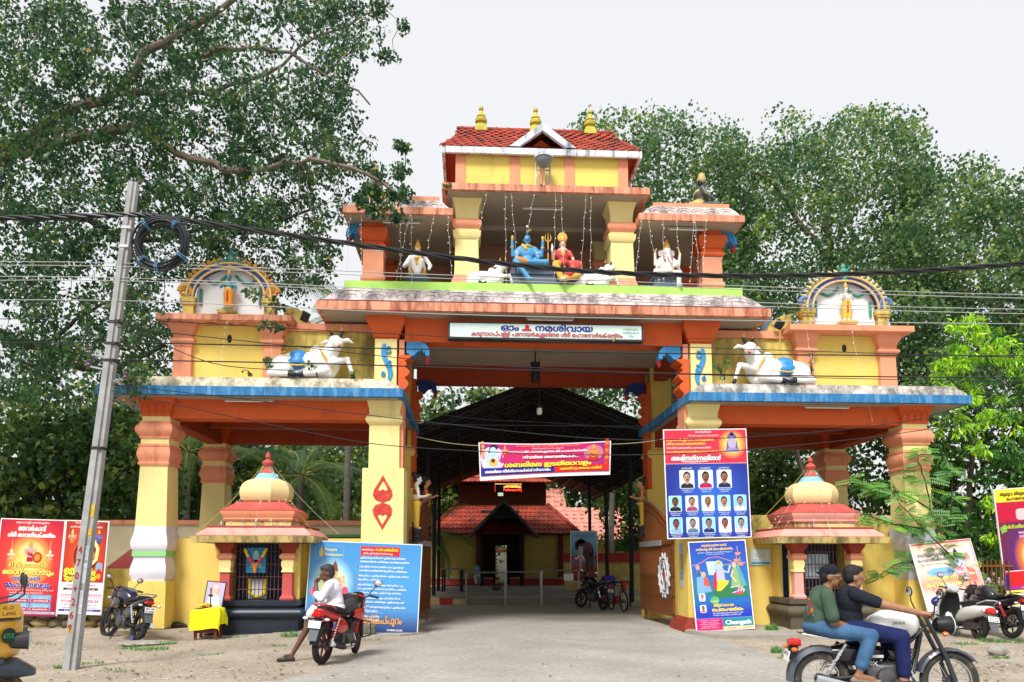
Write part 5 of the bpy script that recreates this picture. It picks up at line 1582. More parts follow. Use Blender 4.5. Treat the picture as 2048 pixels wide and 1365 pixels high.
b = board('leaning_poster', 'pale pink poster leaning on the wall behind the white scooter', 'poster', (8.52, -.72, .06), 1.42, 1.98, (-.24, -.10, -.05), .03,
   back=grad('pale pink print', [(0, 'e8e4ee'), (.35, 'e8dcd8'), (.5, 'f0a080'), (.62, 'ecc0b0'), (.8, 'e8d4cc'), (1, 'e8c0b0')], 0, 0, 1, 1, True))
q = PS()
q.t('കരുനാഗപ്പള്ളി', .45, 1.80, .045, '404048', width=.34)
q.t('മരുതൂർകുളങ്ങര', .46, 1.66, .10, '3c3844', width=.72, bold=.03, rim='ffffff')
q.t('മഹാദേവക്ഷേത്രം', .46, 1.54, .10, '3c3844', width=.76, bold=.03, rim='ffffff')
q.t('2023 ജനുവരി 15 മുതൽ 22 വരെ', .46, 1.46, .035, '5a505a', width=.5)
q.disc(.55, 1.28, .34, .10, 2, q.c('7ab8e0')).t('നടയിൽ വെച്ച്', .55, 1.25, .05, 'c02860', width=.4)
q.t('ശിവപുരാണ', .52, 1.10, .13, 'f4e890', width=.72, bold=.05, rim='5a3010')
q.t('മഹായജ്ഞം', .56, .95, .13, 'f4e890', width=.86, bold=.05, rim='5a3010')
q.t('2022 ഡിസംബർ 22 മുതൽ', .52, .88, .05, 'c83030', width=.6).t('2023 ജനുവരി 2', .52, .81, .05, 'c83030', width=.5)
q.figure(.98, 1.06, .74, 'b8c8e0', 'e88898', '3a3048', 3).figure(1.22, 1.02, .68, 'f0c8b8', 'e07868', 'e89080', 4)
q.disc(.34, .62, .22, .13, 3, q.c('20287a')).t(fill(12, 3), .36, .64, .05, 'ffffff', width=.3).t(fill(10, 8), .36, .57, .04, 'ffffff', width=.24)
q.disc(.40, .34, .085, .12, 4, q.c('a8785c')).disc(.40, .40, .10, .10, 3, q.c('1c1614')).pg([(.24, .04), (.60, .04), (.54, .20), (.30, .20)], 3, q.c('d8889a')).disc(.40, .27, .07, .06, 5, q.c('1c1614')).disc(.40, .33, .06, .06, 6, q.c('a8785c'))
q.rect(.55, .03, 1.40, .14, 3, q.c('6a1850')).pg([(1.0, .6), (1.2, .9), (1.28, .55)], 3, q.c('3a6ab0')).stroke([(1.22, 1.0), (1.30, .4)], .05, 3, q.c('e05060'))
q.rect(.02, 1.93, 1.40, 1.97, 3, q.c('d86a50')).rect(1.36, .02, 1.41, 1.97, 3, q.c('e0a8b0'))
q.out('print', b)

b = board('tall_banner', 'tall yellow topped red banner beside the parked black motorcycle at the picture edge', 'banner', (11.5, .95, .46), 1.6, 2.92, (0, -.07, 0), .04,
   back=grad('tall banner print', [(0, 'f8f4c8'), (.12, 'fbe98c'), (.22, 'e07030'), (.34, '5a1a6a'), (.6, '6a1030'), (.75, 'a01050'), (1, 'c01050')], .5, .42, 1.1, 1.5))
q = PS()
q.rect(.02, 2.58, 1.58, 2.9, 2, q.c('f0d830')).t('ആലുവ തിരുവൈരാണിക്കുളം', .14, 2.74, .12, '14100c', width=1.35, align='l', bold=.03).t('മഹാദേവക്ഷേത്രം', .30, 2.62, .11, '14100c', width=.95, align='l', bold=.03)
q.rect(.02, 2.08, 1.58, 2.575, 2, q.c('c0103c')).rrect(.5, 2.12, 1.5, 2.40, .08, 3, q.c('e8c0c0')).disc(.85, 2.26, .08, .10, 4, q.c('c8d8e8'))
q.t('പാർവ്വതീദേവിയുടെ നടതുറപ്പ്', .12, 1.92, .12, 'c8dc40', width=1.4, align='l', bold=.03).t('മഹോത്സവം', .5, 1.78, .09, 'f0c0f0', width=.9, align='l', bold=.02).t('2023 ജനുവരി', .5, 1.68, .08, 'f0c0f0', width=.9, align='l', bold=.02)
q.pg([(.05, 1.95), (.20, 2.04), (.22, 1.86), (.08, 1.8)], 3, q.c('7ab848'))
q.figure(.92, .98, .72, 'e0c8e0', '5a4ab0', 'e0b040', 3)
q.rect(.02, .50, 1.58, .86, 3, q.c('d01c24')).rect(.02, .86, 1.58, .88, 4, q.c('f6e8d0')).rect(.02, .42, 1.58, .5, 3, q.c('b01c90')).rect(.02, .4, .14, .8, 4, q.c('4a1c90'))
q.t('മഹാമൃത്യുഞ്ജയ ഹോമം', .5, .60, .12, 'f0b030', width=1.2, align='l', bold=.04).t(fill(24, 5), .5, .75, .05, 'fff0f0', width=1.0, align='l').t(fill(18, 6), .4, .44, .05, 'fff0f0', width=1.0, align='l')
q.rect(.02, .02, 1.58, .40, 3, q.c('f4e860')).rrect(.06, .08, .9, .30, .05, 4, q.c('f8f8f4')).t(fill(20, 7), .5, .2, .05, '3a4a9a', width=.7)
q.out('print', b)

b = board('elephant_board', 'printed board with a standing elephant beside the temple hall', 'board', (2.14, 12.0, .80), 1.06, 1.95, (0, 0, 0), .04,
   back=grad('elephant print', [(0, '7a3018'), (.28, '9a3a1c'), (.42, '406a90'), (.75, '6aa8d0'), (1, '88c0dc')], 0, 0, 1, 1, True))
q = PS()
G1, G2 = q.c('4a4450'), q.c('332f3a')
q.disc(.60, 1.20, .30, .34, 2, G2).disc(.42, 1.38, .20, .24, 3, G1).disc(.42, 1.55, .16, .10, 3, G2)
q.pg([(.30, 1.35), (.50, 1.35), (.46, .75), (.42, .42), (.36, .42), (.33, .75)], 4, q.c('b89a94')).disc(.24, 1.38, .08, .18, 3, G1).disc(.60, 1.38, .08, .18, 4, G1)
q.pg([(.60, .35), (.72, .35), (.76, 1.1), (.58, 1.1)], 3, G2).pg([(.78, .40), (.88, .40), (.90, 1.2), (.76, 1.2)], 2, G2).stroke([(.34, 1.0), (.22, .86), (.17, .92)], .05, 5, q.c('ece4d8')).stroke([(.46, 1.0), (.54, .84), (.52, .80)], .05, 5, q.c('ece4d8'))
q.pg([(.66, 1.5), (.82, 1.42), (.86, 1.0), (.74, 1.2)], 3, q.c('a02030'))
q.rect(.02, .85, 1.04, 1.0, 1, q.c('a83a20'))
q.t(fill(20, 3), .55, 1.82, .07, '20305a', width=.7).t(fill(16, 1), .55, 1.74, .06, '20305a', width=.8, bold=.02).t('സ്വാഗതം', .55, 1.66, .06, 'b02030', width=.4)
q.out('print', b)
b = board('wall_notice', 'small pale blue paper notice pasted on the yellow wall', 'notice', (4.89, .47, 1.50), .49, .38, (0, 0, 0), .01, edge='c8dce4')
q = PS()
q.rect(.02, .02, .47, .07, 1, q.c('4a9ac8')).rect(.06, .14, .43, .34, 1, q.c('e4ecec')).t('NOTICE', .25, .30, .025, '405060', width=.12)
for j in range(4):
 q.t(fill(22, j), .25, .26 - .03 * j, .02, '90a0b0', width=.3)
q.out('print', b)
pp = MB(Matrix.Translation((3.215, 0, 0)) @ Matrix.Rotation(-PI / 2, 4, 'Z'))
for j, (v, hgt_, h_) in enumerate(((1.75, .26, 'a8b8d8'), (1.40, .34, 'b0a890'), (1.18, .18, '90b0c8'), (1.00, .16, 'c0d0e0'))):
 bb = board('pasted_notice', ('blue paper notice pasted highest on the inner face of the pier', 'brownish paper notice pasted second on the inner face of the pier', 'third paper notice pasted on the inner face of the pier', 'lowest paper notice pasted on the inner face of the pier')[j], 'notice', (3.205, .55 - .02 * j, v), .26, hgt_, (0, 0, -PI / 2), .004, edge=h_)
                 # two-wheelers
M_tyre = mat('tyre rubber', (.022, .021, .02), var=.25, vs=9, rough=.9, dirt=(.14, .11, .08), da=.3, ds=6, stretch=1)
M_tyred = mat('dusty tyre', (.05, .045, .04), var=.25, vs=9, rough=.9, dirt=(.22, .17, .12), da=.5, ds=6, stretch=1)
M_alloy = mat('black alloy', (.03, .03, .032), var=.2, rough=.4, metal=.5)
M_chr = mat('chrome', (.75, .76, .78), rough=.15, metal=1, var=.05)
M_eng = mat('engine grey', (.14, .14, .145), var=.3, vs=14, rough=.45, metal=.7, dirt=(.05, .04, .03), da=.4, ds=9)
M_bkpl = mat('black plastic', (.014, .014, .016), var=.2, rough=.45)
M_seat = mat('black seat vinyl', (.016, .016, .018), var=.2, rough=.55, bump=.15, bs=120)
M_redl = mat('red lens', (.55, .012, .012), rough=.15, spec=.6)
M_oral = mat('amber lens', (.75, .18, .02), rough=.15, spec=.6)
M_clr = mat('clear lens', (.62, .66, .70), rough=.1, spec=.7)
M_mir = mat('mirror glass', (.85, .88, .9), rough=.04, metal=1, var=.01)
M_plate = mat('number plate white', (.78, .78, .76), rough=.5, var=.06)
M_ink = mat('plate ink', (.02, .02, .025))
AXY = Matrix.Rotation(PI / 2, 3, 'X')

def ring(c, r, rt, n=28, k=8, sq=1.0):
 rs = []
 for i in range(n):
  a = 2 * PI * i / n
  rs.append([(c[0] + (r + rt * math.cos(b)) * math.cos(a), c[1] + rt * sq * math.sin(b), c[2] + (r + rt * math.cos(b)) * math.sin(a)) for b in [2 * PI * j / k for j in range(k)]])
 return rs

def wheel(parent, x, r, w=.045, spokes=6, wire=False, tyre=None, rimm=None, y=0, z=None):
 z = r if z is None else z
 t = MB().rings(ring((x, y, z), r - w, w, 30, 8, .95), close=True).build('wheel', tyre or M_tyre, parent)
 rr = r - 2 * w + .008
 MB().rings(ring((x, y, z), rr, .018, 30, 6, 1.6), close=True).build('rim', rimm or M_alloy, t)
 h = MB()
 h.lathe((x, y - .06, z), [(.05, 0), (.055, .02), (.055, .10), (.05, .12)], 12, ax=Matrix.Rotation(-PI / 2, 3, 'X'))
 h.build('hub', M_eng, t)
 sp = MB()
 if wire:
  for i in range(18):
   a = 2 * PI * i / 18
   sp.tube([(x + .05 * math.cos(a + .3), y + (.03 if i % 2 else -.03), z + .05 * math.sin(a + .3)), (x + rr * math.cos(a), y, z + rr * math.sin(a))], .003, 3)
  sp.build('spokes', M_chr, t)
 else:
  for i in range(spokes):
   a = 2 * PI * i / spokes + .3
   s_ = MB().tube([(x + .04 * math.cos(a), y, z + .04 * math.sin(a)), (x + rr * math.cos(a), y, z + rr * math.sin(a))], [.02, .013], 5).build('spoke', rimm or M_alloy, t)
 return t

def fender(mb, x, z, r, a0, a1, w, n=10, drop=.03):
 rs = []
 for i in range(n + 1):
  a = math.radians(lerp(a0, a1, i / n))
  c, s = math.cos(a), math.sin(a)
  sec = []
  for yy, rr in ((-w, r - drop), (-w * .75, r - drop * .2), (0, r), (w * .75, r - drop * .2), (w, r - drop), (w * .7, r - drop * .5 - .006), (0, r - .008), (-w * .7, r - drop * .5 - .006)):
   sec.append((x + rr * c, yy, z + rr * s))
  rs.append(sec)
 return mb.rings(rs)

def plate(parent, c, w, h, rx, lines, facing=-1, name='number_plate'):
 R = Matrix.Rotation(rx, 3, 'Y')
 T = Matrix.Translation(c) @ (R.to_4x4()) @ Matrix.Rotation(facing * PI / 2, 4, 'Z')
 p = MB(T).box(-w / 2, 0, -h / 2, w / 2, .008, h / 2).build(name, M_plate, parent)
 q = Sheet(T)
 n = len(lines)
 for i, s_ in enumerate(lines):
  q.text(s_, 0, h / 2 - (i + .82) * h / n, h / n * .85, 1, 0, width=w * .8, bold=.02)
 if n:
  q.build('plate_text', M_ink, p, fix=False)
 return p

def motorcycle(label, loc, heading, lean, body, accent=None, classic=False, fairing=True, alloy_red=False, plates=('KL 23', 'D 5714'), group=None, springs=None, steer=0.0, mirrors=(1, -1), guard=True, front_plate=False):
 t = thing('motorcycle', label, 'motorcycle', loc, (lean, 0, heading), group)
 R = .315 if classic else .305
 xr, xf = -.66, .68
 bodym = body
 rimm = mat('red edged rim', (.10, .012, .012), rough=.4) if alloy_red else (M_chr if classic else M_alloy)
 ty = M_tyred if classic else M_tyre
 wheel(t, xr, R, .055 if not classic else .06, 6, classic, ty, rimm)
 fr = link('front_end', None, t, (xf - .22, 0, .80), (0, 0, steer))
 fr.empty_display_size = .1
 def FX(mb): return mb
 o = -(xf - .22)
 wheel(fr, xf + o, R, .048, 6, classic, ty, rimm, z=R - .80)
 fk = MB()
 for q in (-1, 1):
  fk.tube([(xf + o + .02, q * .085, R - .80), (xf + o - .06, q * .085, R - .55), (xf + o - .26, q * .085, .20)], [.03, .026, .022], 8)
 fk.build('fork', M_dkst if not classic else mat('fork dark', (.06, .065, .075), metal=.5, rough=.35), fr)
 fender(MB(), xf + o, R - .80, R + .035, 35 if classic else 45, 165, .06 if not classic else .075).build('front_mudguard', mat('slate mudguard', (.06, .075, .10), rough=.35, coat=.4) if classic else bodym, fr)
 hb = MB()
 hz = .22 if not classic else .24
 hb.tube([(o + .34, .36, hz - .02), (o + .44, .22, hz), (o + .50, .08, hz - .06), (o + .50, -.08, hz - .06), (o + .44, -.22, hz), (o + .34, -.36, hz - .02)], .013, 7)
 hb.build('handlebar', M_dkst, fr)
 for q in (-1, 1):
  MB().tube([(o + .43, q * .24, hz), (o + .335, q * .375, hz - .02)], .019, 8).build('grip', M_bkpl, fr)
  MB().tube([(o + .47, q * .22, hz - .01), (o + .45, q * .38, hz - .03)], .008, 5).build('lever', M_bkpl, fr)
  if q in mirrors:
   m = MB().tube([(o + .46, q * .20, hz), (o + .44, q * .26, hz + .10), (o + .46, q * .32, hz + .16)], .008, 5).build('mirror_stem', M_bkpl, fr)
   MB().ell((o + .46, q * .34, hz + .21), (.018, .075, .055), Matrix.Rotation(.2 * q, 3, 'X'), 14, 8).build('mirror', M_bkpl, m)
   MB().ell((o + .452, q * .34, hz + .21), (.016, .066, .047), Matrix.Rotation(.2 * q, 3, 'X'), 14, 8).build('mirror_glass', M_mir, m)
 hl = MB()
 if classic:
  hl.lathe((o + .70, 0, .10), [(.02, -.16), (.07, -.14), (.095, -.06), (.10, .0), (.10, .02)], 16, ax=Matrix.Rotation(PI / 2, 3, 'Y')).build('headlight', M_bkpl, fr)
  MB().lathe((o + .715, 0, .10), [(.10, 0), (.094, .018), (.05, .035), (.01, .04)], 16, ax=Matrix.Rotation(PI / 2, 3, 'Y')).build('headlight_lens', M_clr, fr)
  MB().lathe((o + .54, 0, .18), [(.05, 0), (.06, .03), (.055, .06)], 12).build('speedometer', M_chr, fr)
 else:
  hl.hull([(o + .48, .12, .10, .10, 3), (o + .56, .12, .13, .15, 2.6), (o + .64, .08, .12, .15, 2.4), (o + .70, .02, .08, .10, 2.2), (o + .73, -.01, .04, .05)]).build('headlamp_fairing', bodym, fr)
  MB().ell((o + .685, 0, .0), (.05, .085, .06), None, 12, 8).build('headlight_lens', M_clr, fr)
  MB().hull([(o + .50, .24, .08, .03, 2.5), (o + .58, .22, .10, .05, 2.4), (o + .64, .16, .09, .05)]).build('visor', M_bkpl, fr)
 for q in (-1, 1):
  MB().ell((o + .58, q * .17, .02), (.035, .04, .025), None, 8, 6).build('indicator', M_oral if classic else M_clr, fr)
 f = MB()
 for q in (-1, 1):
  f.tube([(xf - .26, q * .03, .86), (.20, q * .06, .66), (.05, q * .08, .34)], .018, 6)
  f.tube([(xf - .28, q * .03, .82), (.30, q * .05, .40), (.05, q * .08, .26), (-.25, q * .09, .28), (-.22, q * .10, .62)], .017, 6)
  f.tube([(.20, q * .07, .72), (-.30, q * .10, .74), (-.72, q * .10, .80)], .016, 6)
  f.tube([(-.20, q * .075, .36), (xr, q * .085, R)], .022, 6)
 f.build('frame', M_dkst, t)
 e = MB()
 e.hull([(-.20, .38, .11, .12, 3), (-.02, .37, .14, .14, 3), (.14, .38, .14, .13, 3), (.24, .40, .09, .10, 3)])
 for k in range(5):
  e.cbox((.16 + .01 * k, 0, .47 + .035 * k), (.20, .20, .016), Matrix.Rotation(-.35, 3, 'Y'))
 e.cbox((.18, 0, .54), (.13, .14, .22), Matrix.Rotation(-.35, 3, 'Y'))
 e.lathe((-.02, -.13, .36), [(.10, 0), (.09, .035), (.02, .04)], 12, ax=Matrix.Rotation(PI / 2, 3, 'X'))
 e.lathe((-.02, .13, .36), [(.10, 0), (.09, .035), (.02, .04)], 12, ax=Matrix.Rotation(-PI / 2, 3, 'X'))
 e.build('engine', M_eng, t)
 MB().tube([(.24, -.06, .44), (.30, -.10, .28), (.12, -.14, .20), (-.20, -.16, .22)], .022, 7).build('exhaust_pipe', M_chr, t)
 ex = MB().tube([(-.20, -.165, .22), (-.32, -.175, .25), (-.72, -.185, .34)], [.025, .05, .052], 10).build('silencer', M_bkpl if not classic else M_chr, t)
 MB().tube([(-.70, -.185, .335), (-.76, -.187, .35)], [.054, .048], 10).build('silencer_tip', M_chr, ex)
 for q in (-1, 1):
  s = MB().tube([(-.42, q * .13, .70), (xr + .04, q * .125, R + .06)], .018, 7).build('shock_absorber', M_chr, t)
  pts = [Vector((-.42, q * .13, .68)).lerp(Vector((xr + .05, q * .125, R + .12)), i / 40) + Vector((.028 * math.cos(i * 1.1), .028 * math.sin(i * 1.1), 0)) for i in range(41)]
  MB().tube(pts, .008, 4).build('spring', springs or M_chr, s)
  MB().tube([(.02, q * .10, .28), (.02, q * .24, .29)], .014, 6).build('footpeg', M_bkpl, t)
 if guard:
  g = MB()
  for q in (-1, 1):
   g.tube([(.36, q * .06, .62), (.40, q * .30, .60), (.40, q * .33, .38), (.28, q * .07, .30)], .013, 6)
  g.build('crash_guard', M_dkst, t)
 MB().tube([(-.02, .10, .26), (-.06, .26, .01)], .012, 5).build('side_stand', M_dkst, t)
 if classic:
  tk = MB().hull([(-.16, .86, .06, .06), (-.12, .88, .12, .11, 2.3), (0, .90, .155, .155, 2.4), (.16, .915, .165, .165, 2.4), (.28, .91, .14, .145, 2.3), (.36, .91, .07, .09), (.38, .92, .04, .05)], 16).build('fuel_tank', bodym, t)
  MB().lathe((.10, 0, 1.06), [(.05, 0), (.05, .015), (.02, .025)], 12).build('tank_cap', M_chr, tk)
  for sy in (-1, 1):
   T = Matrix.Translation((.12, sy * .162, .885)) @ (Matrix.Identity(4) if sy < 0 else Matrix.Rotation(PI, 4, 'Z'))
   qd = Sheet(T)
   qd.text('JAWA', 0, .03, .05, 1, 0, width=.13, slant=.2)
   for k in range(3):
    qd.rect(-.10, -.03 - .018 * k, .10, -.022 - .018 * k, 1, 1 if k == 1 else 0)
   qd.build('tank_badge', [mat('badge grey', (.12, .12, .14)), mat('badge red', (.3, .02, .03))], tk, fix=False)
  MB().hull([(-.80, .80, .10, .03), (-.74, .815, .13, .05, 3), (-.45, .80, .14, .055, 3), (-.25, .775, .13, .05, 3), (-.10, .80, .10, .04)], 14).build('seat', M_seat, t)
  MB().hull([(-.55, .60, .10, .06), (-.40, .58, .13, .12, 3), (-.15, .58, .13, .12, 3), (-.02, .60, .10, .07)], 12).build('side_panel', mat('black gloss panel', (.012, .012, .014), rough=.25, coat=.5), t)
  for sy in (-1, 1):
   T = Matrix.Translation((-.18, sy * .136, .50)) @ (Matrix.Identity(4) if sy < 0 else Matrix.Rotation(PI, 4, 'Z'))
   qd = Sheet(T)
   qd.text('350X', 0, -.02, .06, 1, 0, width=.16, bold=.02)
   qd.rect(-.10, .06, .14, .09, 1, 0)
   qd.build('side_badge', mat('badge silver', (.6, .62, .66), rough=.3), t, fix=False)
  fender(MB(), xr, R, R + .05, 20, 185, .09, 12, .06).build('rear_mudguard', mat('slate mudguard', (.06, .075, .10), rough=.35, coat=.4), t)
  MB().tube([(-.30, .14, .74), (-.62, .15, .76), (-.86, .10, .80), (-.86, -.10, .80), (-.62, -.15, .76), (-.30, -.14, .74)], .012, 6).build('grab_rail', M_chr, t)
  tz, tx = .70, -.97
 else:
  MB().hull([(-.14, .83, .08, .07), (-.08, .85, .13, .11, 2.6), (.08, .90, .17, .15, 2.6), (.24, .92, .18, .15, 2.5), (.36, .90, .13, .12, 2.4), (.44, .88, .07, .07)], 16).build('fuel_tank', bodym if not accent else accent, t)
  for q in (-1, 1):
   MB().hull([(.05, .74, .012, .05, 2.5, q * .17), (.20, .74, .02, .09, 2.5, q * .19), (.36, .72, .018, .11, 2.5, q * .18), (.44, .70, .008, .06, 2.5, q * .15)], 10).build('tank_shroud', bodym, t)
  MB().hull([(-.80, .87, .08, .03), (-.72, .86, .11, .05, 3), (-.45, .84, .14, .055, 3), (-.20, .795, .14, .05, 3), (-.06, .81, .10, .04)], 14).build('seat', M_seat, t)
  MB().hull([(-.94, .84, .06, .025), (-.86, .82, .095, .055, 2.6), (-.66, .77, .12, .075, 2.6), (-.40, .71, .13, .075, 2.6), (-.20, .64, .12, .05), (-.10, .60, .10, .03)], 14).build('tail_cowl', bodym, t)
  MB().tube([(-.58, .13, .86), (-.78, .15, .92), (-.92, .10, .94), (-.92, -.10, .94), (-.78, -.15, .92), (-.58, -.13, .86)], .014, 6).build('grab_rail', bodym if alloy_red else M_chr, t)
  for q in (-1, 1):
   MB().hull([(-.46, .55, .015, .06, 2.5, q * .13), (-.30, .55, .025, .10, 2.5, q * .135), (-.12, .54, .015, .06, 2.5, q * .13)], 10).build('side_panel', bodym, t)
  fender(MB(), xr, R, R + .05, 95, 175, .075, 8, .05).build('rear_mudguard', M_bkpl, t)
  MB().add([(-.96, -.08, .62), (-.96, .08, .62), (-1.05, .07, .40), (-1.05, -.07, .40), (-.94, -.08, .62), (-.94, .08, .62), (-1.03, .07, .40), (-1.03, -.07, .40)], [(0, 1, 2, 3), (7, 6, 5, 4), (0, 4, 5, 1), (1, 5, 6, 2), (2, 6, 7, 3), (3, 7, 4, 0)]).build('mud_flap', mat('grey mud flap', (.10, .115, .13), rough=.6), t)
  tz, tx = .78, -.95
 MB().hull([(tx - .02, tz, .07, .035), (tx + .03, tz, .085, .045, 2.6), (tx + .10, tz, .08, .04)], 12).build('tail_light', M_redl, t)
 MB().cbox((tx + .03, 0, tz - .10), (.10, .05, .16)).build('plate_bracket', M_bkpl, t)
 plate(t, (tx - .045, 0, tz - .14), .20, .11, .25, plates)
 for q in (-1, 1):
  MB().tube([(tx + .04, q * .06, tz - .06), (tx + .02, q * .15, tz - .06)], .01, 5).build('indicator_stem', M_bkpl, t)
  MB().ell((tx, q * .18, tz - .06), (.035, .045, .024), None, 10, 6).build('indicator', M_oral if classic else M_clr, t)
 return t

def place(rear, heading, lean=0.0, z=None):
 x = rear[0] + .66 * math.cos(heading)
 y = rear[1] + .66 * math.sin(heading)
 return (x, y, hgt(x, y) if z is None else z)

PB = lambda n, c: mat(n, c, rough=.28, var=.06, coat=.6, spec=.5)
H = math.radians
M_rb = PB('red bike paint', (.55, .015, .012))
M_kb = PB('black bike paint', (.012, .013, .018))
g = gnd(643, 1330)
RED = motorcycle('red motorcycle with a man sitting on it in front of the big blue poster', place(g, H(74), z=.004), H(74), 0.06, M_rb, PB('black tank paint', (.015, .014, .015)), alloy_red=True, plates=(), springs=mat('red spring', (.6, .02, .02), rough=.4), steer=.25, mirrors=(-1,))
g = gnd(272, 1281, .06)
motorcycle('black motorcycle parked beside the utility pole', place(g, H(136)), H(136), 0.16, M_kb, PB('blue black tank', (.012, .016, .05)), plates=('KL 23', 'D 4582'), steer=.15)
g = gnd(2022, 1277, .02)
motorcycle('black motorcycle parked beside the white scooter', place(g, H(92)), H(92), 0.15, M_kb, plates=(), springs=mat('red spring', (.6, .02, .02), rough=.4), steer=.3)
g = gnd(1206, 1221, 0)
motorcycle('black motorcycle parked inside the passage with a helmet on it', place(g, H(113), z=.004), H(113), 0.14, M_kb, plates=('KL', '23'), steer=.2)
gh = Vector(place(g, H(113), z=.004)) + Vector((math.cos(H(113)) * .42, math.sin(H(113)) * .42, 1.02))
hm = thing('helmet', 'black helmet resting on the motorcycle inside the passage', 'helmet', gh)
MB().ell((0, 0, .06), (.13, .115, .125), None, 16, 10).build('shell', PB('helmet black', (.012, .012, .014)), hm)
MB().ell((-.06, -.06, .05), (.085, .08, .05), None, 12, 8).build('visor', mat('smoke visor', (.03, .035, .04), rough=.08), hm)
g = gnd(1643, 1417)
RIDE_H = H(-9)
RIDE = motorcycle('classic motorcycle with white tank carrying two riders', place(g, RIDE_H, z=.006), RIDE_H, 0.0, PB('cream white tank paint', (.80, .80, .78)), classic=True, plates=('KL', ''), guard=False, steer=.05)

# ---- scooter
def scooter(label, loc, heading, lean):
 t = thing('scooter', label, 'scooter', loc, (lean, 0, heading))
 W_ = PB('scooter white', (.68, .69, .70))
 wheel(t, -.60, .25, .055, 3, False)
 wheel(t, .62, .25, .055, 3, False)
 MB().hull([(-.92, .64, .06, .04), (-.84, .62, .14, .09, 2.6), (-.60, .58, .19, .13, 2.6), (-.30, .52, .19, .14, 2.6), (-.10, .46, .16, .14, 2.6), (.0, .40, .12, .10)], 16).build('rear_body', W_, t)
 MB().hull([(-.86, .74, .09, .03), (-.78, .745, .13, .05, 3), (-.45, .735, .15, .06, 3), (-.15, .70, .14, .055, 3), (-.02, .70, .09, .04)], 14).build('seat', M_seat, t)
 MB().tube([(-.70, .16, .72), (-.92, .13, .80), (-.97, 0, .81), (-.92, -.13, .80), (-.70, -.16, .72)], .014, 6).build('grab_rail', mat('silver grey plastic', (.4, .41, .42), rough=.4), t)
 MB().box(-.12, -.17, .24, .44, .17, .29).build('floor_board', M_bkpl, t)
 ap = MB()
 rs = []
 for z, x, w in ((.26, .42, .17), (.40, .46, .21), (.60, .47, .22), (.78, .44, .18), (.92, .40, .11)):
  rs.append([(x - .05 + .07 * (1 - abs(u)), u * w, z) for u in (-1, -.6, 0, .6, 1)] + [(x - .09 + .07 * (1 - abs(u)), u * w, z) for u in (1, .6, 0, -.6, -1)])
 ap.rings(rs).build('leg_shield', M_bkpl, t)
 rs = []
 for z, x, w in ((.24, .44, .19), (.40, .49, .235), (.60, .50, .245), (.80, .47, .20), (.95, .42, .12)):
  rs.append([(x - .04 + .09 * (1 - abs(u)), u * w, z) for u in (-1, -.6, 0, .6, 1)] + [(x - .045 + .06 * (1 - abs(u)), u * w, z) for u in (1, .6, 0, -.6, -1)])
 MB().rings(rs).build('front_apron', W_, t)
 fender(MB(), .62, .25, .31, 20, 170, .08, 10, .05).build('front_mudguard', W_, t)
 MB().hull([(.26, 1.0, .08, .06), (.33, 1.01, .14, .10, 2.6), (.42, 1.02, .13, .10, 2.6), (.48, 1.0, .07, .06)], 12).build('handlebar_cowl', mat('scooter grey cowl', (.5, .51, .52), rough=.35), t)
 MB().cbox((.265, 0, 1.02), (.02, .15, .10)).build('dashboard', M_clr, t)
 for q in (-1, 1):
  MB().tube([(.34, q * .10, 1.02), (.28, q * .34, 1.01)], .016, 7).build('handlebar', M_bkpl, t)
  m = MB().tube([(.34, q * .16, 1.06), (.34, q * .27, 1.22)], .007, 5).build('mirror_stem', M_bkpl, t)
  MB().ell((.34, q * .29, 1.26), (.02, .075, .055), None, 14, 8).build('mirror', M_bkpl, m)
  MB().ell((.331, q * .29, 1.26), (.016, .066, .047), None, 14, 8).build('mirror_glass', M_mir, m)
  MB().ell((-.86, q * .13, .60), (.05, .035, .04), None, 10, 6).build('indicator', M_clr, t)
 MB().hull([(-.95, .60, .05, .05), (-.92, .60, .10, .07, 2.6), (-.84, .60, .12, .07, 2.6)], 12).build('tail_light', M_redl, t)
 MB().add([(-.94, -.10, .52), (-.94, .10, .52), (-1.06, .08, .22), (-1.06, -.08, .22), (-.92, -.10, .52), (-.92, .10, .52), (-1.04, .08, .22), (-1.04, -.08, .22)], [(0, 1, 2, 3), (7, 6, 5, 4), (0, 4, 5, 1), (1, 5, 6, 2), (2, 6, 7, 3), (3, 7, 4, 0)]).build('mud_flap', mat('grey mud flap', (.10, .115, .13), rough=.6), t)
 plate(t, (-1.0, 0, .44), .22, .11, .3, ('KL 23', 'K 2108'))
 MB().hull([(-.62, .26, .07, .07), (-.30, .28, .09, .10, 3), (-.10, .28, .06, .07)], 10).build('engine', M_eng, t)
 MB().tube([(-.30, -.15, .24), (-.75, -.17, .28)], [.04, .05], 9).build('silencer', M_bkpl, t)
 MB().tube([(-.1, .10, .24), (-.16, .24, .01)], .012, 5).build('side_stand', M_dkst, t)
 return t
g = gnd(1962, 1279, .02)
scooter('white scooter with black leg shield parked in front of the pale leaning poster', place(g, H(90)), H(90), .12)

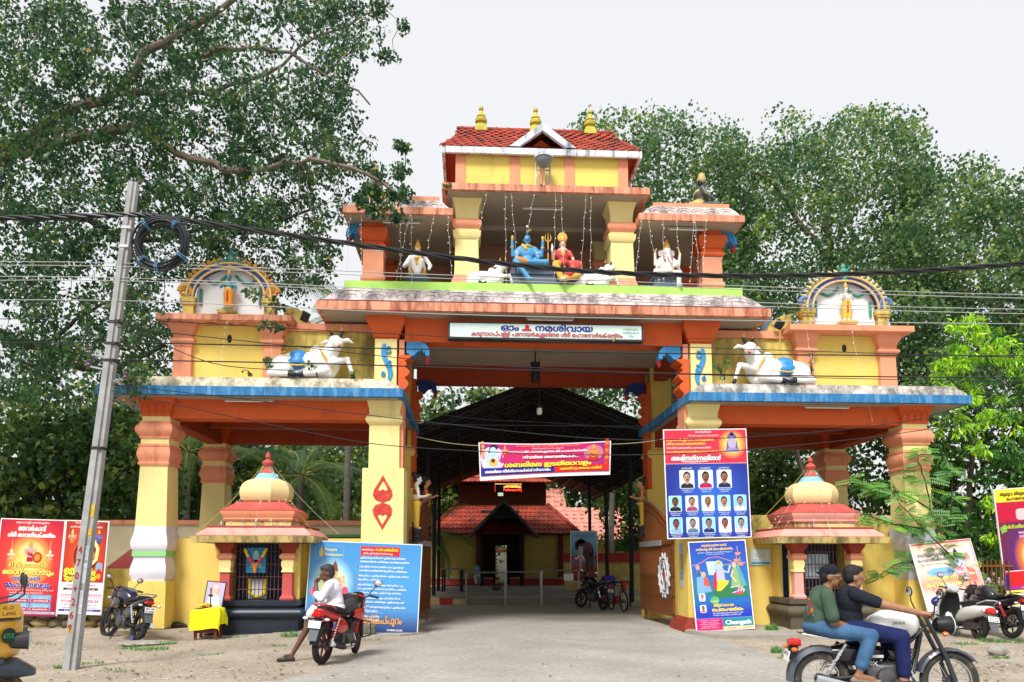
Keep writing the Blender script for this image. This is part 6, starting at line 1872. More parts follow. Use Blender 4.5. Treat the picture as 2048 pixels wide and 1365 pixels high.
# ---- bicycle just inside the gate
bc = thing('bicycle', 'black bicycle standing behind the barred gate leaf', 'bicycle', (2.98, 7.0, .006), (.05, 0, H(-78)))
wheel(bc, -.52, .33, .02, 6, True)
wheel(bc, .54, .33, .02, 6, True)
MB().tube([(.54, .0, .33), (.44, 0, .72), (.40, 0, .95)], .017, 6).tube([(.42, 0, .80), (-.12, 0, .80), (-.18, 0, .30), (.42, 0, .74)], .015, 6).tube([(-.12, 0, .80), (-.52, 0, .33), (-.18, 0, .30)], .012, 6).build('frame', M_blk, bc)
MB().tube([(.28, .28, 1.0), (.38, .2, 1.02), (.42, 0, .97), (.38, -.2, 1.02), (.28, -.28, 1.0)], .012, 6).build('handlebar', M_chr, bc)
MB().hull([(-.28, .90, .10, .03), (-.16, .91, .09, .035), (.0, .90, .03, .02)], 10).build('saddle', M_seat, bc)
MB().box(-.75, -.13, .62, -.40, .13, .65).build('carrier', M_dkst, bc)
MB().tube([(-.18, -.15, .30), (-.18, .15, .30)], .02, 6).build('pedals', M_dkst, bc)
bx = thing('red_bag', 'small red and white bag hanging beside the bicycle', 'bag', (3.22, 7.1, .62))
MB().hull([(-.06, .2, .10, .16, 4), (0, .2, .13, .20, 4), (.06, .2, .10, .16, 4)], 14).build('bag', mat('bag red', (.5, .03, .04), dirt=(.7, .7, .7), da=.4, ds=4), bx)

# ---- auto rickshaw at the left edge
AH = H(31)
au = thing('auto_rickshaw', 'yellow and black auto rickshaw entering at the edge of the picture', 'auto rickshaw', tuple(at(1, 1400, -8.75).xy) + (.006,), (0, 0, AH))
M_ay = PB('auto yellow', (.80, .42, .02))
M_ab = PB('auto black', (.015, .017, .022))
M_as = mat('slate blue mudguard', (.05, .07, .10), rough=.35, coat=.4, var=.15, dirt=(.2, .17, .13), da=.2)
wheel(au, 0, .215, .055, 5, False, mat('muddy tyre', (.04, .036, .03), dirt=(.42, .26, .13), da=.72, ds=5, stretch=1, rough=.95))
MB().hull([(-.42, .48, .20, .05), (-.30, .50, .26, .10, 3), (-.05, .50, .25, .13, 3), (.14, .47, .20, .10, 2.6), (.27, .43, .12, .05), (.30, .42, .05, .03)], 16).build('front_mudguard', M_as, au)
MB().hull([(.16, .86, .10, .18, 2.6), (.13, .86, .22, .25, 2.8), (.02, .86, .38, .28, 3.2), (-.20, .86, .52, .30, 4), (-.45, .80, .60, .38, 5), (-.60, .80, .60, .38, 5)], 20).build('nose_panel', M_ay, au)
MB().hull([(.135, 1.0, .235, .025, 3), (.045, 1.0, .39, .025, 3.2), (-.18, 1.0, .53, .025, 4), (-.46, 1.0, .61, .025, 5)], 20).build('nose_band', M_ab, au)
MB().hull([(.01, .58, .30, .06, 3), (-.20, .58, .46, .10, 3.4), (-.45, .58, .58, .14, 4)], 16).build('nose_skirt', M_as, au)
for q in (-1, 1):
 MB().lathe((.16, q * .30, .78), [(.03, -.14), (.075, -.10), (.09, .0), (.095, .05)], 14, ax=Matrix.Rotation(PI / 2, 3, 'Y')).build('headlight', M_ab, au)
 MB().lathe((.205, q * .30, .78), [(.088, 0), (.06, .02), (.01, .03)], 14, ax=Matrix.Rotation(PI / 2, 3, 'Y')).build('headlight_lens', M_clr, au)
 MB().tube([(-.08, q * .50, 1.12), (-.36, q * .56, 1.66), (-.46, q * .56, 1.74)], .03, 6).build('windscreen_post', mat('post cream', (.6, .55, .35)) , au)
 mr = MB().tube([(-.12, q * .52, 1.16), (.06, q * .66, 1.20), (.14, q * .70, 1.26), (.14, q * .70, 1.34)], .010, 5).build('mirror_stem', M_ab, au)
 MB().ell((.14, q * .70, 1.39), (.025, .06, .075), None, 12, 8).build('mirror', M_ab, mr)
 MB().cbox((-1.35, q * .62, .72), (1.3, .05, .5)).build('side_panel', M_ay, au)
 MB().tube([(-.72, q * .62, .95), (-.72, q * .60, 1.75)], .025, 6).build('pillar', M_ab, au)
 MB().tube([(-1.95, q * .62, .95), (-1.95, q * .60, 1.75)], .025, 6).build('pillar', M_ab, au)
 wheel(au, -1.95, .215, .055, 5, False, y=q * .55)
MB().add([(-.06, -.50, 1.12), (-.06, .50, 1.12), (-.40, .55, 1.70), (-.40, -.55, 1.70), (-.07, -.50, 1.115), (-.07, .50, 1.115), (-.41, .55, 1.695), (-.41, -.55, 1.695)], [(0, 1, 2, 3), (4, 7, 6, 5)]).build('windscreen', mat('windscreen glass', (.10, .14, .18), rough=.06, spec=.8), au)
MB().hull([(-.38, 1.76, .56, .05, 5), (-.5, 1.80, .62, .06, 5), (-2.2, 1.82, .64, .07, 5), (-2.35, 1.78, .60, .05, 5)], 16).build('roof', M_ab, au)
MB().box(-2.3, -.6, .42, -.5, .6, .50).build('floor', M_ab, au)
MB().box(-2.1, -.55, .5, -1.55, .55, .95).box(-2.2, -.55, .95, -2.05, .55, 1.5).build('passenger_seat', M_seat, au)
MB().box(-1.0, -.3, .5, -.75, .3, .95).build('driver_seat', M_seat, au)
MB().box(-2.36, -.6, .45, -2.28, .6, 1.15).build('rear_panel', M_ay, au)
MB().tube([(.0, 0, .3), (-.05, .10, .55)], .05, 8).build('suspension_strut', M_dkst, au)
MB().tube([(.02 - .003 * i + .05 * math.cos(i * .9), -.14 + .05 * math.sin(i * .9), .22 + .006 * i) for i in range(48)], .011, 4).build('spring', M_dkst, au)
TS = Matrix.Translation((-.10, -.49, .86)) @ Matrix.Rotation(.567, 4, 'Z')
qa = Sheet(TS)
qa.disc(.16, -.02, .075, .08, 2, 1, 20)
qa.text('ATUL', .16, -.045, .07, 3, 2, width=.12, bold=.02)
qa.text('KL.23', .14, .245, .05, 3, 1, width=.10).text('L.6942', .15, .185, .05, 3, 1, width=.13)
qa.build('badges', [M_ay, mat('badge dark', (.02, .035, .025)), mat('badge green', (.03, .35, .12))], au, fix=False)
MB(TS).box(.02, -.002, .16, .26, .05, .30).build('number_plate', M_ay, au)
                 # people
def skin(n, c): return mat(n, c, rough=.5, var=.08, vs=12, spec=.4)
def cloth(n, c, b=1.0, bs=9, var=.16): return mat(n, c, rough=.85, var=var, vs=6, bump=b, bs=bs, spec=.2)
M_hair = mat('black hair', (.012, .010, .010), rough=.6, var=.3, vs=30, bump=.5, bs=90)

def hand(key, wrist, d, up, side, L=.17, curl=.5):
 d, up = Vector(d).normalized(), Vector(up).normalized()
 sd = d.cross(up).normalized() * side
 up = sd.cross(d).normalized() * (1 if sd.cross(d).dot(up) > 0 else -1)
 w = Vector(wrist)
 P = [(key, 'e', w + d * L * .26, (.045, .045, .03)), (key, 'c', w, w + d * L * .42, .028, .034)]
 for i, (o, l) in enumerate(((-.030, .36), (-.010, .44), (.011, .47), (.031, .40))):
  a = w + d * L * .46 + sd * o
  m = a + (d * math.cos(curl * .7) - up * math.sin(curl * .7)) * L * l * .55
  e = m + (d * math.cos(curl * 1.8) - up * math.sin(curl * 1.8)) * L * l * .5
  P += [(key, 'c', a, m, .0105, .0095), (key, 'c', m, e, .0095, .008)]
 a = w + d * L * .12 + sd * .032
 m = a + (d * .7 + sd * .7).normalized() * L * .26
 e = m + (d * .9 - up * .5).normalized() * L * .2
 P += [(key, 'c', a, m, .013, .011), (key, 'c', m, e, .011, .009)]
 return P

def head(c, yaw, tilt=0.0, s=1.0, skin_='skin', hair='hair', must=False, beard=False, cap=None, hairline=.035):
 R = Matrix.Rotation(yaw, 3, 'Z') @ Matrix.Rotation(tilt, 3, 'Y')
 c = Vector(c)
 def p(x, y, z): return tuple(c + R @ (Vector((x, y, z)) * s))
 e = R.to_euler()
 def q(key, ctr, rad): return (key, 'e', p(*ctr), tuple(r * s for r in rad), tuple(e))
 P = [q(skin_, (0, 0, .02), (.098, .076, .105)), q(skin_, (.032, 0, -.055), (.062, .056, .062)), q(skin_, (.060, 0, -.095), (.028, .032, .024)),
   (skin_, 'c', p(.090, 0, .02), p(.112, 0, -.022), .011 * s, .017 * s), q(skin_, (.085, 0, .033), (.018, .052, .012)),
   q(skin_, (.0, .078, -.01), (.022, .010, .033)), q(skin_, (.0, -.078, -.01), (.022, .010, .033)),
   q('lip', (.088, 0, -.058), (.012, .024, .008))]
 for k in (-1, 1):
  P += [q('eyew', (.083, k * .032, .012), (.011, .015, .008)), q('dark', (.0925, k * .032, .012), (.006, .007, .007)), q('dark', (.092, k * .033, .034), (.010, .022, .005))]
 P += [(skin_, 'c', p(-.01, 0, -.06), p(-.025, 0, -.16), .052 * s, .056 * s)]
 if cap:
  P += [q(cap, (-.008, 0, .060), (.108, .086, .080)), q(hair, (-.04, 0, .01), (.075, .080, .09)), q(cap, (-.10, 0, .035), (.055, .055, .014))]
 else:
  P += [q(hair, (-.018, 0, .048), (.100, .083, .093)), q(hair, (-.045, 0, .0), (.068, .080, .085)), q(hair, (.045, 0, .085 + hairline * .2), (.055, .062, .040))]
 if must:
  P += [q('dark', (.094, 0, -.040), (.012, .034, .010))]
 if beard:
  P += [q('dark', (.045, 0, -.085), (.052, .055, .040)), q('dark', (.02, .06, -.06), (.03, .015, .05)), q('dark', (.02, -.06, -.06), (.03, .015, .05))]
 return P

def rider_frame(o): return o.location.copy(), o.rotation_euler.copy()
RL, RR = rider_frame(RIDE)
MD = dict(skin=skin('rider skin', (.34, .17, .09)), hair=M_hair, dark=mat('dark brow', (.015, .012, .010)), eyew=mat('eye white', (.6, .58, .55)), lip=skin('rider lip', (.30, .12, .09)),
   shirt=cloth('black t-shirt', (.012, .016, .024)), pants=cloth('navy track pants', (.012, .018, .085)), shoe=mat('dark sandal', (.05, .03, .02)))
dr = thing('person', 'rider in black t-shirt and navy pants holding the handlebar of the moving motorcycle', 'person', RL, RR)
P = head((-.27, 0, 1.415), 0.0, 0.10, 1.0)
P += [('shirt', 'c', (-.33, 0, 1.20), (-.34, 0, 1.02), .135, .145), ('shirt', 'e', (-.33, 0, 1.13), (.135, .19, .16)), ('shirt', 'e', (-.34, 0, .98), (.15, .165, .17)), ('shirt', 'c', (-.31, -.15, 1.24), (-.31, .15, 1.24), .075, .075),
  ('pants', 'e', (-.36, 0, .86), (.165, .185, .105))]
for k in (-1, 1):
 P += [('shirt', 'c', (-.31, k * .18, 1.23), (-.13, k * .25, 1.155), .075, .068), ('skin', 'c', (-.17, k * .24, 1.17), (-.02, k * .28, 1.12), .05, .046), ('skin', 'c', (-.02, k * .28, 1.12), (.30, k * .31, 1.045), .046, .032)]
 P += hand('skin', (.30, k * .31, 1.045), (.9, k * .12, -.15), (0.1, 0, 1), -k, .17, 1.0)
 P += [('pants', 'c', (-.34, k * .10, .87), (.13, k * .20, .79), .105, .085), ('pants', 'c', (.13, k * .20, .79), (.14, k * .20, .42), .085, .07), ('skin', 'c', (.14, k * .20, .40), (.13, k * .20, .34), .045, .04), ('shoe', 'c', (.07, k * .20, .31), (.28, k * .22, .295), .045, .035)]
blob('body', P, MD, dr, .011, 3)
MP = dict(skin=skin('passenger skin', (.26, .12, .06)), hair=M_hair, dark=MD['dark'], eyew=MD['eyew'], lip=skin('passenger lip', (.24, .09, .06)), shirt=cloth('olive green t-shirt', (.055, .095, .062)), pants=cloth('blue jeans', (.055, .13, .25), .9, 10, .25),
   shoe=mat('tan sandal', (.24, .19, .14)), cap=cloth('black cap', (.012, .012, .02), .2))
ps = thing('person', 'pillion rider in olive t-shirt, blue jeans, backward black cap and glasses', 'person', RL, RR)
P = head((-.52, -.01, 1.42), -.35, 0.05, .98, cap='cap')
P += [('shirt', 'c', (-.62, 0, 1.20), (-.66, 0, 1.02), .13, .14), ('shirt', 'e', (-.63, 0, 1.13), (.13, .185, .16)), ('shirt', 'e', (-.67, 0, .98), (.145, .165, .18)), ('shirt', 'c', (-.60, -.14, 1.235), (-.60, .14, 1.235), .07, .07),
  ('pants', 'e', (-.68, 0, .87), (.155, .175, .095))]
for k in (-1, 1):
 P += [('shirt', 'c', (-.61, k * .175, 1.22), (-.58, k * .235, 1.00), .075, .075), ('skin', 'c', (-.58, k * .235, 1.0), (-.57, k * .23, .94), .045, .042), ('skin', 'c', (-.57, k * .23, .94), (-.42, k * .15, .90), .042, .032)]
 P += hand('skin', (-.42, k * .15, .90), (1, -k * .3, -.1), (0, 0, 1), -k, .15, .6)
 P += [('pants', 'c', (-.66, k * .10, .87), (-.19, k * .23, .80), .095, .078), ('pants', 'c', (-.19, k * .23, .80), (-.30, k * .235, .50), .08, .07), ('skin', 'c', (-.30, k * .235, .50), (-.33, k * .235, .40), .04, .036), ('skin', 'c', (-.35, k * .235, .375), (-.20, k * .25, .35), .04, .032), ('shoe', 'c', (-.39, k * .235, .335), (-.14, k * .255, .32), .032, .03)]
blob('body', P, MP, ps, .011, 3)
gl_ = MB()
Rg = Matrix.Rotation(-.35, 4, 'Z')
Tg = Matrix.Translation((-.52, -.01, 1.42)) @ Rg
gl_.T = Tg
for k in (-1, 1):
 gl_.tube([(.103, k * .034 + .022 * math.cos(a), .012 + .018 * math.sin(a)) for a in [2 * PI * i / 12 for i in range(13)]], .0028, 4)
 gl_.tube([(.10, k * .056, .014), (.0, k * .080, .012)], .0028, 4)
gl_.tube([(.104, -.012, .014), (.104, .012, .014)], .0028, 4)
gl_.build('glasses', mat('steel glasses', (.5, .5, .5), rough=.3, metal=.6), ps)
pr_ = Sheet(Matrix.Translation((-.785, -.145, .98)) @ Matrix.Rotation(H(-52), 4, 'Z'))
for i, (u, v, a, b, c) in enumerate(((.0, .14, .03, .05, 0), (.03, .08, .035, .04, 1), (-.02, .05, .03, .03, 0), (.05, .03, .02, .02, 2), (.0, .20, .02, .02, 1), (-.03, .10, .015, .04, 2))):
 pr_.disc(u * .8, v, a * .7, b * .7, 2 + i, c, 9)
pr_.build('shirt_print', [mat('shirt print red', (.32, .03, .03)), mat('shirt print orange', (.42, .14, .04)), mat('shirt print blue', (.06, .18, .26))], ps, fix=False)

mo = RED.matrix_basis
bx, by = RED.location.x, RED.location.y
pxm = at(662, 1235, by - .16)
man = thing('person', 'man in white shirt and white dhoti sitting on the red motorcycle with hand at chin', 'person', (pxm.x, by - .20, 0), (0, 0, 0))
MM = dict(skin=skin('sitting man skin', (.13, .055, .032)), hair=mat('greying hair', (.03, .028, .028), rough=.6, var=.4, vs=40), dark=MD['dark'], eyew=MD['eyew'], lip=skin('dark lip', (.12, .05, .045)),
   shirt=cloth('white cotton shirt', (.74, .72, .82), 1.0, 9, .08), mundu=cloth('white dhoti', (.80, .80, .80), 1.0, 9, .08), shoe=mat('black sandal', (.03, .03, .032), rough=.6))
P = head((-.06, -.02, 1.40), PI + .15, .16, 1.06, must=True, hairline=.0)
P += [('shirt', 'c', (.02, 0, 1.18), (.06, .02, .98), .135, .14), ('shirt', 'e', (.02, 0, 1.12), (.13, .19, .15)), ('shirt', 'c', (.0, -.16, 1.22), (.0, .16, 1.22), .07, .07), ('shirt', 'c', (.0, 0, 1.26), (.0, 0, 1.22), .07, .09),
  ('mundu', 'e', (.06, .02, .84), (.17, .20, .12)), ('shirt', 'e', (.06, .02, .93), (.145, .18, .10))]
P += [('shirt', 'c', (.0, -.19, 1.20), (-.11, -.22, 1.0), .072, .066), ('shirt', 'c', (-.11, -.22, 1.0), (-.19, -.18, 1.06), .062, .060), ('skin', 'c', (-.19, -.17, 1.06), (-.225, -.10, 1.24), .040, .032)]
P += hand('skin', (-.225, -.095, 1.24), (.25, .25, .9), (-1, 0, .2), 1, .16, 1.2)
P += [('shirt', 'c', (.0, .19, 1.20), (-.06, .24, .97), .07, .062), ('shirt', 'c', (-.06, .24, .97), (-.14, .06, .95), .058, .052), ('skin', 'c', (-.14, .06, .95), (-.16, -.06, .98), .034, .03)]
P += hand('skin', (-.16, -.06, .98), (-.3, -.8, .1), (0, 0, 1), 1, .15, .8)
P += [('mundu', 'c', (.02, -.10, .84), (-.20, -.14, .80), .125, .12), ('mundu', 'c', (.04, .12, .83), (-.32, .14, .74), .11, .10), ('mundu', 'c', (-.12, .05, .80), (-.20, .02, .72), .15, .11)]
P += [('skin', 'c', (-.32, .14, .70), (-.42, .10, .45), .058, .056), ('skin', 'c', (-.42, .10, .45), (-.60, .02, .10), .056, .036), ('skin', 'c', (-.61, .02, .075), (-.76, -.02, .045), .036, .028), ('shoe', 'c', (-.58, .02, .028), (-.80, -.03, .026), .034, .034), ('shoe', 'c', (-.62, .03, .08), (-.70, .0, .07), .042, .038)]
P += [('skin', 'c', (-.20, -.14, .74), (-.13, -.02, .50), .056, .05), ('skin', 'c', (-.13, -.02, .50), (-.10, .04, .34), .048, .036), ('shoe', 'c', (-.06, .05, .30), (-.24, .0, .29), .036, .034)]
blob('body', P, MM, man, .012, 3)

fx_ = at(957, 1160, 25.0)
fm = thing('person', 'man in light blue shirt and white dhoti sitting on the hall verandah', 'person', (fx_.x, 24.95, .24))
MF = dict(MM, shirt=cloth('light blue shirt', (.22, .46, .62)), mundu=cloth('white dhoti', (.8, .8, .8)))
P = head((0, -.02, 1.18), -PI / 2, .1, 1.05)
P += [('shirt', 'e', (0, 0, .86), (.20, .14, .20)), ('shirt', 'e', (0, 0, .68), (.18, .15, .18)), ('shirt', 'c', (-.16, 0, 1.0), (.16, 0, 1.0), .08, .08), ('mundu', 'e', (0, -.05, .52), (.22, .22, .12))]
for k in (-1, 1):
 P += [('shirt', 'c', (k * .2, 0, .98), (k * .27, -.05, .78), .07, .065), ('skin', 'c', (k * .27, -.05, .78), (k * .18, -.28, .62), .045, .035), ('mundu', 'c', (k * .10, -.08, .52), (k * .16, -.45, .50), .11, .10), ('mundu', 'c', (k * .16, -.45, .50), (k * .12, -.45, .15), .10, .08), ('skin', 'c', (k * .12, -.45, .16), (k * .11, -.46, .06), .045, .04), ('skin', 'c', (k * .11, -.44, .04), (k * .13, -.62, .035), .04, .035)]
 P += hand('skin', (k * .18, -.28, .62), (-k * .3, -1, -.1), (0, 0, 1), -k, .16, .5)
blob('body', P, MF, fm, .016, 3)
pp_ = gnd(1218, 1207, .0)
cr_ = thing('person', 'person in purple shirt crouching by the blue pipe with back turned', 'person', (pp_.x, pp_.y, 0), (0, 0, .2))
MC = dict(MM, shirt=cloth('purple shirt', (.09, .03, .30)), mundu=cloth('grey trousers', (.30, .31, .34)))
P = head((0, .10, 1.12), PI / 2, .25, 1.0)
P += [('shirt', 'e', (0, 0, .80), (.21, .17, .22)), ('shirt', 'e', (0, -.06, .56), (.22, .18, .22)), ('shirt', 'c', (-.15, .04, .96), (.15, .04, .96), .09, .09), ('mundu', 'e', (0, -.06, .42), (.21, .20, .12))]
for k in (-1, 1):
 P += [('shirt', 'c', (k * .2, .04, .94), (k * .29, .14, .70), .075, .07), ('skin', 'c', (k * .29, .14, .70), (k * .2, .38, .60), .045, .035), ('mundu', 'c', (k * .12, 0, .40), (k * .24, .35, .55), .10, .085), ('mundu', 'c', (k * .24, .35, .55), (k * .20, .22, .14), .085, .06), ('shoe', 'c', (k * .2, .16, .045), (k * .22, .36, .04), .045, .04)]
 P += hand('skin', (k * .2, .38, .60), (-k * .3, 1, -.2), (0, 0, 1), k, .16, .6)
P += [('mundu', 'e', (0, -.08, .16), (.18, .16, .16))]
blob('body', P, MC, cr_, .016, 3)

                 # statues
def st(n, c, **k): return mat(n, c, rough=.45, var=.08, vs=8, **k)
SM = dict(white=st('statue white', (.80, .79, .77), dirt=(.3, .28, .24), da=.2, ds=5), blue=st('statue blue', (.08, .32, .58)), gold=st('statue gold', (.70, .42, .06)), black=st('statue black', (.018, .02, .03)), red=st('statue red', (.48, .05, .04)),
   orange=st('statue orange', (.78, .30, .03)), dkblue=st('statue cloth blue', (.03, .22, .52)), green=st('statue green', (.10, .16, .07), dirt=(.03, .03, .02), da=.4), skin=st('statue skin', (.62, .30, .16)), pink=st('statue pink', (.75, .45, .38)), lip=st('statue lip', (.45, .03, .05)),
   eyew=st('statue eye', (.8, .8, .8)), dark=st('statue line', (.02, .018, .02)), hair=st('statue hair', (.02, .018, .022)), yellow=st('statue yellow', (.75, .48, .05)), stain=st('statue ochre', (.52, .38, .12), dirt=(.06, .06, .03), da=.4, ds=5), dgreen=st('statue dark green', (.09, .11, .08), dirt=(.03, .03, .03), da=.5, ds=5), teal=st('statue teal', (.04, .30, .42)))

def bull(label, loc, s, sc, cloth_=True, group=None):
 t = thing('bull_statue', label, 'statue', loc, (0, 0, 0), group)
 t.scale = (s * sc, sc, sc)
 P = [('white', 'e', (-.35, 0, .40), (.52, .27, .27)), ('white', 'e', (-.72, 0, .34), (.30, .26, .26)), ('white', 'e', (.08, 0, .44), (.36, .26, .28)), ('white', 'e', (.02, 0, .70), (.15, .12, .13)),
   ('white', 'c', (.24, 0, .52), (.44, -.04, 0.780), .25, .165), ('white', 'e', (.36, 0, .40), (.22, .19, .32)),
   ('white', 'c', (.48, -.08, 0.880), (.60, -.34, 0.760), .155, .10), ('white', 'e', (.62, -.40, 0.740), (.095, .085, .08)), ('white', 'e', (.47, -.06, 0.930), (.165, .14, .13)),
   ('pink', 'e', (.64, -.47, 0.740), (.06, .025, .045)), ('lip', 'e', (.625, -.45, 0.690), (.045, .03, .025)),
   ('white', 'c', (.38, .08, 0.920), (.22, .10, 0.950), .045, .065), ('white', 'c', (.22, .10, 0.950), (.08, .10, 0.890), .065, .012), ('white', 'c', (.62, -.10, 0.920), (.76, -.08, 0.940), .045, .06), ('white', 'c', (.76, -.08, 0.940), (.90, -.06, 0.870), .06, .012),
   ('black', 'c', (.40, .0, 1.020), (.36, .02, 1.140), .05, .042), ('gold', 'c', (.36, .02, 1.140), (.42, .02, 1.320), .038, .010), ('black', 'c', (.57, -.09, 1.020), (.63, -.08, 1.140), .05, .042), ('gold', 'c', (.63, -.08, 1.140), (.59, -.08, 1.320), .038, .010),
   ('black', 'e', (.44, -.215, 0.900), (.022, .02, .018)), ('black', 'e', (.62, -.19, 0.880), (.022, .02, .018)),
   ('white', 'c', (.40, -.16, .38), (.78, -.20, .46), .10, .065), ('white', 'c', (.78, -.20, .46), (.90, -.20, .10), .06, .045), ('black', 'c', (.90, -.20, .09), (.93, -.20, .03), .05, .05),
   ('white', 'c', (.25, -.22, .16), (-.18, -.28, .09), .10, .07), ('black', 'c', (-.18, -.28, .09), (-.28, -.28, .07), .07, .065), ('white', 'c', (-.60, -.22, .22), (-.95, -.24, .10), .16, .09), ('white', 'c', (-.95, -.24, .09), (-.52, -.30, .08), .08, .065), ('black', 'c', (-.52, -.30, .08), (-.40, -.30, .06), .068, .06),
   ('white', 'c', (-.98, .05, .45), (-1.02, -.10, .15), .035, .03), ('white', 'e', (-.2, 0, .14), (.7, .24, .16))]
 if cloth_:
  P += [('dkblue', 'e', (-.36, 0, .44), (.30, .285, .272)), ('dkblue', 'e', (-.37, -.09, .36), (.27, .225, .21))]
 blob('body', P, SM, t, .022, 3)
 if cloth_:
  tr = MB()
  tr.tube([(.20, -.24, .56), (.30, -.22, .42), (.40, -.20, .30), (.47, -.15, .24)], .018, 6)
  for k in range(16):
   tr.ell(Vector((.16, -.26, .66)).lerp(Vector((.47, -.16, .22)), k / 15), (.025, .02, .02), None, 6, 5)
  tr.tube([(-.58, -.30, .30), (-.35, -.31, .27), (-.13, -.29, .30)], .022, 5)
  tr.tube([(.10, -.25, .62), (-.10, -.24, .66)], .012, 5)
  tr.tube([(-.62, -.22, .62), (-.8, -.2, .58), (-.92, -.2, .5)], .012, 5)
  tr.build('gold_trim', SM['gold'], t)
 return t
bl_ = at(640, 753, 0)
bull('white recumbent bull statue with blue cloth, facing the pier on the pole side', (-5.28, .0, 5.69), 1, .98)
bull('white recumbent bull statue with blue cloth on the canopy above the portrait banner side', (5.28, .0, 5.69), -1, .98)
bull('small white bull statue beside the blue deity', (-1.27, .0, 7.966), 1, .55, False)
bull('small white bull statue beside the goddess in red', (1.22, .0, 7.966), 1, .55, False)

PZ = 7.966
pd = thing('statue_pedestal', 'blue grey pedestal under the seated deity couple in the upper storey', 'pedestal', (.0, .12, PZ))
MB().stack(-.02, .1, [(0, .82, .34), (.22, .82, .34), (.23, .78, .30), (.28, .78, .30), (.29, .81, .33), (.36, .81, .33), (.37, .78, .3), (.47, .80, .32)]).build('block', mat('slate blue paint', (.10, .13, .19), var=.12, vs=3, dirt=(.3, .3, .32), da=.2), pd)

def arm(key, a, b, c, r=.045):
 return [(key, 'c', a, b, r, r * .85), (key, 'c', b, c, r * .85, r * .65)]
def deity_head(c, s, skin_, hair='hair', crown=None, must=False):
 P = head(c, -PI / 2, 0, s, skin_=skin_, hair=hair, must=must)
 if crown:
  cx, cy, cz = c
  P += [(crown, 'c', (cx, cy, cz + .09 * s), (cx, cy, cz + .20 * s), .085 * s, .06 * s), (crown, 'c', (cx, cy, cz + .20 * s), (cx, cy, cz + .32 * s), .06 * s, .015 * s), (crown, 'e', (cx, cy - .02, cz + .09 * s), (.10 * s, .10 * s, .025 * s))]
 return P
z0 = .46
sv = thing('deity_statue', 'blue four-armed seated deity statue with serpent collar in the upper storey', 'statue', (-.42, .02, PZ))
P = deity_head((0, 0, z0 + .70), 1.05, 'blue', must=True)
P += [('hair', 'c', (0, .02, z0 + .80), (0, .02, z0 + .98), .09, .05), ('white', 'e', (0, 0, z0 + 1.02), (.03, .03, .05)), ('gold', 'c', (.06, 0, z0 + .92), (.10, 0, z0 + .98), .02, .01), ('hair', 'e', (0, .06, z0 + .60), (.13, .06, .20)),
  ('blue', 'e', (0, 0, z0 + .38), (.19, .12, .19)), ('blue', 'e', (0, 0, z0 + .20), (.15, .12, .16)), ('blue', 'c', (-.16, 0, z0 + .48), (.16, 0, z0 + .48), .07, .07), ('gold', 'e', (0, -.05, z0 + .52), (.13, .09, .035)), ('gold', 'c', (-.12, -.06, z0 + .56), (-.04, -.12, z0 + .44), .03, .03),
  ('orange', 'e', (0, -.02, z0 + .10), (.24, .18, .09)),
  ('blue', 'c', (.08, -.06, z0 + .07), (.42, -.18, z0 + .09), .10, .08), ('blue', 'c', (.42, -.18, z0 + .09), (.02, -.26, z0 + .07), .075, .055),
  ('blue', 'c', (-.08, -.08, z0 + .08), (-.28, -.30, z0 + .05), .10, .085), ('blue', 'c', (-.28, -.32, z0 + .04), (.0, -.36, .10), .075, .05), ('blue', 'c', (.0, -.36, .08), (.06, -.46, .05), .045, .035), ('orange', 'c', (-.10, -.12, z0 + .10), (-.24, -.24, z0 + .09), .115, .105)]
for k in (-1, 1):
 P += arm('blue', (k * .19, 0, z0 + .48), (k * .34, -.02, z0 + .30), (k * .36, -.10, z0 + .62), .055) + arm('blue', (k * .18, -.02, z0 + .45), (k * .26, -.08, z0 + .22), (k * .16, -.24, z0 + .16), .052)
 P += [('gold', 'e', (k * .355, -.11, z0 + .70), (.035, .03, .06)), ('gold', 'e', (k * .36, -.07, z0 + .48), (.05, .05, .02)), ('gold', 'e', (k * .24, -.04, z0 + .36), (.06, .06, .02))]
blob('body', P, SM, sv, .015, 2)
tri = thing('trident', 'golden trident standing between the two seated deities', 'trident', (.06, -.10, PZ + .44))
m_ = MB().tube([(0, 0, 0), (0, 0, .74)], .014, 6).tube([(0, 0, .62), (0, 0, .86)], [.012, .004], 5)
for k in (-1, 1):
 m_.tube([(0, 0, .64), (k * .055, 0, .66), (k * .07, 0, .74), (k * .05, 0, .82)], [.011, .013, .011, .004], 5)
m_.build('shaft', SM['gold'], tri)
MB().ell((0, -.02, .42), (.04, .03, .025)).ell((.05, -.02, .40), (.03, .03, .04)).ell((-.05, -.02, .40), (.03, .03, .04)).build('drum', SM['black'], tri)
pv = thing('deity_statue', 'seated goddess statue in red and gold dress beside the blue deity', 'statue', (.42, .02, PZ))
P = deity_head((0, 0, z0 + .60), .92, 'pink', crown='gold')
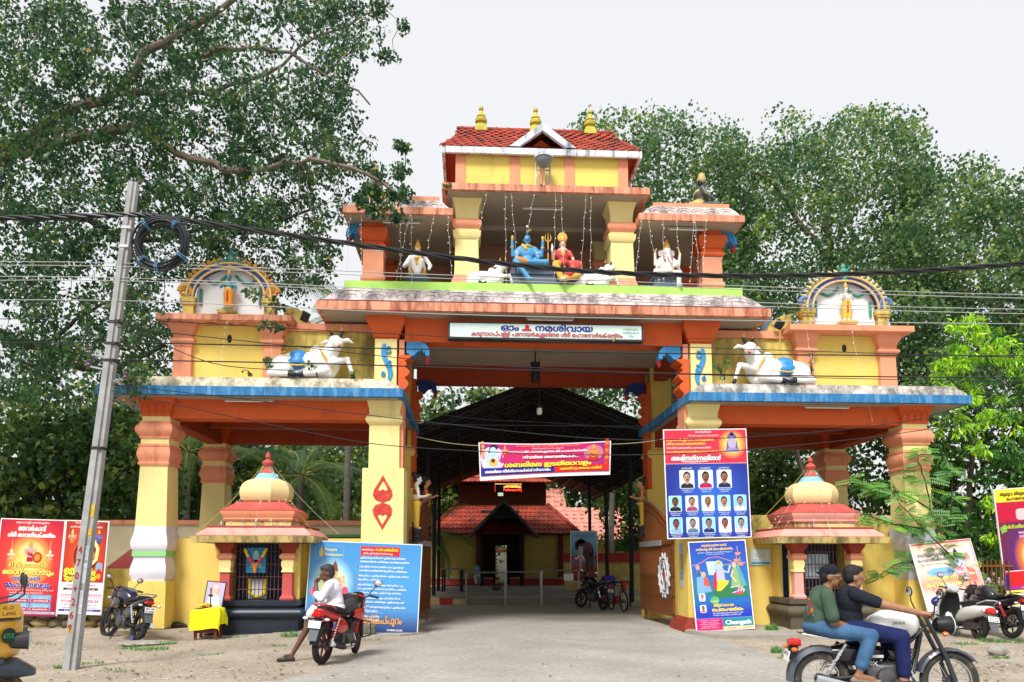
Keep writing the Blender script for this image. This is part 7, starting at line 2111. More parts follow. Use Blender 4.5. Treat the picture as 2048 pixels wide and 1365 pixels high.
P += [('gold', 'e', (0, .05, z0 + .80), (.13, .02, .14)), ('hair', 'e', (0, .06, z0 + .48), (.13, .05, .18)), ('red', 'e', (0, 0, z0 + .32), (.155, .11, .16)), ('pink', 'e', (0, -.02, z0 + .46), (.12, .08, .06)), ('red', 'e', (0, 0, z0 + .18), (.13, .11, .12)), ('gold', 'e', (0, -.08, z0 + .36), (.05, .04, .09)),
  ('red', 'e', (0, -.06, z0 + .08), (.24, .2, .11)), ('red', 'c', (.08, -.10, z0 + .08), (.34, -.20, z0 + .06), .11, .09), ('red', 'c', (.34, -.2, z0 + .02), (.10, -.30, .22), .11, .12), ('gold', 'c', (.32, -.28, .22), (.02, -.34, .12), .075, .07), ('red', 'c', (.22, -.24, .44), (.18, -.28, .28), .10, .10),
  ('gold', 'c', (-.10, -.12, z0 + .08), (-.20, -.28, z0 + .02), .10, .085), ('gold', 'c', (-.20, -.29, z0), (-.08, -.34, .12), .085, .07), ('pink', 'c', (-.08, -.36, .09), (-.04, -.44, .06), .045, .035)]
for k in (-1, 1):
 P += arm('pink', (k * .16, 0, z0 + .42), (k * .24, -.06, z0 + .22), (k * .22 if k > 0 else -.26, -.16, z0 + (.10 if k > 0 else .36)), .045) + [('red', 'c', (k * .16, 0, z0 + .42), (k * .21, -.04, z0 + .30), .055, .05)]
P += [('white', 'c', (-.27, -.17, z0 + .40), (-.27, -.17, z0 + .56), .03, .012)]
blob('body', P, SM, pv, .015, 2)

gx = at(1336, 566, 0).x
gp = thing('statue_pedestal', 'dark blue pedestal under the elephant-headed statue', 'pedestal', (gx, .15, PZ))
MB().stack(0, .05, [(0, .36, .28), (.12, .36, .28), (.13, .33, .25), (.26, .33, .25), (.28, .36, .28), (.34, .36, .28)]).build('block', MATS['slate blue paint'], gp)
ge = thing('deity_statue', 'white elephant-headed seated statue in the right bay of the upper storey', 'statue', (gx, .08, PZ))
z1 = .34
P = [('white', 'e', (0, 0, z1 + .26), (.19, .16, .20)), ('white', 'e', (0, -.02, z1 + .42), (.17, .12, .12)), ('white', 'e', (0, -.02, z1 + .62), (.11, .11, .12)), ('white', 'c', (0, -.12, z1 + .58), (0, -.19, z1 + .44), .05, .04), ('white', 'c', (0, -.19, z1 + .44), (.06, -.20, z1 + .30), .04, .026),
  ('white', 'e', (.14, .02, z1 + .60), (.07, .025, .09)), ('white', 'e', (-.14, .02, z1 + .60), (.07, .025, .09)), ('gold', 'c', (0, -.01, z1 + .70), (0, -.01, z1 + .80), .10, .07), ('gold', 'c', (0, -.01, z1 + .80), (0, -.01, z1 + .93), .06, .015), ('red', 'c', (.10, -.10, z1 + .50), (.08, -.16, z1 + .34), .02, .02), ('red', 'c', (-.10, -.10, z1 + .50), (-.08, -.16, z1 + .34), .02, .02),
  ('orange', 'e', (0, -.04, z1 + .08), (.25, .19, .09)), ('white', 'c', (-.08, -.08, z1 + .08), (-.30, -.20, z1 + .07), .09, .08), ('white', 'c', (-.30, -.20, z1 + .07), (.0, -.28, z1 + .06), .07, .06), ('white', 'c', (.10, -.10, z1 + .06), (.22, -.26, z1 + .02), .085, .075), ('white', 'c', (.22, -.27, z1 + .02), (.20, -.28, .08), .065, .05), ('white', 'c', (.20, -.28, .05), (.22, -.38, .04), .05, .04),
  ('dark', 'e', (.045, -.115, z1 + .64), (.012, .012, .012)), ('dark', 'e', (-.045, -.115, z1 + .64), (.012, .012, .012))]
for k in (-1, 1):
 P += arm('white', (k * .16, 0, z1 + .44), (k * .28, -.02, z1 + .30), (k * .30, -.08, z1 + .54), .05) + arm('white', (k * .15, -.02, z1 + .40), (k * .25, -.08, z1 + .22), (k * .18, -.22, z1 + .24), .045) + [('gold', 'c', (k * .30, -.08, z1 + .56), (k * .26, -.08, z1 + .68), .03, .015)]
blob('body', P, SM, ge, .015, 2)
yx = at(834, 563, 0).x
yp = thing('statue_pedestal', 'round dark bowl pedestal under the golden crowned statue', 'pedestal', (yx, .15, PZ))
MB().lathe((0, 0, 0), [(.20, 0), (.22, .04), (.30, .14), (.32, .16), (.32, .21), (.2, .22)], 20).build('bowl', MATS['slate blue paint'], yp)
ya = thing('deity_statue', 'seated statue with golden crown and white shawl in the upper storey bay', 'statue', (yx, .12, PZ + .2))
P = deity_head((0, 0, .66), .92, 'pink', crown='gold')
P += [('gold', 'e', (0, 0, .36), (.15, .12, .18)), ('white', 'c', (-.16, 0, .50), (.16, 0, .50), .075, .075), ('yellow', 'e', (0, -.02, .14), (.22, .18, .14)), ('white', 'c', (-.14, -.10, .20), (-.10, -.26, .34), .07, .065), ('white', 'c', (-.10, -.27, .33), (-.02, -.26, .06), .06, .05), ('white', 'c', (.14, -.10, .20), (.10, -.26, .34), .07, .065), ('white', 'c', (.10, -.27, .33), (.04, -.26, .06), .06, .05),
  ('red', 'e', (.12, -.12, .44), (.035, .03, .10)), ('red', 'e', (-.10, -.24, .14), (.04, .04, .05)), ('red', 'e', (.12, -.24, .14), (.04, .04, .05)), ('gold', 'e', (0, -.1, .46), (.10, .05, .05))]
P += arm('white', (-.19, 0, .48), (-.30, -.06, .28), (-.16, -.22, .30), .06) + arm('white', (.19, 0, .48), (.30, -.05, .30), (.28, -.22, .16), .06)
blob('body', P, SM, ya, .015, 2)

def niche_fig(cx, label, faded):
 t = thing('deity_statue', label, 'statue', (cx, .24, 7.36))
 bl, cl, tr_ = ('white', 'yellow', 'stain') if faded else ('teal', 'orange', 'gold')
 P = deity_head((0, 0, .80), .62, bl, crown='gold')
 P += [(bl, 'e', (0, 0, .58), (.11, .07, .13)), (tr_, 'e', (0, -.04, .50), (.09, .05, .06)), (cl, 'c', (-.03, 0, .44), (-.05, 0, .10), .085, .055), (cl, 'c', (.04, 0, .44), (.06, -.02, .10), .085, .055), (cl, 'e', (.02, 0, .40), (.12, .07, .08)), (bl, 'c', (-.05, -.02, .05), (-.10, -.06, .03), .03, .025), (bl, 'c', (.05, -.02, .05), (.0, -.08, .03), .03, .025), ('red', 'c', (0, -.07, .44), (.0, -.07, .24), .025, .02)]
 P += arm(bl, (-.11, 0, .66), (-.17, -.04, .54), (-.06, -.10, .62), .035) + arm(bl, (.11, 0, .66), (.17, -.04, .54), (.08, -.10, .62), .035)
 blob('body', P, SM, t, .013, 2)
 MB().tube([(-.18, -.11, .61), (.10, -.11, .64)], .010, 5).build('flute', SM['gold'], t)
niche_fig(-7.35, 'blue skinned flute player statue in orange cloth in the left arched niche', False)
niche_fig(7.35, 'faded white and yellow standing statue in the right arched niche', True)

def roof_fig(x, s, label):
 t = thing('roof_statue', label, 'statue', (x, .25, 9.98), (0, 0, 0 if s > 0 else PI))
 P = head((.06, 0, .78), 0, .05, 1.05, skin_='dgreen', hair='hair', must=True)
 P += [('stain', 'c', (.04, 0, .87), (.04, 0, .95), .105, .09), ('stain', 'c', (.04, 0, .95), (.03, 0, 1.03), .07, .03), ('dgreen', 'e', (.0, 0, .46), (.16, .19, .18)), ('stain', 'e', (-.02, 0, .50), (.14, .17, .12)), ('dgreen', 'e', (.06, 0, .34), (.17, .18, .15)), ('stain', 'e', (-.06, 0, .18), (.22, .22, .16)), ('dgreen', 'c', (0, .12, .14), (.34, .20, .14), .11, .09), ('dgreen', 'c', (0, -.12, .14), (.34, -.20, .14), .11, .09), ('dgreen', 'c', (.34, -.2, .12), (.12, -.30, .10), .08, .07), ('dgreen', 'c', (.34, .2, .12), (.12, .30, .10), .08, .07)]
 for k in (-1, 1):
  P += arm('dgreen', (0, k * .19, .56), (.06, k * .28, .36), (.28, k * .20, .28), .06)
 blob('body', P, SM, t, .018, 2)
roof_fig(-4.0, -1, 'mossy seated attendant statue on the left side roof behind leaves')
roof_fig(3.82, 1, 'mossy seated attendant statue in turban on the right side roof')

def lady(loc, yaw, label, sk):
 t = thing('lady_statue', label, 'statue', loc, (0, 0, yaw))
 pdm = MB().lathe((0, 0, 0), [(.17, 0), (.18, .06), (.13, .10), (.12, .18), (.16, .24), (.16, .30)], 12).build('pedestal', SM['black'], t)
 P = head((.02, 0, 1.50), 0, 0, .98, skin_=sk, hair='hair')
 P += [('hair', 'e', (-.06, 0, 1.62), (.07, .07, .07)), ('red', 'e', (0, 0, 1.20), (.10, .14, .10)), (sk, 'e', (0, 0, 1.08), (.09, .11, .10)), (sk, 'c', (-.0, -.12, 1.27), (0, .12, 1.27), .05, .05), ('yellow', 'e', (0, 0, .92), (.12, .15, .13)), ('yellow', 'c', (.0, -.06, .90), (.0, -.06, .36), .095, .06), ('yellow', 'c', (0, .06, .90), (0, .06, .36), .095, .06), ('red', 'e', (0, 0, .98), (.115, .14, .04)), (sk, 'c', (.0, -.06, .34), (.08, -.06, .32), .035, .03), (sk, 'c', (.0, .06, .34), (.08, .06, .32), .035, .03)]
 for k in (-1, 1):
  P += arm(sk, (0, k * .15, 1.26), (.02, k * .19, 1.06), (.24, k * .05, 1.10), .04)
 P += [('gold', 'e', (.29, 0, 1.13), (.07, .06, .03))]
 blob('body', P, SM, t, .014, 2)
wl_ = at(824, 1058, 1.0)
lady((-3.02, 1.05, 2.05), .25, 'painted lady statue holding a lamp by the gate leaf on the blue poster side', 'white')
lady((-2.95, 3.6, 2.25), .1, 'second painted lady statue deeper in the passage behind the first', 'skin')
lady((3.05, 3.6, 2.25), PI - .2, 'painted lady statue deep in the passage above the barred gate leaf', 'skin')
                 # vegetation
def leafmat(name, cols, rough=.36, trans=.33):
 m = bpy.data.materials.new(name)
 m.use_nodes = True
 n, l = m.node_tree.nodes, m.node_tree.links
 b = n['Principled BSDF']
 b.inputs['Roughness'].default_value = rough
 b.inputs['Specular IOR Level'].default_value = .45
 a = n.new('ShaderNodeAttribute')
 a.attribute_name = 'tint'
 cr = n.new('ShaderNodeValToRGB')
 e = cr.color_ramp.elements
 while len(e) < len(cols):
  e.new(.5)
 for i, (p, c) in enumerate(cols):
  e[i].position = p
  e[i].color = (*c, 1)
 l.new(a.outputs['Fac'], cr.inputs[0])
 l.new(cr.outputs[0], b.inputs['Base Color'])
 t = n.new('ShaderNodeBsdfTranslucent')
 hs = n.new('ShaderNodeHueSaturation')
 hs.inputs['Value'].default_value = 1.7
 l.new(cr.outputs[0], hs.inputs['Color'])
 l.new(hs.outputs[0], t.inputs['Color'])
 mx = n.new('ShaderNodeMixShader')
 mx.inputs[0].default_value = trans
 l.new(b.outputs[0], mx.inputs[1])
 l.new(t.outputs[0], mx.inputs[2])
 l.new(mx.outputs[0], n['Material Output'].inputs['Surface'])
 MATS[name] = m
 return m
LM_peepal = leafmat('peepal leaf', [(0, (0.013, 0.046, 0.023)), (.35, (0.025, 0.079, 0.032)), (.7, (0.051, 0.131, 0.036)), (.92, (0.113, 0.195, 0.036)), (.985, (0.181, 0.223, 0.040)), (1, (0.401, 0.307, 0.032))])
LM_right = leafmat('fig leaf', [(0, (0.033, 0.082, 0.034)), (.4, (0.062, 0.150, 0.054)), (.75, (0.135, 0.239, 0.063)), (1, (0.310, 0.371, 0.078))])
LM_wood = leafmat('woodland leaf', [(0, (0.016, 0.045, 0.014)), (.4, (0.039, 0.096, 0.021)), (.75, (0.082, 0.158, 0.029)), (1, (0.219, 0.248, 0.039))], .5)
LM_mango = leafmat('young mango leaf', [(0, (0.020, 0.087, 0.017)), (.5, (0.051, 0.189, 0.023)), (.8, (0.203, 0.464, 0.022)), (1, (0.493, 0.754, 0.029))], .35, .3)
LM_fern = leafmat('feathery leaf', [(0, (0.045, 0.157, 0.032)), (.6, (0.112, 0.315, 0.047)), (1, (0.315, 0.557, 0.047))], .45, .3)
LM_palm = leafmat('palm leaf', [(0, (0.027, 0.080, 0.024)), (.5, (0.068, 0.158, 0.039)), (.85, (0.178, 0.271, 0.044)), (1, (0.437, 0.361, 0.059))], .4, .3)
M_bark = mat('pale fig bark', (.20, .16, .12), var=.3, vs=6, dirt=(.05, .04, .03), da=.4, ds=5, stretch=1, bump=.5, bs=30, rough=.95)
M_barkd = mat('dark bark', (.055, .042, .032), var=.3, vs=6, dirt=(.02, .016, .012), da=.4, ds=5, stretch=1, bump=.5, bs=30, rough=.95)

def leaves(name, pos, size, material, parent, down=.8, width=.42, tint=None, shape='heart', normal=None):
 n = len(pos)
 d = RNG.normal(size=(n, 3)) * .6
 d[:, 2] -= down
 d /= np.linalg.norm(d, axis=1)[:, None]
 r = RNG.normal(size=(n, 3))
 w = np.cross(d, r)
 w /= np.maximum(np.linalg.norm(w, axis=1), 1e-6)[:, None]
 nn = np.cross(w, d)
 L = size[:, None]
 fold = RNG.uniform(.02, .16, (n, 1)) * L
 k = .36 if shape == 'heart' else .5
 v = np.empty((n, 4, 3))
 v[:, 0] = pos
 v[:, 1] = pos + d * L * k + w * L * width + nn * fold
 v[:, 2] = pos + d * L
 v[:, 3] = pos + d * L * k - w * L * width + nn * fold
 me = bpy.data.meshes.new(name)
 me.vertices.add(n * 4)
 me.vertices.foreach_set('co', v.reshape(-1))
 me.loops.add(n * 6)
 idx = (np.arange(n) * 4)[:, None] + np.array([0, 1, 2, 0, 2, 3])
 me.loops.foreach_set('vertex_index', idx.reshape(-1).astype(np.int32))
 me.polygons.add(n * 2)
 me.polygons.foreach_set('loop_start', (np.arange(n * 2) * 3).astype(np.int32))
 if tint is None:
  tint = RNG.beta(2, 2.4, n)
 at_ = me.attributes.new('tint', 'FLOAT', 'POINT')
 at_.data.foreach_set('value', np.repeat(np.clip(tint, 0, 1), 4).astype(np.float32))
 me.materials.append(material)
 me.update(calc_edges=True)
 me.validate()
 return link(name, me, parent)

def cluster_pts(C, R, per, flat=.75):
 m = len(C)
 q = RNG.normal(size=(m, per, 3))
 q /= np.linalg.norm(q, axis=2)[:, :, None]
 q *= RNG.uniform(.25, 1, (m, per, 1)) ** .6 * R[:, None, None]
 q[:, :, 2] *= flat
 return (C[:, None, :] + q).reshape(-1, 3)

def wiggle(path, k=3, amp=.12):
 out = []
 for a, b in zip(path, path[1:]):
  a, b = Vector(a), Vector(b)
  for i in range(k):
   t = i / k
   j = Vector((rnd(-1, 1), rnd(-1, 1), rnd(-1, 1))) * amp * (b - a).length * .3 if i else Vector((0, 0, 0))
   out.append(a.lerp(b, t) + j)
 return out + [Vector(path[-1])]

def twigs(mb, nodes, C, r0=.016, sag=.12, n=4):
 N = np.array([tuple(p) for p in nodes])
 C = np.asarray(C)
 d0 = np.array([((N - c) ** 2).sum(1).min() for c in C])
 buf = np.empty((len(N) + len(C), 3))
 buf[:len(N)] = N
 k = len(N)
 for c in C[np.argsort(d0)]:
  i = np.argmin(((buf[:k] - c) ** 2).sum(1))
  a, b = Vector(buf[i]), Vector(c)
  L = (b - a).length
  if L > 4.5:
   continue
  w = r0 * (1.0 if i < len(N) else .6)
  m = a.lerp(b, .5) + Vector((rnd(-.15, .15) * L, rnd(-.15, .15) * L, sag * L * rnd(-.5, 1)))
  mb.tube([a, m, b], [w * (1 + L * .2), w * .8, w * .4], n, cap=False)
  buf[k] = c
  k += 1

pt = thing('fig_tree', 'huge spreading fig tree with heart shaped leaves over the left of the gateway', 'tree', (-17.5, 4.2, 0))
org = Vector((-17.5, 4.2, 0))
def A(px, py, Y): return at(px, py, Y) - org
fork = Vector((.2, 0, 4.6))
LIMBS = [([fork, A(-120, 420, 3), A(0, 303, 2), A(82, 262, 1.5), A(160, 213, 1), A(230, 185, .5), A(330, 85, 0), A(430, 28, -.5), A(520, -40, -.6)], .26, .05, M_bark),
   ([A(-20, 318, 2), A(0, 328, 2), A(100, 288, 1), A(190, 270, .6), A(285, 250, 0), A(330, 290, 0), A(400, 322, -.3), A(480, 342, -.6), A(545, 335, -.8), A(620, 318, -1), A(700, 335, -1.2), A(790, 385, -1.3)], .17, .03, M_bark),
   ([A(330, 85, 0), A(360, 118, .2), A(430, 102, .2), A(500, 97, 0), A(580, 105, -.2), A(650, 150, -.4), A(740, 210, -.5)], .09, .02, M_bark),
   ([A(230, 185, .5), A(330, 190, .8), A(420, 190, 1.0), A(530, 150, 1.2), A(640, 70, 1.2), A(770, 20, 1.2)], .10, .02, M_bark),
   ([fork, A(-160, 500, 5.5), A(0, 430, 6), A(100, 432, 6), A(180, 440, 6), A(235, 478, 6), A(330, 480, 6.5), A(460, 450, 7), A(620, 420, 7)], .24, .04, M_barkd),
   ([fork, A(-160, 640, 5), A(0, 668, 5), A(60, 690, 5), A(110, 700, 5), A(160, 736, 5), A(230, 742, 5.5), A(330, 690, 6)], .24, .06, M_barkd),
   ([A(60, 690, 5), A(110, 680, 5), A(150, 640, 5), A(230, 600, 5.5), A(330, 560, 6)], .10, .03, M_barkd),
   ([fork, A(-300, 250, 4), A(-280, 50, 4), A(-150, -150, 3), A(50, -250, 3), A(300, -250, 2)], .28, .05, M_barkd),
   ([fork, Vector((-1.5, -1.5, 7)), Vector((-4, -3, 10)), Vector((-7, -4, 12))], .25, .05, M_barkd)]
MB().tube([(0, 0, -.2), (.05, 0, .8), (-.1, .05, 2.5), fork], [.75, .58, .5, .48], 14).build('trunk', M_barkd, pt)
nodes = []
for path, r0, r1, mm in LIMBS:
 w = wiggle(path, 3, .25)
 k = len(w)
 MB().tube(w, [lerp(r0, r1, (i / (k - 1)) ** .7) for i in range(k)], 8).build('limb', mm, pt)
 nodes += w[3:]
def in_left(px, py):
 ys_ = [-400, 0, 60, 110, 160, 210, 260, 300, 340, 385, 420, 460, 520, 580, 640, 760]
 xs_ = [700, 775, 780, 735, 712, 712, 738, 765, 782, 800, 760, 700, 675, 640, 560, 340]
 return px < np.interp(py, ys_, xs_) - 12
C = []
tries = 0
while len(C) < 2800:
 tries += 1
 px, py = rnd(-560, 800), rnd(-330, 800)
 if not in_left(px, py):
  continue
 if px < 0 and random.random() < .45:
  continue
 if py > 560 and px > 330 and random.random() < .5:
  continue
 if py < 0 and random.random() < .5:
  continue
 inside_bld = (px > 670 and py > 355) or (300 < px < 590 and py > 470) or (py > 560 and px > 560)
 Y = rnd(-1.6, 1.5) if random.random() < .5 else rnd(1.5, 8.5)
 if inside_bld:
  Y = rnd(2.5, 8.5)
  if px > 690 and random.random() < .8:
   continue
 g_ = math.sin(px * .017 + 1.3) * math.cos(py * .019 + .4) + .6 * math.sin(px * .041 + py * .033)
 if g_ > .75 and random.random() < .6:
  continue
 C.append(tuple(at(px, py, Y) - org))
for px, py, Y, n in ((715, 395, -1.2, 3), (745, 420, -1.25, 4), (775, 400, -1.3, 4), (800, 385, -1.3, 4), (790, 430, -1.35, 2), (735, 380, -1.2, 4), (780, 110, .8, 3), (795, 50, 1, 2), (760, 20, 1, 3), (805, 300, -.9, 3), (800, 345, -1, 3), (545, 600, -.5, 1), (535, 640, -.5, 1), (520, 580, -.5, 1), (545, 665, -.55, 1)):
 for k in range(n):
  C.append(tuple(at(px + rnd(-14, 14), py + rnd(-12, 12), Y + rnd(-.2, .2)) - org))
C = np.array(C)
tw = MB()
twigs(tw, nodes, C)
tag(tw.build('twigs', M_barkd, pt, fix=False), kind='stuff')
Rr = RNG.uniform(.20, .50, len(C))
Rr[-40:] *= .55
per = 38
pos = cluster_pts(C, Rr, per)
ct = np.repeat(RNG.uniform(-.22, .22, len(C)), per)
tint = np.clip(RNG.beta(2.2, 2.6, len(pos)) + ct, 0, .985)
tint[RNG.random(len(pos)) < .004] = 1
leaves('crown', pos, RNG.uniform(.07, .135, len(pos)), LM_peepal, pt, down=.9, tint=tint)
for k in range(14):                                   # hanging aerial roots
 i = random.randrange(len(nodes))
 p = nodes[i]
 MB().tube([p, p + Vector((rnd(-.1, .1), 0, -rnd(.5, 1.0))), p + Vector((rnd(-.2, .2), 0, -rnd(1.1, 2.2)))], [.012, .009, .004], 4).build('aerial_root', M_bark, pt)

def crown_tree(name, label, base, trunk_r, H_, C, R, per, size, lm, group=None, bark=M_barkd, down=.6, shape='heart', flat=.8, tb=0.0):
 t = thing(name, label, 'tree', base, group=group)
 C = C - np.array(base)
 cen = C.mean(axis=0)
 top = Vector((cen[0] * .8, cen[1] * .8, C[:, 2].max() * .72))
 spine = wiggle([(0, 0, -.3), (cen[0] * .15, cen[1] * .15, H_ * .3), tuple(Vector((cen[0] * .5, cen[1] * .5, lerp(H_ * .3, top.z, .5)))), tuple(top)], 3, .15)
 k = len(spine)
 tr = MB().tube(spine, [lerp(trunk_r, trunk_r * .25, i / (k - 1)) for i in range(k)], 9).build('trunk', bark, t)
 nodes = list(spine[k // 3:])
 lim = MB()
 for j in range(9):
  a = spine[random.randrange(k // 3, k - 1)]
  b = Vector(C[random.randrange(len(C))])
  m = a.lerp(b, .5) + Vector((0, 0, .12 * (b - a).length))
  w = wiggle([a, m, b], 3, .2)
  lim.tube(w, [lerp(trunk_r * .38, .03, i / (len(w) - 1)) for i in range(len(w))], 6)
  nodes += w
 tag(lim.build('limbs', bark, tr), kind='stuff')
 tw = MB()
 twigs(tw, nodes, C[::2], .02, .1, 3)
 tag(tw.build('twigs', bark, tr, fix=False), kind='stuff')
 pos = cluster_pts(C, R, per, flat)
 ct = np.repeat(RNG.uniform(-.34, .34, len(C)), per)
 leaves('crown', pos, RNG.uniform(size * .7, size * 1.25, len(pos)), lm, t, down=down, tint=np.clip(RNG.beta(2.2, 2.4, len(pos)) + ct + tb, 0, .99), shape=shape)
 return t
SKY = ([1100, 1140, 1160, 1185, 1215, 1262, 1310, 1352, 1400, 1440, 1470, 1500, 1530, 1552, 1575, 1610, 1640, 1672, 1702, 1735, 1770, 1810, 1838, 1850, 1862, 1880, 1905, 1935, 1965, 2000, 2060, 2300, 2600],
  [330, 275, 250, 222, 205, 202, 215, 203, 222, 235, 268, 300, 262, 225, 207, 225, 252, 228, 202, 208, 218, 232, 262, 300, 340, 352, 328, 312, 338, 358, 340, 300, 320])
def right_clusters(x0, x1, n, ya, yb, ylow=800):
 out = []
 while len(out) < n:
  px = rnd(x0, x1)
  top = np.interp(px, *SKY) + 10
  py = top + (ylow - top) * random.random() ** .9
  g_ = math.sin(px * .021) * math.cos(py * .024 + 1) + .6 * math.sin(px * .05 - py * .037)
  if g_ > .72 and random.random() < .6 and py > 420:
   continue
  out.append(tuple(at(px, py, rnd(ya, yb))))
 return np.array(out)
for i, (x0, x1, n, ya, yb, bx_, lab) in enumerate(((1090, 1500, 620, 9, 15, 6.5, 'tall leafy tree rising right behind the tiled top storey'), (1440, 1880, 760, 8, 15, 13.0, 'broad leafy tree rising behind the right arched niche'), (1800, 2330, 700, 7, 13, 21.0, 'leafy tree at the right edge behind the yellow green mango tree'))):
 C = right_clusters(x0, x1, n, ya, yb)
 crown_tree('leafy_tree', lab, (bx_, 13.5 - i, 0), .42, 9, C, RNG.uniform(.5, .95, len(C)), 62, .155, LM_right, 'tall trees behind the right wing', M_bark, .5)

def free_clusters(cx, cy, z0, z1, rx, ry, n):
 q = RNG.normal(size=(n, 3))
 q /= np.linalg.norm(q, axis=1)[:, None]
 q *= (RNG.random((n, 1)) ** .4)
 return np.array([cx, cy, (z0 + z1) / 2]) + q * np.array([rx, ry, (z1 - z0) / 2])
WOODS = [(-15.5, 9.5, .6, 7.5, 4.0, 1.6, 'shady tree right behind the red banners'), (-24, 15, 1.5, 10, 5.5, 3, 'bushy tree beyond the red banners at the left edge'), (-18, 19, 1.5, 9.5, 4.5, 3, 'dark tree behind the utility pole'), (-13.5, 16, 1.0, 8.8, 4.0, 3, 'tree behind the outer column of the pole side wing'), (-9.5, 24, 1.0, 10, 4.5, 3, 'mango tree behind the pole side bay'), (-4.5, 31, .8, 12, 4.5, 3, 'tree behind the coconut palm beside the hall'),
   (0.5, 44, 3, 17, 7, 4, 'tall tree far behind the hall roof'), (-10, 40, 2, 16, 7, 4, 'tall tree far behind the left bay'), (8, 41, 2, 14.5, 6, 4, 'tall tree far behind the pink tiled roofs'), (9.5, 26, 1, 8, 4.0, 2.5, 'bushy tree over the inner yellow wall'), (13.5, 20, 1, 9, 4.5, 3, 'dark tree behind the right bay'), (19, 15, .8, 9, 5, 3, 'dark tree behind the right outer column'), (26, 12, .8, 9, 5, 3, 'dark tree beyond the tall banner at the right edge'), (16, 34, 2, 15, 7, 4, 'tall tree far behind the right bay'), (-22, 34, 2, 15, 8, 4, 'tall tree far behind the banners')]
for i, (cx, cy, z0, z1, rx, ry, lab) in enumerate(WOODS):
 far = cy > 30
 n = 230 if not far else 260
 C = free_clusters(cx, cy, z0, z1, rx, ry, n)
 crown_tree('woodland_tree', lab, (cx, cy, hgt(cx, cy)), .28, z1 * .6, C, RNG.uniform(.5, 1.0, len(C)) * (1.3 if far else 1), 34, .26 if not far else .40, LM_wood, 'trees in the woods behind the temple', M_barkd, .5, 'oval', .8, .05 + .1 * (i % 3 == 1))
U = []
for k in range(1500):
 x, y = rnd(-40, 45), rnd(13, 50)
 if -6.5 < x < 8 and y < 34:
  continue
 if x > 2 and y < 19 and x < 12:
  continue
 U.append((x, y, hgt(x, y) + rnd(.2, 3.5)))
U = np.array(U)
pos = cluster_pts(U, RNG.uniform(.6, 1.4, len(U)), 26)
tag(leaves('undergrowth', pos, RNG.uniform(.22, .42, len(pos)), LM_wood, None, down=.2, tint=np.clip(RNG.beta(2, 2.2, len(pos)), 0, .95), shape='oval'), 'green undergrowth filling the woods behind the walls', 'undergrowth', kind='stuff')

def palm(label, loc, H_, L, nf, lean=(0, 0), nuts=True, young=False, tr=.15):
 t = thing('coconut_palm', label, 'palm', loc, group='coconut palms behind the gateway')
 top = Vector((lean[0], lean[1], H_))
 sp = [Vector((lean[0] * k * k, lean[1] * k * k, H_ * k)) for k in [i / 8 for i in range(9)]]
 tb_ = MB()
 tb_.tube(sp, [tr * (1.25 - .4 * i / 8) for i in range(9)], 9)
 for k in range(int(H_ / .25)):
  p = sp[0].lerp(top, k * .25 / H_)
  q = k * .25 / H_
  p = Vector((lean[0] * q * q, lean[1] * q * q, H_ * q))
  tb_.lathe(p, [(tr * (1.27 - .4 * q), -.015), (tr * (1.32 - .4 * q), 0), (tr * (1.27 - .4 * q), .015)], 9, cap=False)
 tb_.build('trunk', mat('palm trunk', (.26, .23, .20), var=.25, vs=8, dirt=(.08, .07, .06), da=.35), t)
 for k in range(nf):
  a = 2 * PI * k / nf * 2.4 + rnd(-.2, .2)
  el = lerp(1.25, -.75, (k / nf) ** .9) + rnd(-.1, .1)
  LL = L * rnd(.85, 1.1)
  pts = []
  p = top.copy()
  e = el
  for i in range(13):
   pts.append(p.copy())
   p += Vector((math.cos(a) * math.cos(e), math.sin(a) * math.cos(e), math.sin(e))) * LL / 12
   e -= .085 + .05 * (i / 12)
  f = MB()
  f.tube(pts, [.035 - .0025 * i for i in range(13)], 5)
  fo = f.build('frond', mat('frond stalk', (.30, .30, .08), var=.2), t)
  n = 46
  P0, Dv, W_, T_ = [], [], [], []
  V, F, tint = [], [], []
  tb = rnd(.2, .8) if not young else rnd(.5, .9)
  for i in range(n):
   u = .12 + .88 * i / n
   x = u * 12
   j = min(11, int(x))
   c = pts[j].lerp(pts[j + 1], x - j)
   tg = (pts[j + 1] - pts[j]).normalized()
   sd_ = tg.cross(Vector((0, 0, 1)))
   if sd_.length < .1: sd_ = Vector((1, 0, 0))
   sd_.normalize()
   up_ = sd_.cross(tg)
   ll = LL * .26 * math.sin(PI * (.12 + .82 * u)) ** .6
   for q in (-1, 1):
    d1 = (sd_ * q * .75 + tg * .55 + up_ * .15).normalized()
    mid = c + d1 * ll * .5
    e2 = mid + (d1 * .45 + Vector((0, 0, -.95))).normalized() * ll * .5
    ww = tg * .014
    o = len(V)
    V += [c - ww, c + ww, mid + ww, mid - ww, e2]
    F += [(o, o + 1, o + 2, o + 3), (o + 3, o + 2, o + 4)]
    tint += [min(.99, max(0, tb + rnd(-.15, .15)))] * 5
  me = bpy.data.meshes.new('leaflets')
  me.from_pydata([tuple(v_) for v_ in V], [], F)
  a_ = me.attributes.new('tint', 'FLOAT', 'POINT')
  a_.data.foreach_set('value', tint)
  me.materials.append(LM_palm)
  lo = link('leaflets', me, fo)
  lo['kind'] = 'stuff'
 if nuts:
  for k in range(11):
   a = rnd(0, 2 * PI)
   MB().ell(top + Vector((.26 * math.cos(a), .26 * math.sin(a), -.35 + rnd(-.18, .1))), (.11, .11, .14), None, 10, 8).build('coconut', mat('green coconut', (.16, .22, .05), var=.2, vs=4), t)
palm('coconut palm with green nuts seen through the pole side bay', (at(596, 960, 14).x, 14, 0), at(596, 952, 14).z, 3.6, 22, (.15, 0))
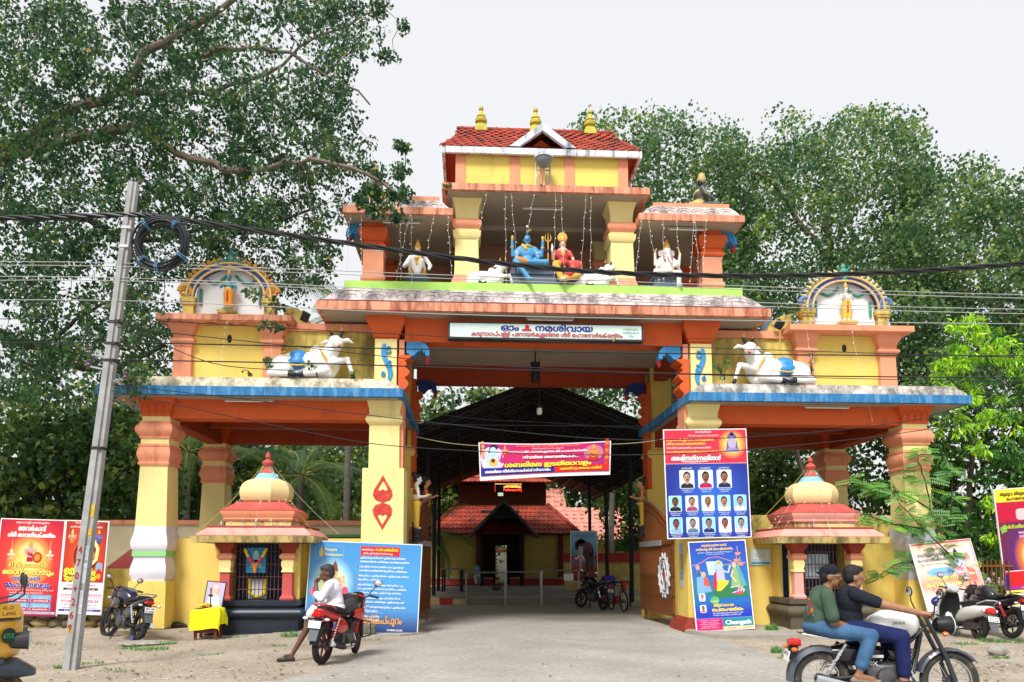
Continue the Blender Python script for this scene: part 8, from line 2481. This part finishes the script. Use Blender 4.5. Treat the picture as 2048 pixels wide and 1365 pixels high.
palm('slim coconut palm trunk rising beside the pier on the pole side', (at(693, 1000, 11).x, 11, 0), 11.0, 3.6, 14, (.0, .3), tr=.11)
palm('young yellowish palm behind the big blue poster', (at(745, 1000, 15.5).x, 15.5, 0), 2.4, 3.0, 12, (0, 0), False, True)
palm('coconut palm with drooping fronds behind the steel posts', (at(1220, 1000, 24).x, 24, 0), at(1225, 905, 24).z, 3.9, 20, (.3, 0))
palm('coconut palm behind the outer columns of the pole side wing', (at(375, 930, 13).x, 13, 0), at(380, 905, 13).z, 3.2, 16)
palm('small palm beside the hall roof', (at(855, 1000, 20).x, 20, 0), 2.8, 2.6, 14, (0, 0), False, True)

mg = thing('mango_tree', 'young mango tree with bright yellow green drooping leaves at the right edge', 'tree', (11.6, 2.4, 0))
mo_ = np.array([11.6, 2.4, 0])
Cm, Tm = [], []
for k in range(760):
 px, py = rnd(1870, 2330), rnd(600, 1200)
 if py < np.interp(px, [1880, 1910, 1950, 1990, 2048, 2330], [740, 660, 618, 650, 700, 680]): continue
 vivid = py < 880 and random.random() < .62  # upper clusters drawn at random for the bright yellow-green leaf colour
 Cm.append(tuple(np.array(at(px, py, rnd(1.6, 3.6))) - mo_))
 Tm.append(.32 if vivid else -.08)
for px, py in ((1900, 780), (1912, 800), (1890, 720), (1915, 700), (1940, 640), (1955, 660), (1930, 720), (1900, 660), (1985, 700), (2010, 690), (1945, 790), (1975, 830), (1935, 860), (1965, 890), (1990, 1080), (1985, 1000)):
 for j in range(5):
  Cm.append(tuple(np.array(at(px + rnd(-14, 14), py + rnd(-14, 14), rnd(1.2, 1.8))) - mo_))
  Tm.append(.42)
Cm = np.array(Cm)
sp = wiggle([(0, 0, -.2), (.1, 0, 1.2), (.0, .1, 2.6), (.2, 0, 4.2), (.1, 0, 5.6)], 3, .1)
MB().tube(sp, [lerp(.13, .04, i / (len(sp) - 1)) for i in range(len(sp))], 8).build('trunk', M_barkd, mg)
tw = MB()
twigs(tw, sp[3:], Cm, .012, .1, 4)
tag(tw.build('twigs', M_barkd, mg, fix=False), kind='stuff')
pos = cluster_pts(Cm, np.full(len(Cm), .16), 15, .6)
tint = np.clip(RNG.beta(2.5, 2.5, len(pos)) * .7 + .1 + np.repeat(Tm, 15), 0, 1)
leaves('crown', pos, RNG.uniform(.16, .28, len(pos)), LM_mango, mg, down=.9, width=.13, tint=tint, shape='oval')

fs_ = thing('feathery_shrub', 'thin shrub with feathery compound leaves in front of the right outer column', 'shrub', (9.5, -.15, .1))
fo_ = Vector((9.5, -.15, .1))
stems = []
SP = MB()
for path in ([(1960, 1180), (1900, 1110), (1850, 1060), (1800, 1010), (1775, 960)], [(1900, 1110), (1860, 1020), (1850, 960), (1835, 920), (1845, 900)], [(1850, 1060), (1790, 1050), (1735, 1030), (1700, 1060)], [(1860, 1020), (1800, 985), (1750, 975), (1705, 960)], [(1900, 1110), (1840, 1120), (1790, 1130), (1760, 1150)], [(1930, 1150), (1900, 1040), (1905, 960), (1890, 920)]):
 w = wiggle([at(px, py, rnd(-.45, -.1)) - fo_ for px, py in path], 3, .12)
 SP.tube(w, [lerp(.022, .006, i / (len(w) - 1)) for i in range(len(w))], 5)
 stems += w
SP.tube([(0, 0, -.1), (.1, .05, .5), stems[0]], .025, 6)
SP.build('stem', M_barkd, fs_)
for k in range(290):
 c = random.choice(stems) + Vector((rnd(-.12, .12), rnd(-.12, .12), rnd(-.1, .1)))
 a = rnd(0, 2 * PI)
 d = Vector((math.cos(a), math.sin(a) * .6, rnd(-.35, .15))).normalized()
 L = rnd(.22, .42)
 sd_ = d.cross(Vector((rnd(-.3, .3), -.8, rnd(.2, .8)))).normalized()
 V, F = [], []
 n = 9
 for i in range(n):
  u = (i + 1) / n
  p = c + d * L * u + Vector((0, 0, -.10 * L * u * u))
  for q in (-1, 1):
   e = (sd_ * q + d * .35 + Vector((0, 0, -.12))).normalized() * L * .24 * (1 - .45 * abs(u - .5))
   w = d * .02
   o = len(V)
   V += [p, p + e * .5 + w, p + e, p + e * .5 - w]
   F += [(o, o + 1, o + 2, o + 3)]
 me = bpy.data.meshes.new('compound_leaf')
 me.from_pydata([tuple(v_) for v_ in V], [], F)
 a_ = me.attributes.new('tint', 'FLOAT', 'POINT')
 a_.data.foreach_set('value', [min(1, max(0, random.betavariate(2, 2) * .9))] * len(V))
 me.materials.append(LM_fern)
 link('compound_leaf', me, fs_)

LEAF = MB().add([(0, 0, 0), (.42, .36, .06), (.16, .75, .05), (0, 1.05, 0), (-.16, .75, .05), (-.42, .36, .06)], [(0, 1, 2, 3), (0, 3, 4, 5)]).mesh('leaf', LM_peepal)
a_ = LEAF.attributes.new('tint', 'FLOAT', 'POINT')
a_.data.foreach_set('value', [.75] * len(LEAF.vertices))
def sapling(label, loc, hgt_, n, sz=.11, spread=.22):
 t = thing('sapling', label, 'plant', loc)
 st_ = MB()
 tips = []
 for k in range(max(2, n // 8)):
  a = rnd(0, 2 * PI)
  e = Vector((spread * math.cos(a), spread * .6 * math.sin(a), hgt_ * rnd(.6, 1)))
  w = wiggle([(0, 0, 0), tuple(e * .5 + Vector((0, 0, .05))), tuple(e)], 2, .2)
  st_.tube(w, [.012, .011, .009, .007, .005][:len(w)], 4)
  tips += w[1:]
 st_.build('stem', M_barkd, t)
 for k in range(n):
  p = random.choice(tips)
  o = link('leaf', LEAF, t, p + Vector((rnd(-.05, .05), rnd(-.06, .02), rnd(-.04, .04))), (rnd(-2.4, -1.2), rnd(-.5, .5), rnd(-1.2, 1.2)))
  s_ = sz * rnd(.7, 1.2)
  o.scale = (s_, s_, s_)
 return t
sapling('leafy fig sapling growing behind the bull on the pole side canopy', at(545, 754, -.15), .62, 34, .13)
sapling('small fig sapling rooted under the bull on the pole side', at(635, 755, -.28), .42, 14, .11)
sapling('tiny sapling by the front hoof of the bull on the pole side', at(703, 756, -.28), .22, 12, .09)
sapling('fig sapling on the canopy in front of the bull above the portrait banner', at(1450, 760, -.25), .62, 26, .13, .3)
sapling('tiny plant at the foot of the pilaster on the pole side canopy', at(505, 753, -.2), .15, 8, .09)
sapling('creeper climbing the pilaster behind the bull on the right canopy', at(1622, 752, .1), .75, 26, .07, .08)
sapling('small weed plant growing at the corner of the shrine by the red motorcycle', gnd(580, 1270), .40, 26, .09, .15)
sapling('small plant clinging under the centre slab beside the left yellow column', at(893, 392, -.3), .25, 10, .1)

def tufts(spots, name, label):
 V, F, T_ = [], [], []
 for (x, y, r, n, h) in spots:
  for k in range(n):
   a, d = rnd(0, 2 * PI), r * math.sqrt(random.random())
   px, py = x + d * math.cos(a), y + d * .6 * math.sin(a)
   z = hgt(px, py) + .0
   b = rnd(0, 2 * PI)
   w = Vector((math.cos(b), math.sin(b), 0)) * rnd(.004, .009)
   hh = h * rnd(.5, 1.2)
   ln = Vector((rnd(-.6, .6), rnd(-.6, .6), 0)) * hh
   o = len(V)
   p = Vector((px, py, z))
   V += [p - w, p + w, p + ln * .4 + Vector((0, 0, hh * .6)) + w * .6, p + ln * .4 + Vector((0, 0, hh * .6)) - w * .6, p + ln + Vector((0, 0, hh * .9))]
   F += [(o, o + 1, o + 2, o + 3), (o + 3, o + 2, o + 4)]
   T_ += [rnd(0, .75)] * 5
 me = bpy.data.meshes.new(name)
 me.from_pydata([tuple(v_) for v_ in V], [], F)
 a_ = me.attributes.new('tint', 'FLOAT', 'POINT')
 a_.data.foreach_set('value', T_)
 me.materials.append(LM_fern)
 tag(link(name, me), label, 'grass', kind='stuff')
sp_ = []
for px, py, r, n, h in ((300, 1300, .35, 160, .07), (330, 1292, .2, 90, .08), (255, 1298, .2, 60, .06), (130, 1338, .18, 120, .07), (185, 1330, .2, 60, .05), (580, 1278, .2, 90, .12), (560, 1290, .15, 50, .05), (470, 1278, .3, 60, .04), (1545, 1268, .16, 130, .16), (1455, 1276, .3, 80, .05), (1512, 1276, .2, 60, .05), (1553, 1306, .12, 110, .14), (1580, 1318, .2, 60, .05), (1895, 1270, .3, 160, .10), (1930, 1290, .25, 100, .07), (1985, 1285, .3, 140, .10), (2040, 1285, .3, 120, .08), (1885, 1330, .2, 40, .05), (2000, 1318, .2, 70, .05), (800, 1270, .3, 60, .04), (730, 1282, .3, 80, .04), (190, 1262, .3, 60, .06), (60, 1290, .5, 60, .05), (235, 1345, .25, 50, .04), (420, 1310, .25, 60, .04)):
 p = gnd(px, py)
 sp_.append((p.x, p.y, r, n, h))
tufts(sp_, 'grass', 'tufts of grass and weeds along the dirt verge')
                 # utility pole, cables
pb, ptop = gnd(140, 1342), None
pY = pb.y
ptop = at(268, 366, pY)
M_pole = mat('grey concrete pole', (.36, .36, .355), var=.2, vs=3, dirt=(.14, .14, .14), da=.35, ds=3, stretch=.3, bump=.2)
po = thing('utility_pole', 'leaning grey concrete utility pole with red numbers and a coil of cable', 'utility pole', pb)
top = ptop - pb
ax = Vector((1, 0, 0))
rs = []
for i in range(9):
 c = top * (i / 8) - Vector((0, 0, .15 if i == 0 else 0))
 w, d = lerp(.085, .06, i / 8), lerp(.09, .06, i / 8)
 rs.append([c + Vector(p) for p in ((-w, -d, 0), (w * .15, -d, 0), (w * .2, -d * .6, 0), (w, -d * .6, 0), (w, d, 0), (-w, d, 0))])
MB().rings(rs).build('shaft', M_pole, po)
def on_pole(t): return top * t
M_rn = mat('red number paint', (.40, .02, .02), var=.25, vs=20)
for i, ch in enumerate('470+269'):
 zz = lerp(1.76, .62, i / 6)
 t = zz / top.z
 c, w = on_pole(t), lerp(.085, .06, t)
 q = Sheet(Matrix.Translation(c + Vector((-w * .45, -lerp(.09, .06, t) - .002, 0))))
 q.text(ch, 0, -.05, .15, 1, 0, width=.055, bold=.03)
 q.build('number', M_rn, po, fix=False)
for t, h, m_ in ((.075, .07, None), (.30, .20, None), (.265, .1, None)):
 c, w, d = on_pole(t), lerp(.085, .06, t), lerp(.09, .06, t)
 x0, x1 = (-w * .7, -w * .05) if t < .1 else (w * .25, w * .95)
 yy = -d - .004 if t < .1 else -d * .6 - .004
 MB().add([c + Vector((x0, yy, 0)), c + Vector((x1, yy, 0)), on_pole(t + h / top.z) + Vector((x1, yy, 0)), on_pole(t + h / top.z) + Vector((x0, yy, 0))], [(0, 1, 2, 3)]).build('yellow_patch', mat('yellow sticker', (.62, .42, .03), var=.15, vs=9), po, fix=False)
for t, h in ((.11, .35), (.17, .3), (.215, .22)):
 c, w, d = on_pole(t), lerp(.085, .06, t), lerp(.09, .06, t)
 MB().add([c + Vector((w * .24, -d * .6 - .004, 0)), c + Vector((w * .96, -d * .6 - .004, 0)), on_pole(t + h / top.z) + Vector((w * .96, -d * .6 - .004, 0)), on_pole(t + h / top.z) + Vector((w * .24, -d * .6 - .004, 0))], [(0, 1, 2, 3)]).build('paper_scrap', mat('torn paper', (.50, .52, .55), var=.3, vs=14, dirt=(.3, .32, .35), da=.5, ds=12), po, fix=False)
for t in (.90, .86, .70, .655, .62, .44):
 c, w, d = on_pole(t), lerp(.085, .06, t) + .008, lerp(.09, .06, t) + .008
 MB().box(c.x - w, c.y - d, c.z - .02, c.x + w, c.y + d, c.z + .02).build('clamp', mat('white tape', (.6, .6, .6)) if t > .8 else M_dkst, po)
for q, t in ((-1, .60), (-1, .625), (1, .575)):
 c = on_pole(t)
 MB().tube([c, c + Vector((q * .26, -.05, .05))], .018, 5).build('bracket', M_steel, po)
 MB().lathe(c + Vector((q * .28, -.05, .05)), [(.02, 0), (.045, .02), (.03, .05), (.045, .08), (.02, .11)], 10).build('insulator', mat('brown insulator', (.10, .07, .09), rough=.3), po)
cc = thing('cable_coil', 'coil of black cable tied with blue cord beside the top of the utility pole', 'cable coil', at(322, 489, pY - .1))
M_cab = mat('black cable', (.018, .019, .022), rough=.45, var=.2)
for k in range(9):
 a0, R = rnd(0, 6), .335 + .042 * (k % 3) - .018 * (k // 3)
 ox, oz = rnd(-.02, .02), rnd(-.03, .03)
 MB().tube([(ox + R * math.cos(a), -.06 + .02 * k + .01 * math.sin(3 * a + a0), oz + R * 1.02 * math.sin(a)) for a in [2 * PI * i / 40 for i in range(41)]], .018, 6).build('cable_turn', M_cab, cc)
for a in (.9, 2.2, 3.9, 4.6, 5.7):
 for k in range(2):
  a1 = a + .08 * k
  MB().tube([((.375 + .085 * math.cos(b)) * math.cos(a1), .02 + .13 * math.sin(b), (.375 + .085 * math.cos(b)) * math.sin(a1)) for b in [2 * PI * i / 10 for i in range(11)]], .008, 4).build('tie', mat('blue cord', (.10, .30, .50)), cc)
def spline(P, n=12):
 out = []
 for i in range(len(P) - 1):
  p0, p1, p2, p3 = P[max(i - 1, 0)], P[i], P[i + 1], P[min(i + 2, len(P) - 1)]
  for k in range(n):
   t = k / n
   out.append(.5 * ((2 * p1) + (p2 - p0) * t + (2 * p0 - 5 * p1 + 4 * p2 - p3) * t * t + (3 * p1 - p0 - 3 * p2 + p3) * t ** 3))
 return out + [P[-1]]
tc = thing('twisted_cable', 'thick twisted black overhead cable crossing in front of the whole gateway', 'cable', at(1024, 540, pY))
o0 = tc.location
PTH = spline([at(px, py, pY - .05) - o0 for px, py in ((-500, 452), (-200, 442), (0, 437), (130, 434), (262, 430), (345, 437), (520, 462), (740, 493), (960, 522), (1150, 541), (1340, 550), (1550, 552), (1760, 546), (1960, 534), (2200, 515), (2600, 480))], 14)
for k in range(3):
 MB().tube([p + Vector((0, .024 * math.cos(i * .55 + k * 2.1), .024 * math.sin(i * .55 + k * 2.1))) for i, p in enumerate(PTH)], .0195, 5).build('strand', M_cab, tc)
WIRES = [((-300, 526), (215, 526), (1040, 556), (2048, 590), (2600, 585)), ((-300, 534), (215, 533), (1040, 563), (2048, 597), (2600, 592)), ((-300, 556), (235, 556), (1100, 592), (2048, 619), (2600, 612)), ((-300, 568), (240, 562), (1100, 598), (2048, 628), (2600, 622)), ((-300, 604), (245, 602), (1000, 632), (2048, 648), (2600, 640)),
   ((-300, 640), (235, 640), (700, 664), (1300, 692), (2048, 716)), ((-300, 688), (235, 686), (800, 698), (1400, 708), (2048, 712), (2600, 706)), ((235, 655), (560, 690), (900, 725), (1340, 748), (2048, 765)), ((230, 720), (650, 728), (1100, 742), (1600, 752), (2048, 756)), ((225, 770), (500, 800), (835, 842), (1260, 880), (1700, 858), (2048, 800)), ((830, 822), (950, 838), (1080, 845), (1290, 858)), ((835, 848), (1000, 851), (1290, 853)), ((225, 782), (600, 862), (835, 896), (1290, 910), (1700, 880), (2100, 820)), ((235, 640), (330, 690), (440, 730), (590, 742))]
for i, w in enumerate(WIRES):
 Yw = pY - .05 if w[0][0] < 700 else .3
 pts = [at(px, py, Yw) for px, py in w]
 t = thing('overhead_wire', 'thin pale overhead wire strung above the name board' if i < 5 else 'thin dark overhead wire crossing below the name board level', 'wire', pts[0], group='thin overhead wires')
 MB().tube([p - pts[0] for p in spline(pts, 8)], .0065 if i not in (6, 8) else .010, 4).build('wire', mat('pale wire grey', (.42, .43, .42)) if i < 5 else M_cab, t)

                 # lamps, strings and fittings on the gateway
def fairy(x0, z0_, x1, z1_, y, n):
 t = thing('light_string', 'string of tiny white lamps hanging over the wing below the arched niche' if z0_ < 8 else 'string of tiny white lamps hanging in the %s of the upper storey' % ('centre bay' if abs(x0) < 2 else 'left bay' if x0 < 0 else 'right bay'), 'light string', (x0, y, z0_), group='strings of tiny lamps on the gateway')
 P = [Vector((lerp(0, x1 - x0, i / 8) + .012 * math.sin(i * 2), 0, lerp(0, z1_ - z0_, i / 8))) for i in range(9)]
 MB().tube(P, .0035, 3).build('wire', mat('pale wire', (.7, .68, .6)), t)
 b = MB()
 for k in range(n):
  p = P[0].lerp(P[-1], (k + rnd(.2, .8)) / n)
  b.cbox(p + Vector((rnd(-.03, .03), -.01, 0)), (.014, .014, .026), rotm(0, rnd(-1, 1), 0))
 tag(b.build('lamps', mat('tiny lamp', (.8, .8, .85)), t), kind='stuff')
for px, y0, px1, y1, Y in ((974, 385, 945, 520, -.43), (1010, 388, 1013, 575, -.43), (1022, 386, 1036, 545, -.43), (1068, 388, 1055, 470, -.43), (1111, 388, 1108, 560, -.43), (1122, 390, 1130, 570, -.43), (1172, 390, 1160, 575, -.43), (1182, 392, 1181, 570, -.43), (820, 428, 790, 570, -.41), (868, 430, 855, 500, -.41), (800, 430, 802, 560, -.41), (895, 430, 903, 550, -.41), (823, 428, 823, 572, -.41), (722, 430, 724, 560, -.41), (700, 430, 694, 540, -.41), (1283, 440, 1270, 560, -.41), (1296, 440, 1318, 568, -.41), (1326, 440, 1328, 565, -.41), (1352, 440, 1362, 560, -.41), (1388, 440, 1380, 570, -.41), (1390, 440, 1400, 574, -.41), (1412, 436, 1405, 560, -.41), (455, 640, 440, 750, -.05), (540, 640, 548, 800, -.05), (1610, 650, 1640, 800, -.05), (1700, 650, 1745, 845, -.05)):
 a, b = at(px, y0, Y), at(px1, y1, Y)
 fairy(a.x, a.z, b.x, b.z, Y, 9 if y1 - y0 > 100 else 5)
dl = thing('dome_lamp', 'big round grey lamp on a white frame in front of the top room', 'lamp', (-.1, -.40, 10.262))
for x in (-.14, .04, .18):
 MB().tube([(x, 0, 0), (x, 0, .62)], .022, 6).build('frame_post', M_whtst, dl)
MB().tube([(-.14, 0, .36), (.18, 0, .36)], .018, 5).build('frame_bar', M_whtst, dl)
MB().tube([(-.03, -.03, 0), (-.03, -.08, .40)], .03, 7).build('mast', M_sal, dl)
MB().lathe((.02, -.16, .55), [(.02, -.20), (.13, -.16), (.19, -.07), (.205, 0)], 18).build('bowl', mat('smoked bowl', (.20, .21, .22), rough=.2, var=.2), dl)
MB().lathe((.02, -.16, .55), [(.225, 0), (.20, .08), (.10, .16), (.02, .18)], 18).build('shade', M_whtst, dl)
for px, py, lab, Y in ((612, 640, 'floodlight on a thin mast above the wing wall on the pole side', .55), (1556, 655, 'square floodlight on a thin mast above the right wing wall', .40)):
 p = at(px, py, Y)
 t = thing('floodlight', lab, 'floodlight', (p.x, Y, 5.7))
 MB().tube([(0, -.05, .4), (.02, -.06, p.z - 5.75)], .014, 6).build('mast', M_yelst, t)
 MB().cbox((0, -.08, p.z - 5.66), (.18, .10, .22), rotm(.5, .4, .2)).build('housing', M_blk, t)
 MB().cbox((0, -.08, p.z - 5.545), (.16, .12, .03), rotm(.5, .4, .2)).build('hood', M_steel, t)
for i, (x, y, z, w) in enumerate(((-3.35, -.1, 9.44, .9), (3.35, -.1, 9.44, .9), (-.02, .3, 10.05, 1.0), (-6.7, -.1, 5.20, 1.1), (6.6, -.1, 5.20, 1.1), (.1, -.12, 7.18, 1.1))):
 t = thing('tube_light', ('slim tube light under the left side roof', 'slim tube light under the right side roof', 'slim tube light under the centre slab', 'slim tube light under the pole side canopy', 'slim tube light under the right canopy', 'slim bare lamp bar above the name board')[i], 'tube light', (x, y, z))
 MB().box(-w / 2, -.02, -.03, w / 2, .02, .03).build('batten', M_soff, t)
 MB().tube([(-w / 2 + .03, -.03, -.04), (w / 2 - .03, -.03, -.04)], .013, 6).build('tube', M_wht, t)
sp_ = thing('small_bird', 'small pale cloth scrap or bird perched on the edge of the name board', 'bird', (1.55, -.26, 6.66))
MB().ell((0, 0, .03), (.035, .03, .07)).ell((.01, -.01, .12), (.03, .03, .03)).build('body', mat('tan bird', (.4, .32, .22)), sp_)
tk_ = thing('loudspeaker', 'dark blue grey loudspeaker behind the shoulder wall of the right niche', 'loudspeaker', (5.75, 1.2, 7.2))
MB().lathe((0, 0, .0), [(.14, 0), (.15, .4), (.12, .55), (.14, .56), (.14, .8), (.02, .82)], 14).build('body', mat('slate plastic', (.10, .14, .19)), tk_)

                 # things by the shrine
tb = thing('small_table', 'small red wooden table under a bright yellow cloth beside the shrine', 'table', gnd(416, 1277, .02))
M_tw = mat('red brown wood', (.16, .03, .02), var=.25)
for x in (-.2, .2):
 for y in (-.16, .16):
  MB().box(x - .025, y - .025, 0, x + .025, y + .025, .58).build('leg', M_tw, tb)
MB().box(-.24, -.2, .58, .24, .2, .61).build('top', M_tw, tb)
MB().box(-.17, -.17, .12, .17, -.14, .2).build('stretcher', M_tw, tb)
yc = MB()
N = 14
for j in range(N + 1):
 for i in range(N + 1):
  u, v = -.52 + 1.0 * i / N, -.52 + .86 * j / N
  ox, oy = max(0, abs(u) - .25), max(0, abs(v) - .21) if v < 0 else max(0, v - .21)
  drop = max(ox, oy) + .35 * min(ox, oy)
  x = max(-.25, min(.25, u)) + math.copysign(min(ox, .035) + .02 * math.sin(v * 22), u) * (ox > 0)
  y = max(-.21, min(.21, v)) + math.copysign(min(oy, .035) + .022 * math.sin(u * 20), v) * (oy > 0)
  yc.v.append((x, y, .618 - drop * 1.35 + .02 * math.sin(u * 9)))
yc.f = [(j * (N + 1) + i, j * (N + 1) + i + 1, (j + 1) * (N + 1) + i + 1, (j + 1) * (N + 1) + i) for j in range(N) for i in range(N)]
yc.mi = [0] * len(yc.f)
o = tag(yc.build('yellow_cloth', mat('bright yellow cloth', (.85, .80, .01), var=.06, rough=.8), None, fix=False, ang=70), 'bright yellow cloth draped over the small table by the shrine', 'cloth')
o.location = tb.location
tl_ = tb.location
fl = thing('flower_heap', 'heap of marigold flowers on the yellow cloth', 'flowers', tl_ + Vector((-.03, -.05, .62)))
for k in range(26):
 a, d = rnd(0, 6.28), rnd(0, .15)
 MB().ell((d * math.cos(a), d * .6 * math.sin(a), .025 + .06 * (1 - d / .15)), (.032, .032, .026), None, 7, 5).build('flower', M_mar if k % 4 else M_mago, fl)
lp_ = thing('oil_lamp', 'small dark brass oil lamp standing on the yellow cloth', 'oil lamp', tl_ + Vector((.06, -.10, .62)))
MB().lathe((0, 0, 0), [(.05, 0), (.045, .015), (.012, .03), (.012, .22), (.055, .25), (.05, .27), (.012, .28), (.012, .36), (.02, .38), (.004, .42)], 12).build('stand', mat('tarnished brass', (.08, .065, .03), rough=.4, metal=.6), lp_)
fp = board('framed_portrait', 'black framed portrait of a person in white propped behind the yellow table', 'framed picture', tl_ + Vector((-.17, .10, .62)), .40, .56, (-.14, .10, 0), .02, edge='16161a', back=grad('pink portrait print', [(0, 'f0a0b0'), (.3, 'e89aa8'), (.6, 'b8b4d0'), (1, 'a8b0cc')], .5, .7, 1.6, 1.4))
q = PS()
q.pg([(.05, .03), (.35, .03), (.30, .26), (.20, .32), (.10, .26)], 2, q.c('dfe2ec')).disc(.20, .39, .065, .09, 3, q.c('e0b8a8')).disc(.20, .46, .06, .03, 4, q.c('e8e4e4'))
q.out('print', fp)
def rock(name, label, loc, sz, col, n=1):
 b = MB()
 b.ell((0, 0, sz[2] * .42), (sz[0] / 2, sz[1] / 2, sz[2] / 2), None, 12, 9)
 r_ = random.Random(hash(label) % 99)
 b.v = [(x * (1 + r_.uniform(-.13, .13)), y * (1 + r_.uniform(-.13, .13)), z * (1 + r_.uniform(-.1, .1))) for x, y, z in b.v]
 o = b.build(name, mat('rock ' + name + str(col), col, var=.3, vs=12, bump=.6, bs=40, rough=.95), ang=50)
 o.location = loc
 return tag(o, label, 'stone')
p = gnd(737, 1272)
bl = MB().hull([(-.15, .10, .09, .09, 5), (-.12, .105, .11, .105, 6), (.12, .105, .11, .105, 6), (.15, .10, .09, .09, 5)], 16).build('laterite_block', mat('grey stone block', (.17, .155, .12), var=.35, vs=20, bump=.8, bs=60, rough=.95))
bl.location = p + Vector((0, 0, .03))
tag(bl, 'rough grey stone block at the foot of the big blue poster', 'stone block')
rock('mile_stone', 'pale grey stone in the dirt in front of the parked black motorcycle', gnd(1996, 1312), (.36, .24, .20), (.32, .30, .26))
rock('flat_stone', 'flat concrete slab in the dirt behind the utility pole', gnd(295, 1290), (1.1, .7, .09), (.36, .33, .28))
rock('dark_lump', 'dark wet lump lying by the foot of the yellow wall', gnd(350, 1258, .08), (.5, .3, .16), (.05, .045, .035))
rock('small_rock', 'small rock at the edge of the road near the riders', gnd(1580, 1316), (.3, .2, .14), (.30, .27, .22))
rock('small_rock', 'dark rock lying on the court behind the barricade', gnd(993, 1181, .24), (.45, .35, .22), (.10, .10, .09))
bt = thing('plastic_bottle', 'clear plastic bottle standing behind the parked motorcycle by the pole', 'bottle', gnd(284, 1283, .05))
MB().lathe((0, 0, 0), [(.035, 0), (.038, .02), (.038, .15), (.015, .19), (.015, .22)], 10).build('body', mat('clear bottle plastic', (.42, .46, .52), rough=.15), bt)
cp = thing('paper_cup', 'blue and pink paper cup beside the plastic bottle', 'cup', gnd(264, 1283, .05))
MB().lathe((0, 0, 0), [(.03, 0), (.042, .10), (.045, .10), (.040, .09)], 12).build('body', mat('printed cup', (.08, .12, .35), dirt=(.6, .1, .2), da=.5, ds=14, stretch=1), cp)
um = thing('red_canopy', 'dark red cloth hood of a cart behind the outer column on the pole side', 'canopy', (at(265, 1110, 1.6).x, 1.6, 1.3))
MB().add([(-.45, -.3, .15), (.45, -.3, .15), (.45, .3, .15), (-.45, .3, .15), (.28, 0, .72), (.1, 0, .70), (-.45, -.3, .0), (.45, -.3, .0), (.45, .3, .0), (-.45, .3, .0)], [(0, 1, 4, 5), (1, 2, 4), (2, 3, 5, 4), (3, 0, 5), (6, 7, 1, 0), (7, 8, 2, 1), (8, 9, 3, 2), (9, 6, 0, 3)]).build('hood', mat('dark red hood', (.24, .02, .018), rough=.6), um)
MB().tube([(-.35, 0, .1), (-.35, 0, -1.2)], .02, 6).tube([(.35, 0, .1), (.35, 0, -1.2)], .02, 6).build('frame', M_rust, um)
vn = thing('parked_van', 'parked van with pale green and white roof behind the wall beside the pier', 'van', (at(700, 1060, 6).x, 6.0, .1))
MB().hull([(-1.9, .95, .70, .45, 4), (-1.8, 1.0, .78, .6, 5), (-.9, 1.25, .8, .95, 5), (1.6, 1.25, .8, .95, 5), (1.75, 1.2, .75, .85, 4)], 18).build('body', PB('van white', (.62, .70, .68)), vn)
MB().box(-.7, -.6, 2.19, 1.5, .6, 2.27).build('roof_panel', PB('van green', (.20, .62, .26)), vn)
MB().box(-.75, -.82, 1.62, 1.3, -.795, 1.98).build('window', M_blk, vn)
wheel(vn, -1.2, .3, .09, 5, y=-.72)
wheel(vn, 1.1, .3, .09, 5, y=-.72)
rl = thing('pipe_rail', 'blue pipe rail between the steel posts by the motorcycle inside', 'rail', (2.35, 8.6, 0))
MB().tube([(-.1, 0, .88), (1.5, .1, .86)], .04, 7).tube([(1.4, .1, 0), (1.4, .1, .86)], .04, 7).tube([(0, 0, 0), (0, 0, .88)], .035, 7).build('pipe', mat('pipe blue', (.06, .10, .14)), rl)
fe = thing('iron_fence', 'rusty brown iron fence behind the parked black motorcycle', 'fence', (10.0, .9, 0))
for k in range(15):
 MB().box(k * .11 - .012, -.012, .1, k * .11 + .012, .012, 1.62).build('bar', M_gate, fe)
for z in (.25, 1.45):
 MB().box(-.05, -.02, z, 1.65, .02, z + .05).build('rail', M_gate, fe)

def scatter(name, label, n, col, flat):
 b = MB()
 for k in range(n):
  for _ in range(20):
   px, py = rnd(0, 2048), 1258 + (1365 - 1258) * random.random() ** .8
   g_ = gnd(px, py)
   inr = edge_l[0].x - .2 < g_.x < edge_r[0].x and g_.y > -1.2
   el = np.interp(py, [1274, 1297, 1318, 1340, 1362], [861, 737, 705, 660, 560])
   er = np.interp(py, [1269, 1279, 1302, 1336, 1352, 1372], [1379, 1441, 1509, 1601, 1760, 2060])
   if el - 10 < px < er + 10 and random.random() > .10:
    continue
   break
  z = hgt(g_.x, g_.y) + .010
  s_ = rnd(.018, .045) if flat else rnd(.005, .016)
  if flat:
   R = rotm(rnd(-.35, .35), rnd(-.35, .35), rnd(0, 6.3))
   b.add([g_ + Vector((0, 0, z + .008)) + R @ (Vector(p) * s_) for p in ((-1, 0, 0), (0, -.6, .15), (1.1, 0, 0), (0, .6, .15))], [(0, 1, 2, 3)], k % 3)
  else:
   b.ell(g_ + Vector((0, 0, z + s_ * .2)), (s_ * rnd(.8, 1.5), s_, s_ * .6), None, 6, 4, m=k % 3)
 tag(b.build(name, col, fix=False), label, name.split('_')[-1], kind='stuff')
scatter('fallen_leaves', 'dry fallen leaves scattered over the dirt verge', 330, [mat('dry leaf a', (.16, .08, .035), var=.3), mat('dry leaf b', (.09, .05, .03), var=.3), mat('dry leaf c', (.28, .19, .09), var=.3)], True)
scatter('pebbles', 'small pale pebbles scattered over the dirt verge', 1300, [mat('pebble a', (.48, .44, .37)), mat('pebble b', (.32, .28, .23)), mat('pebble c', (.60, .57, .50))], False)
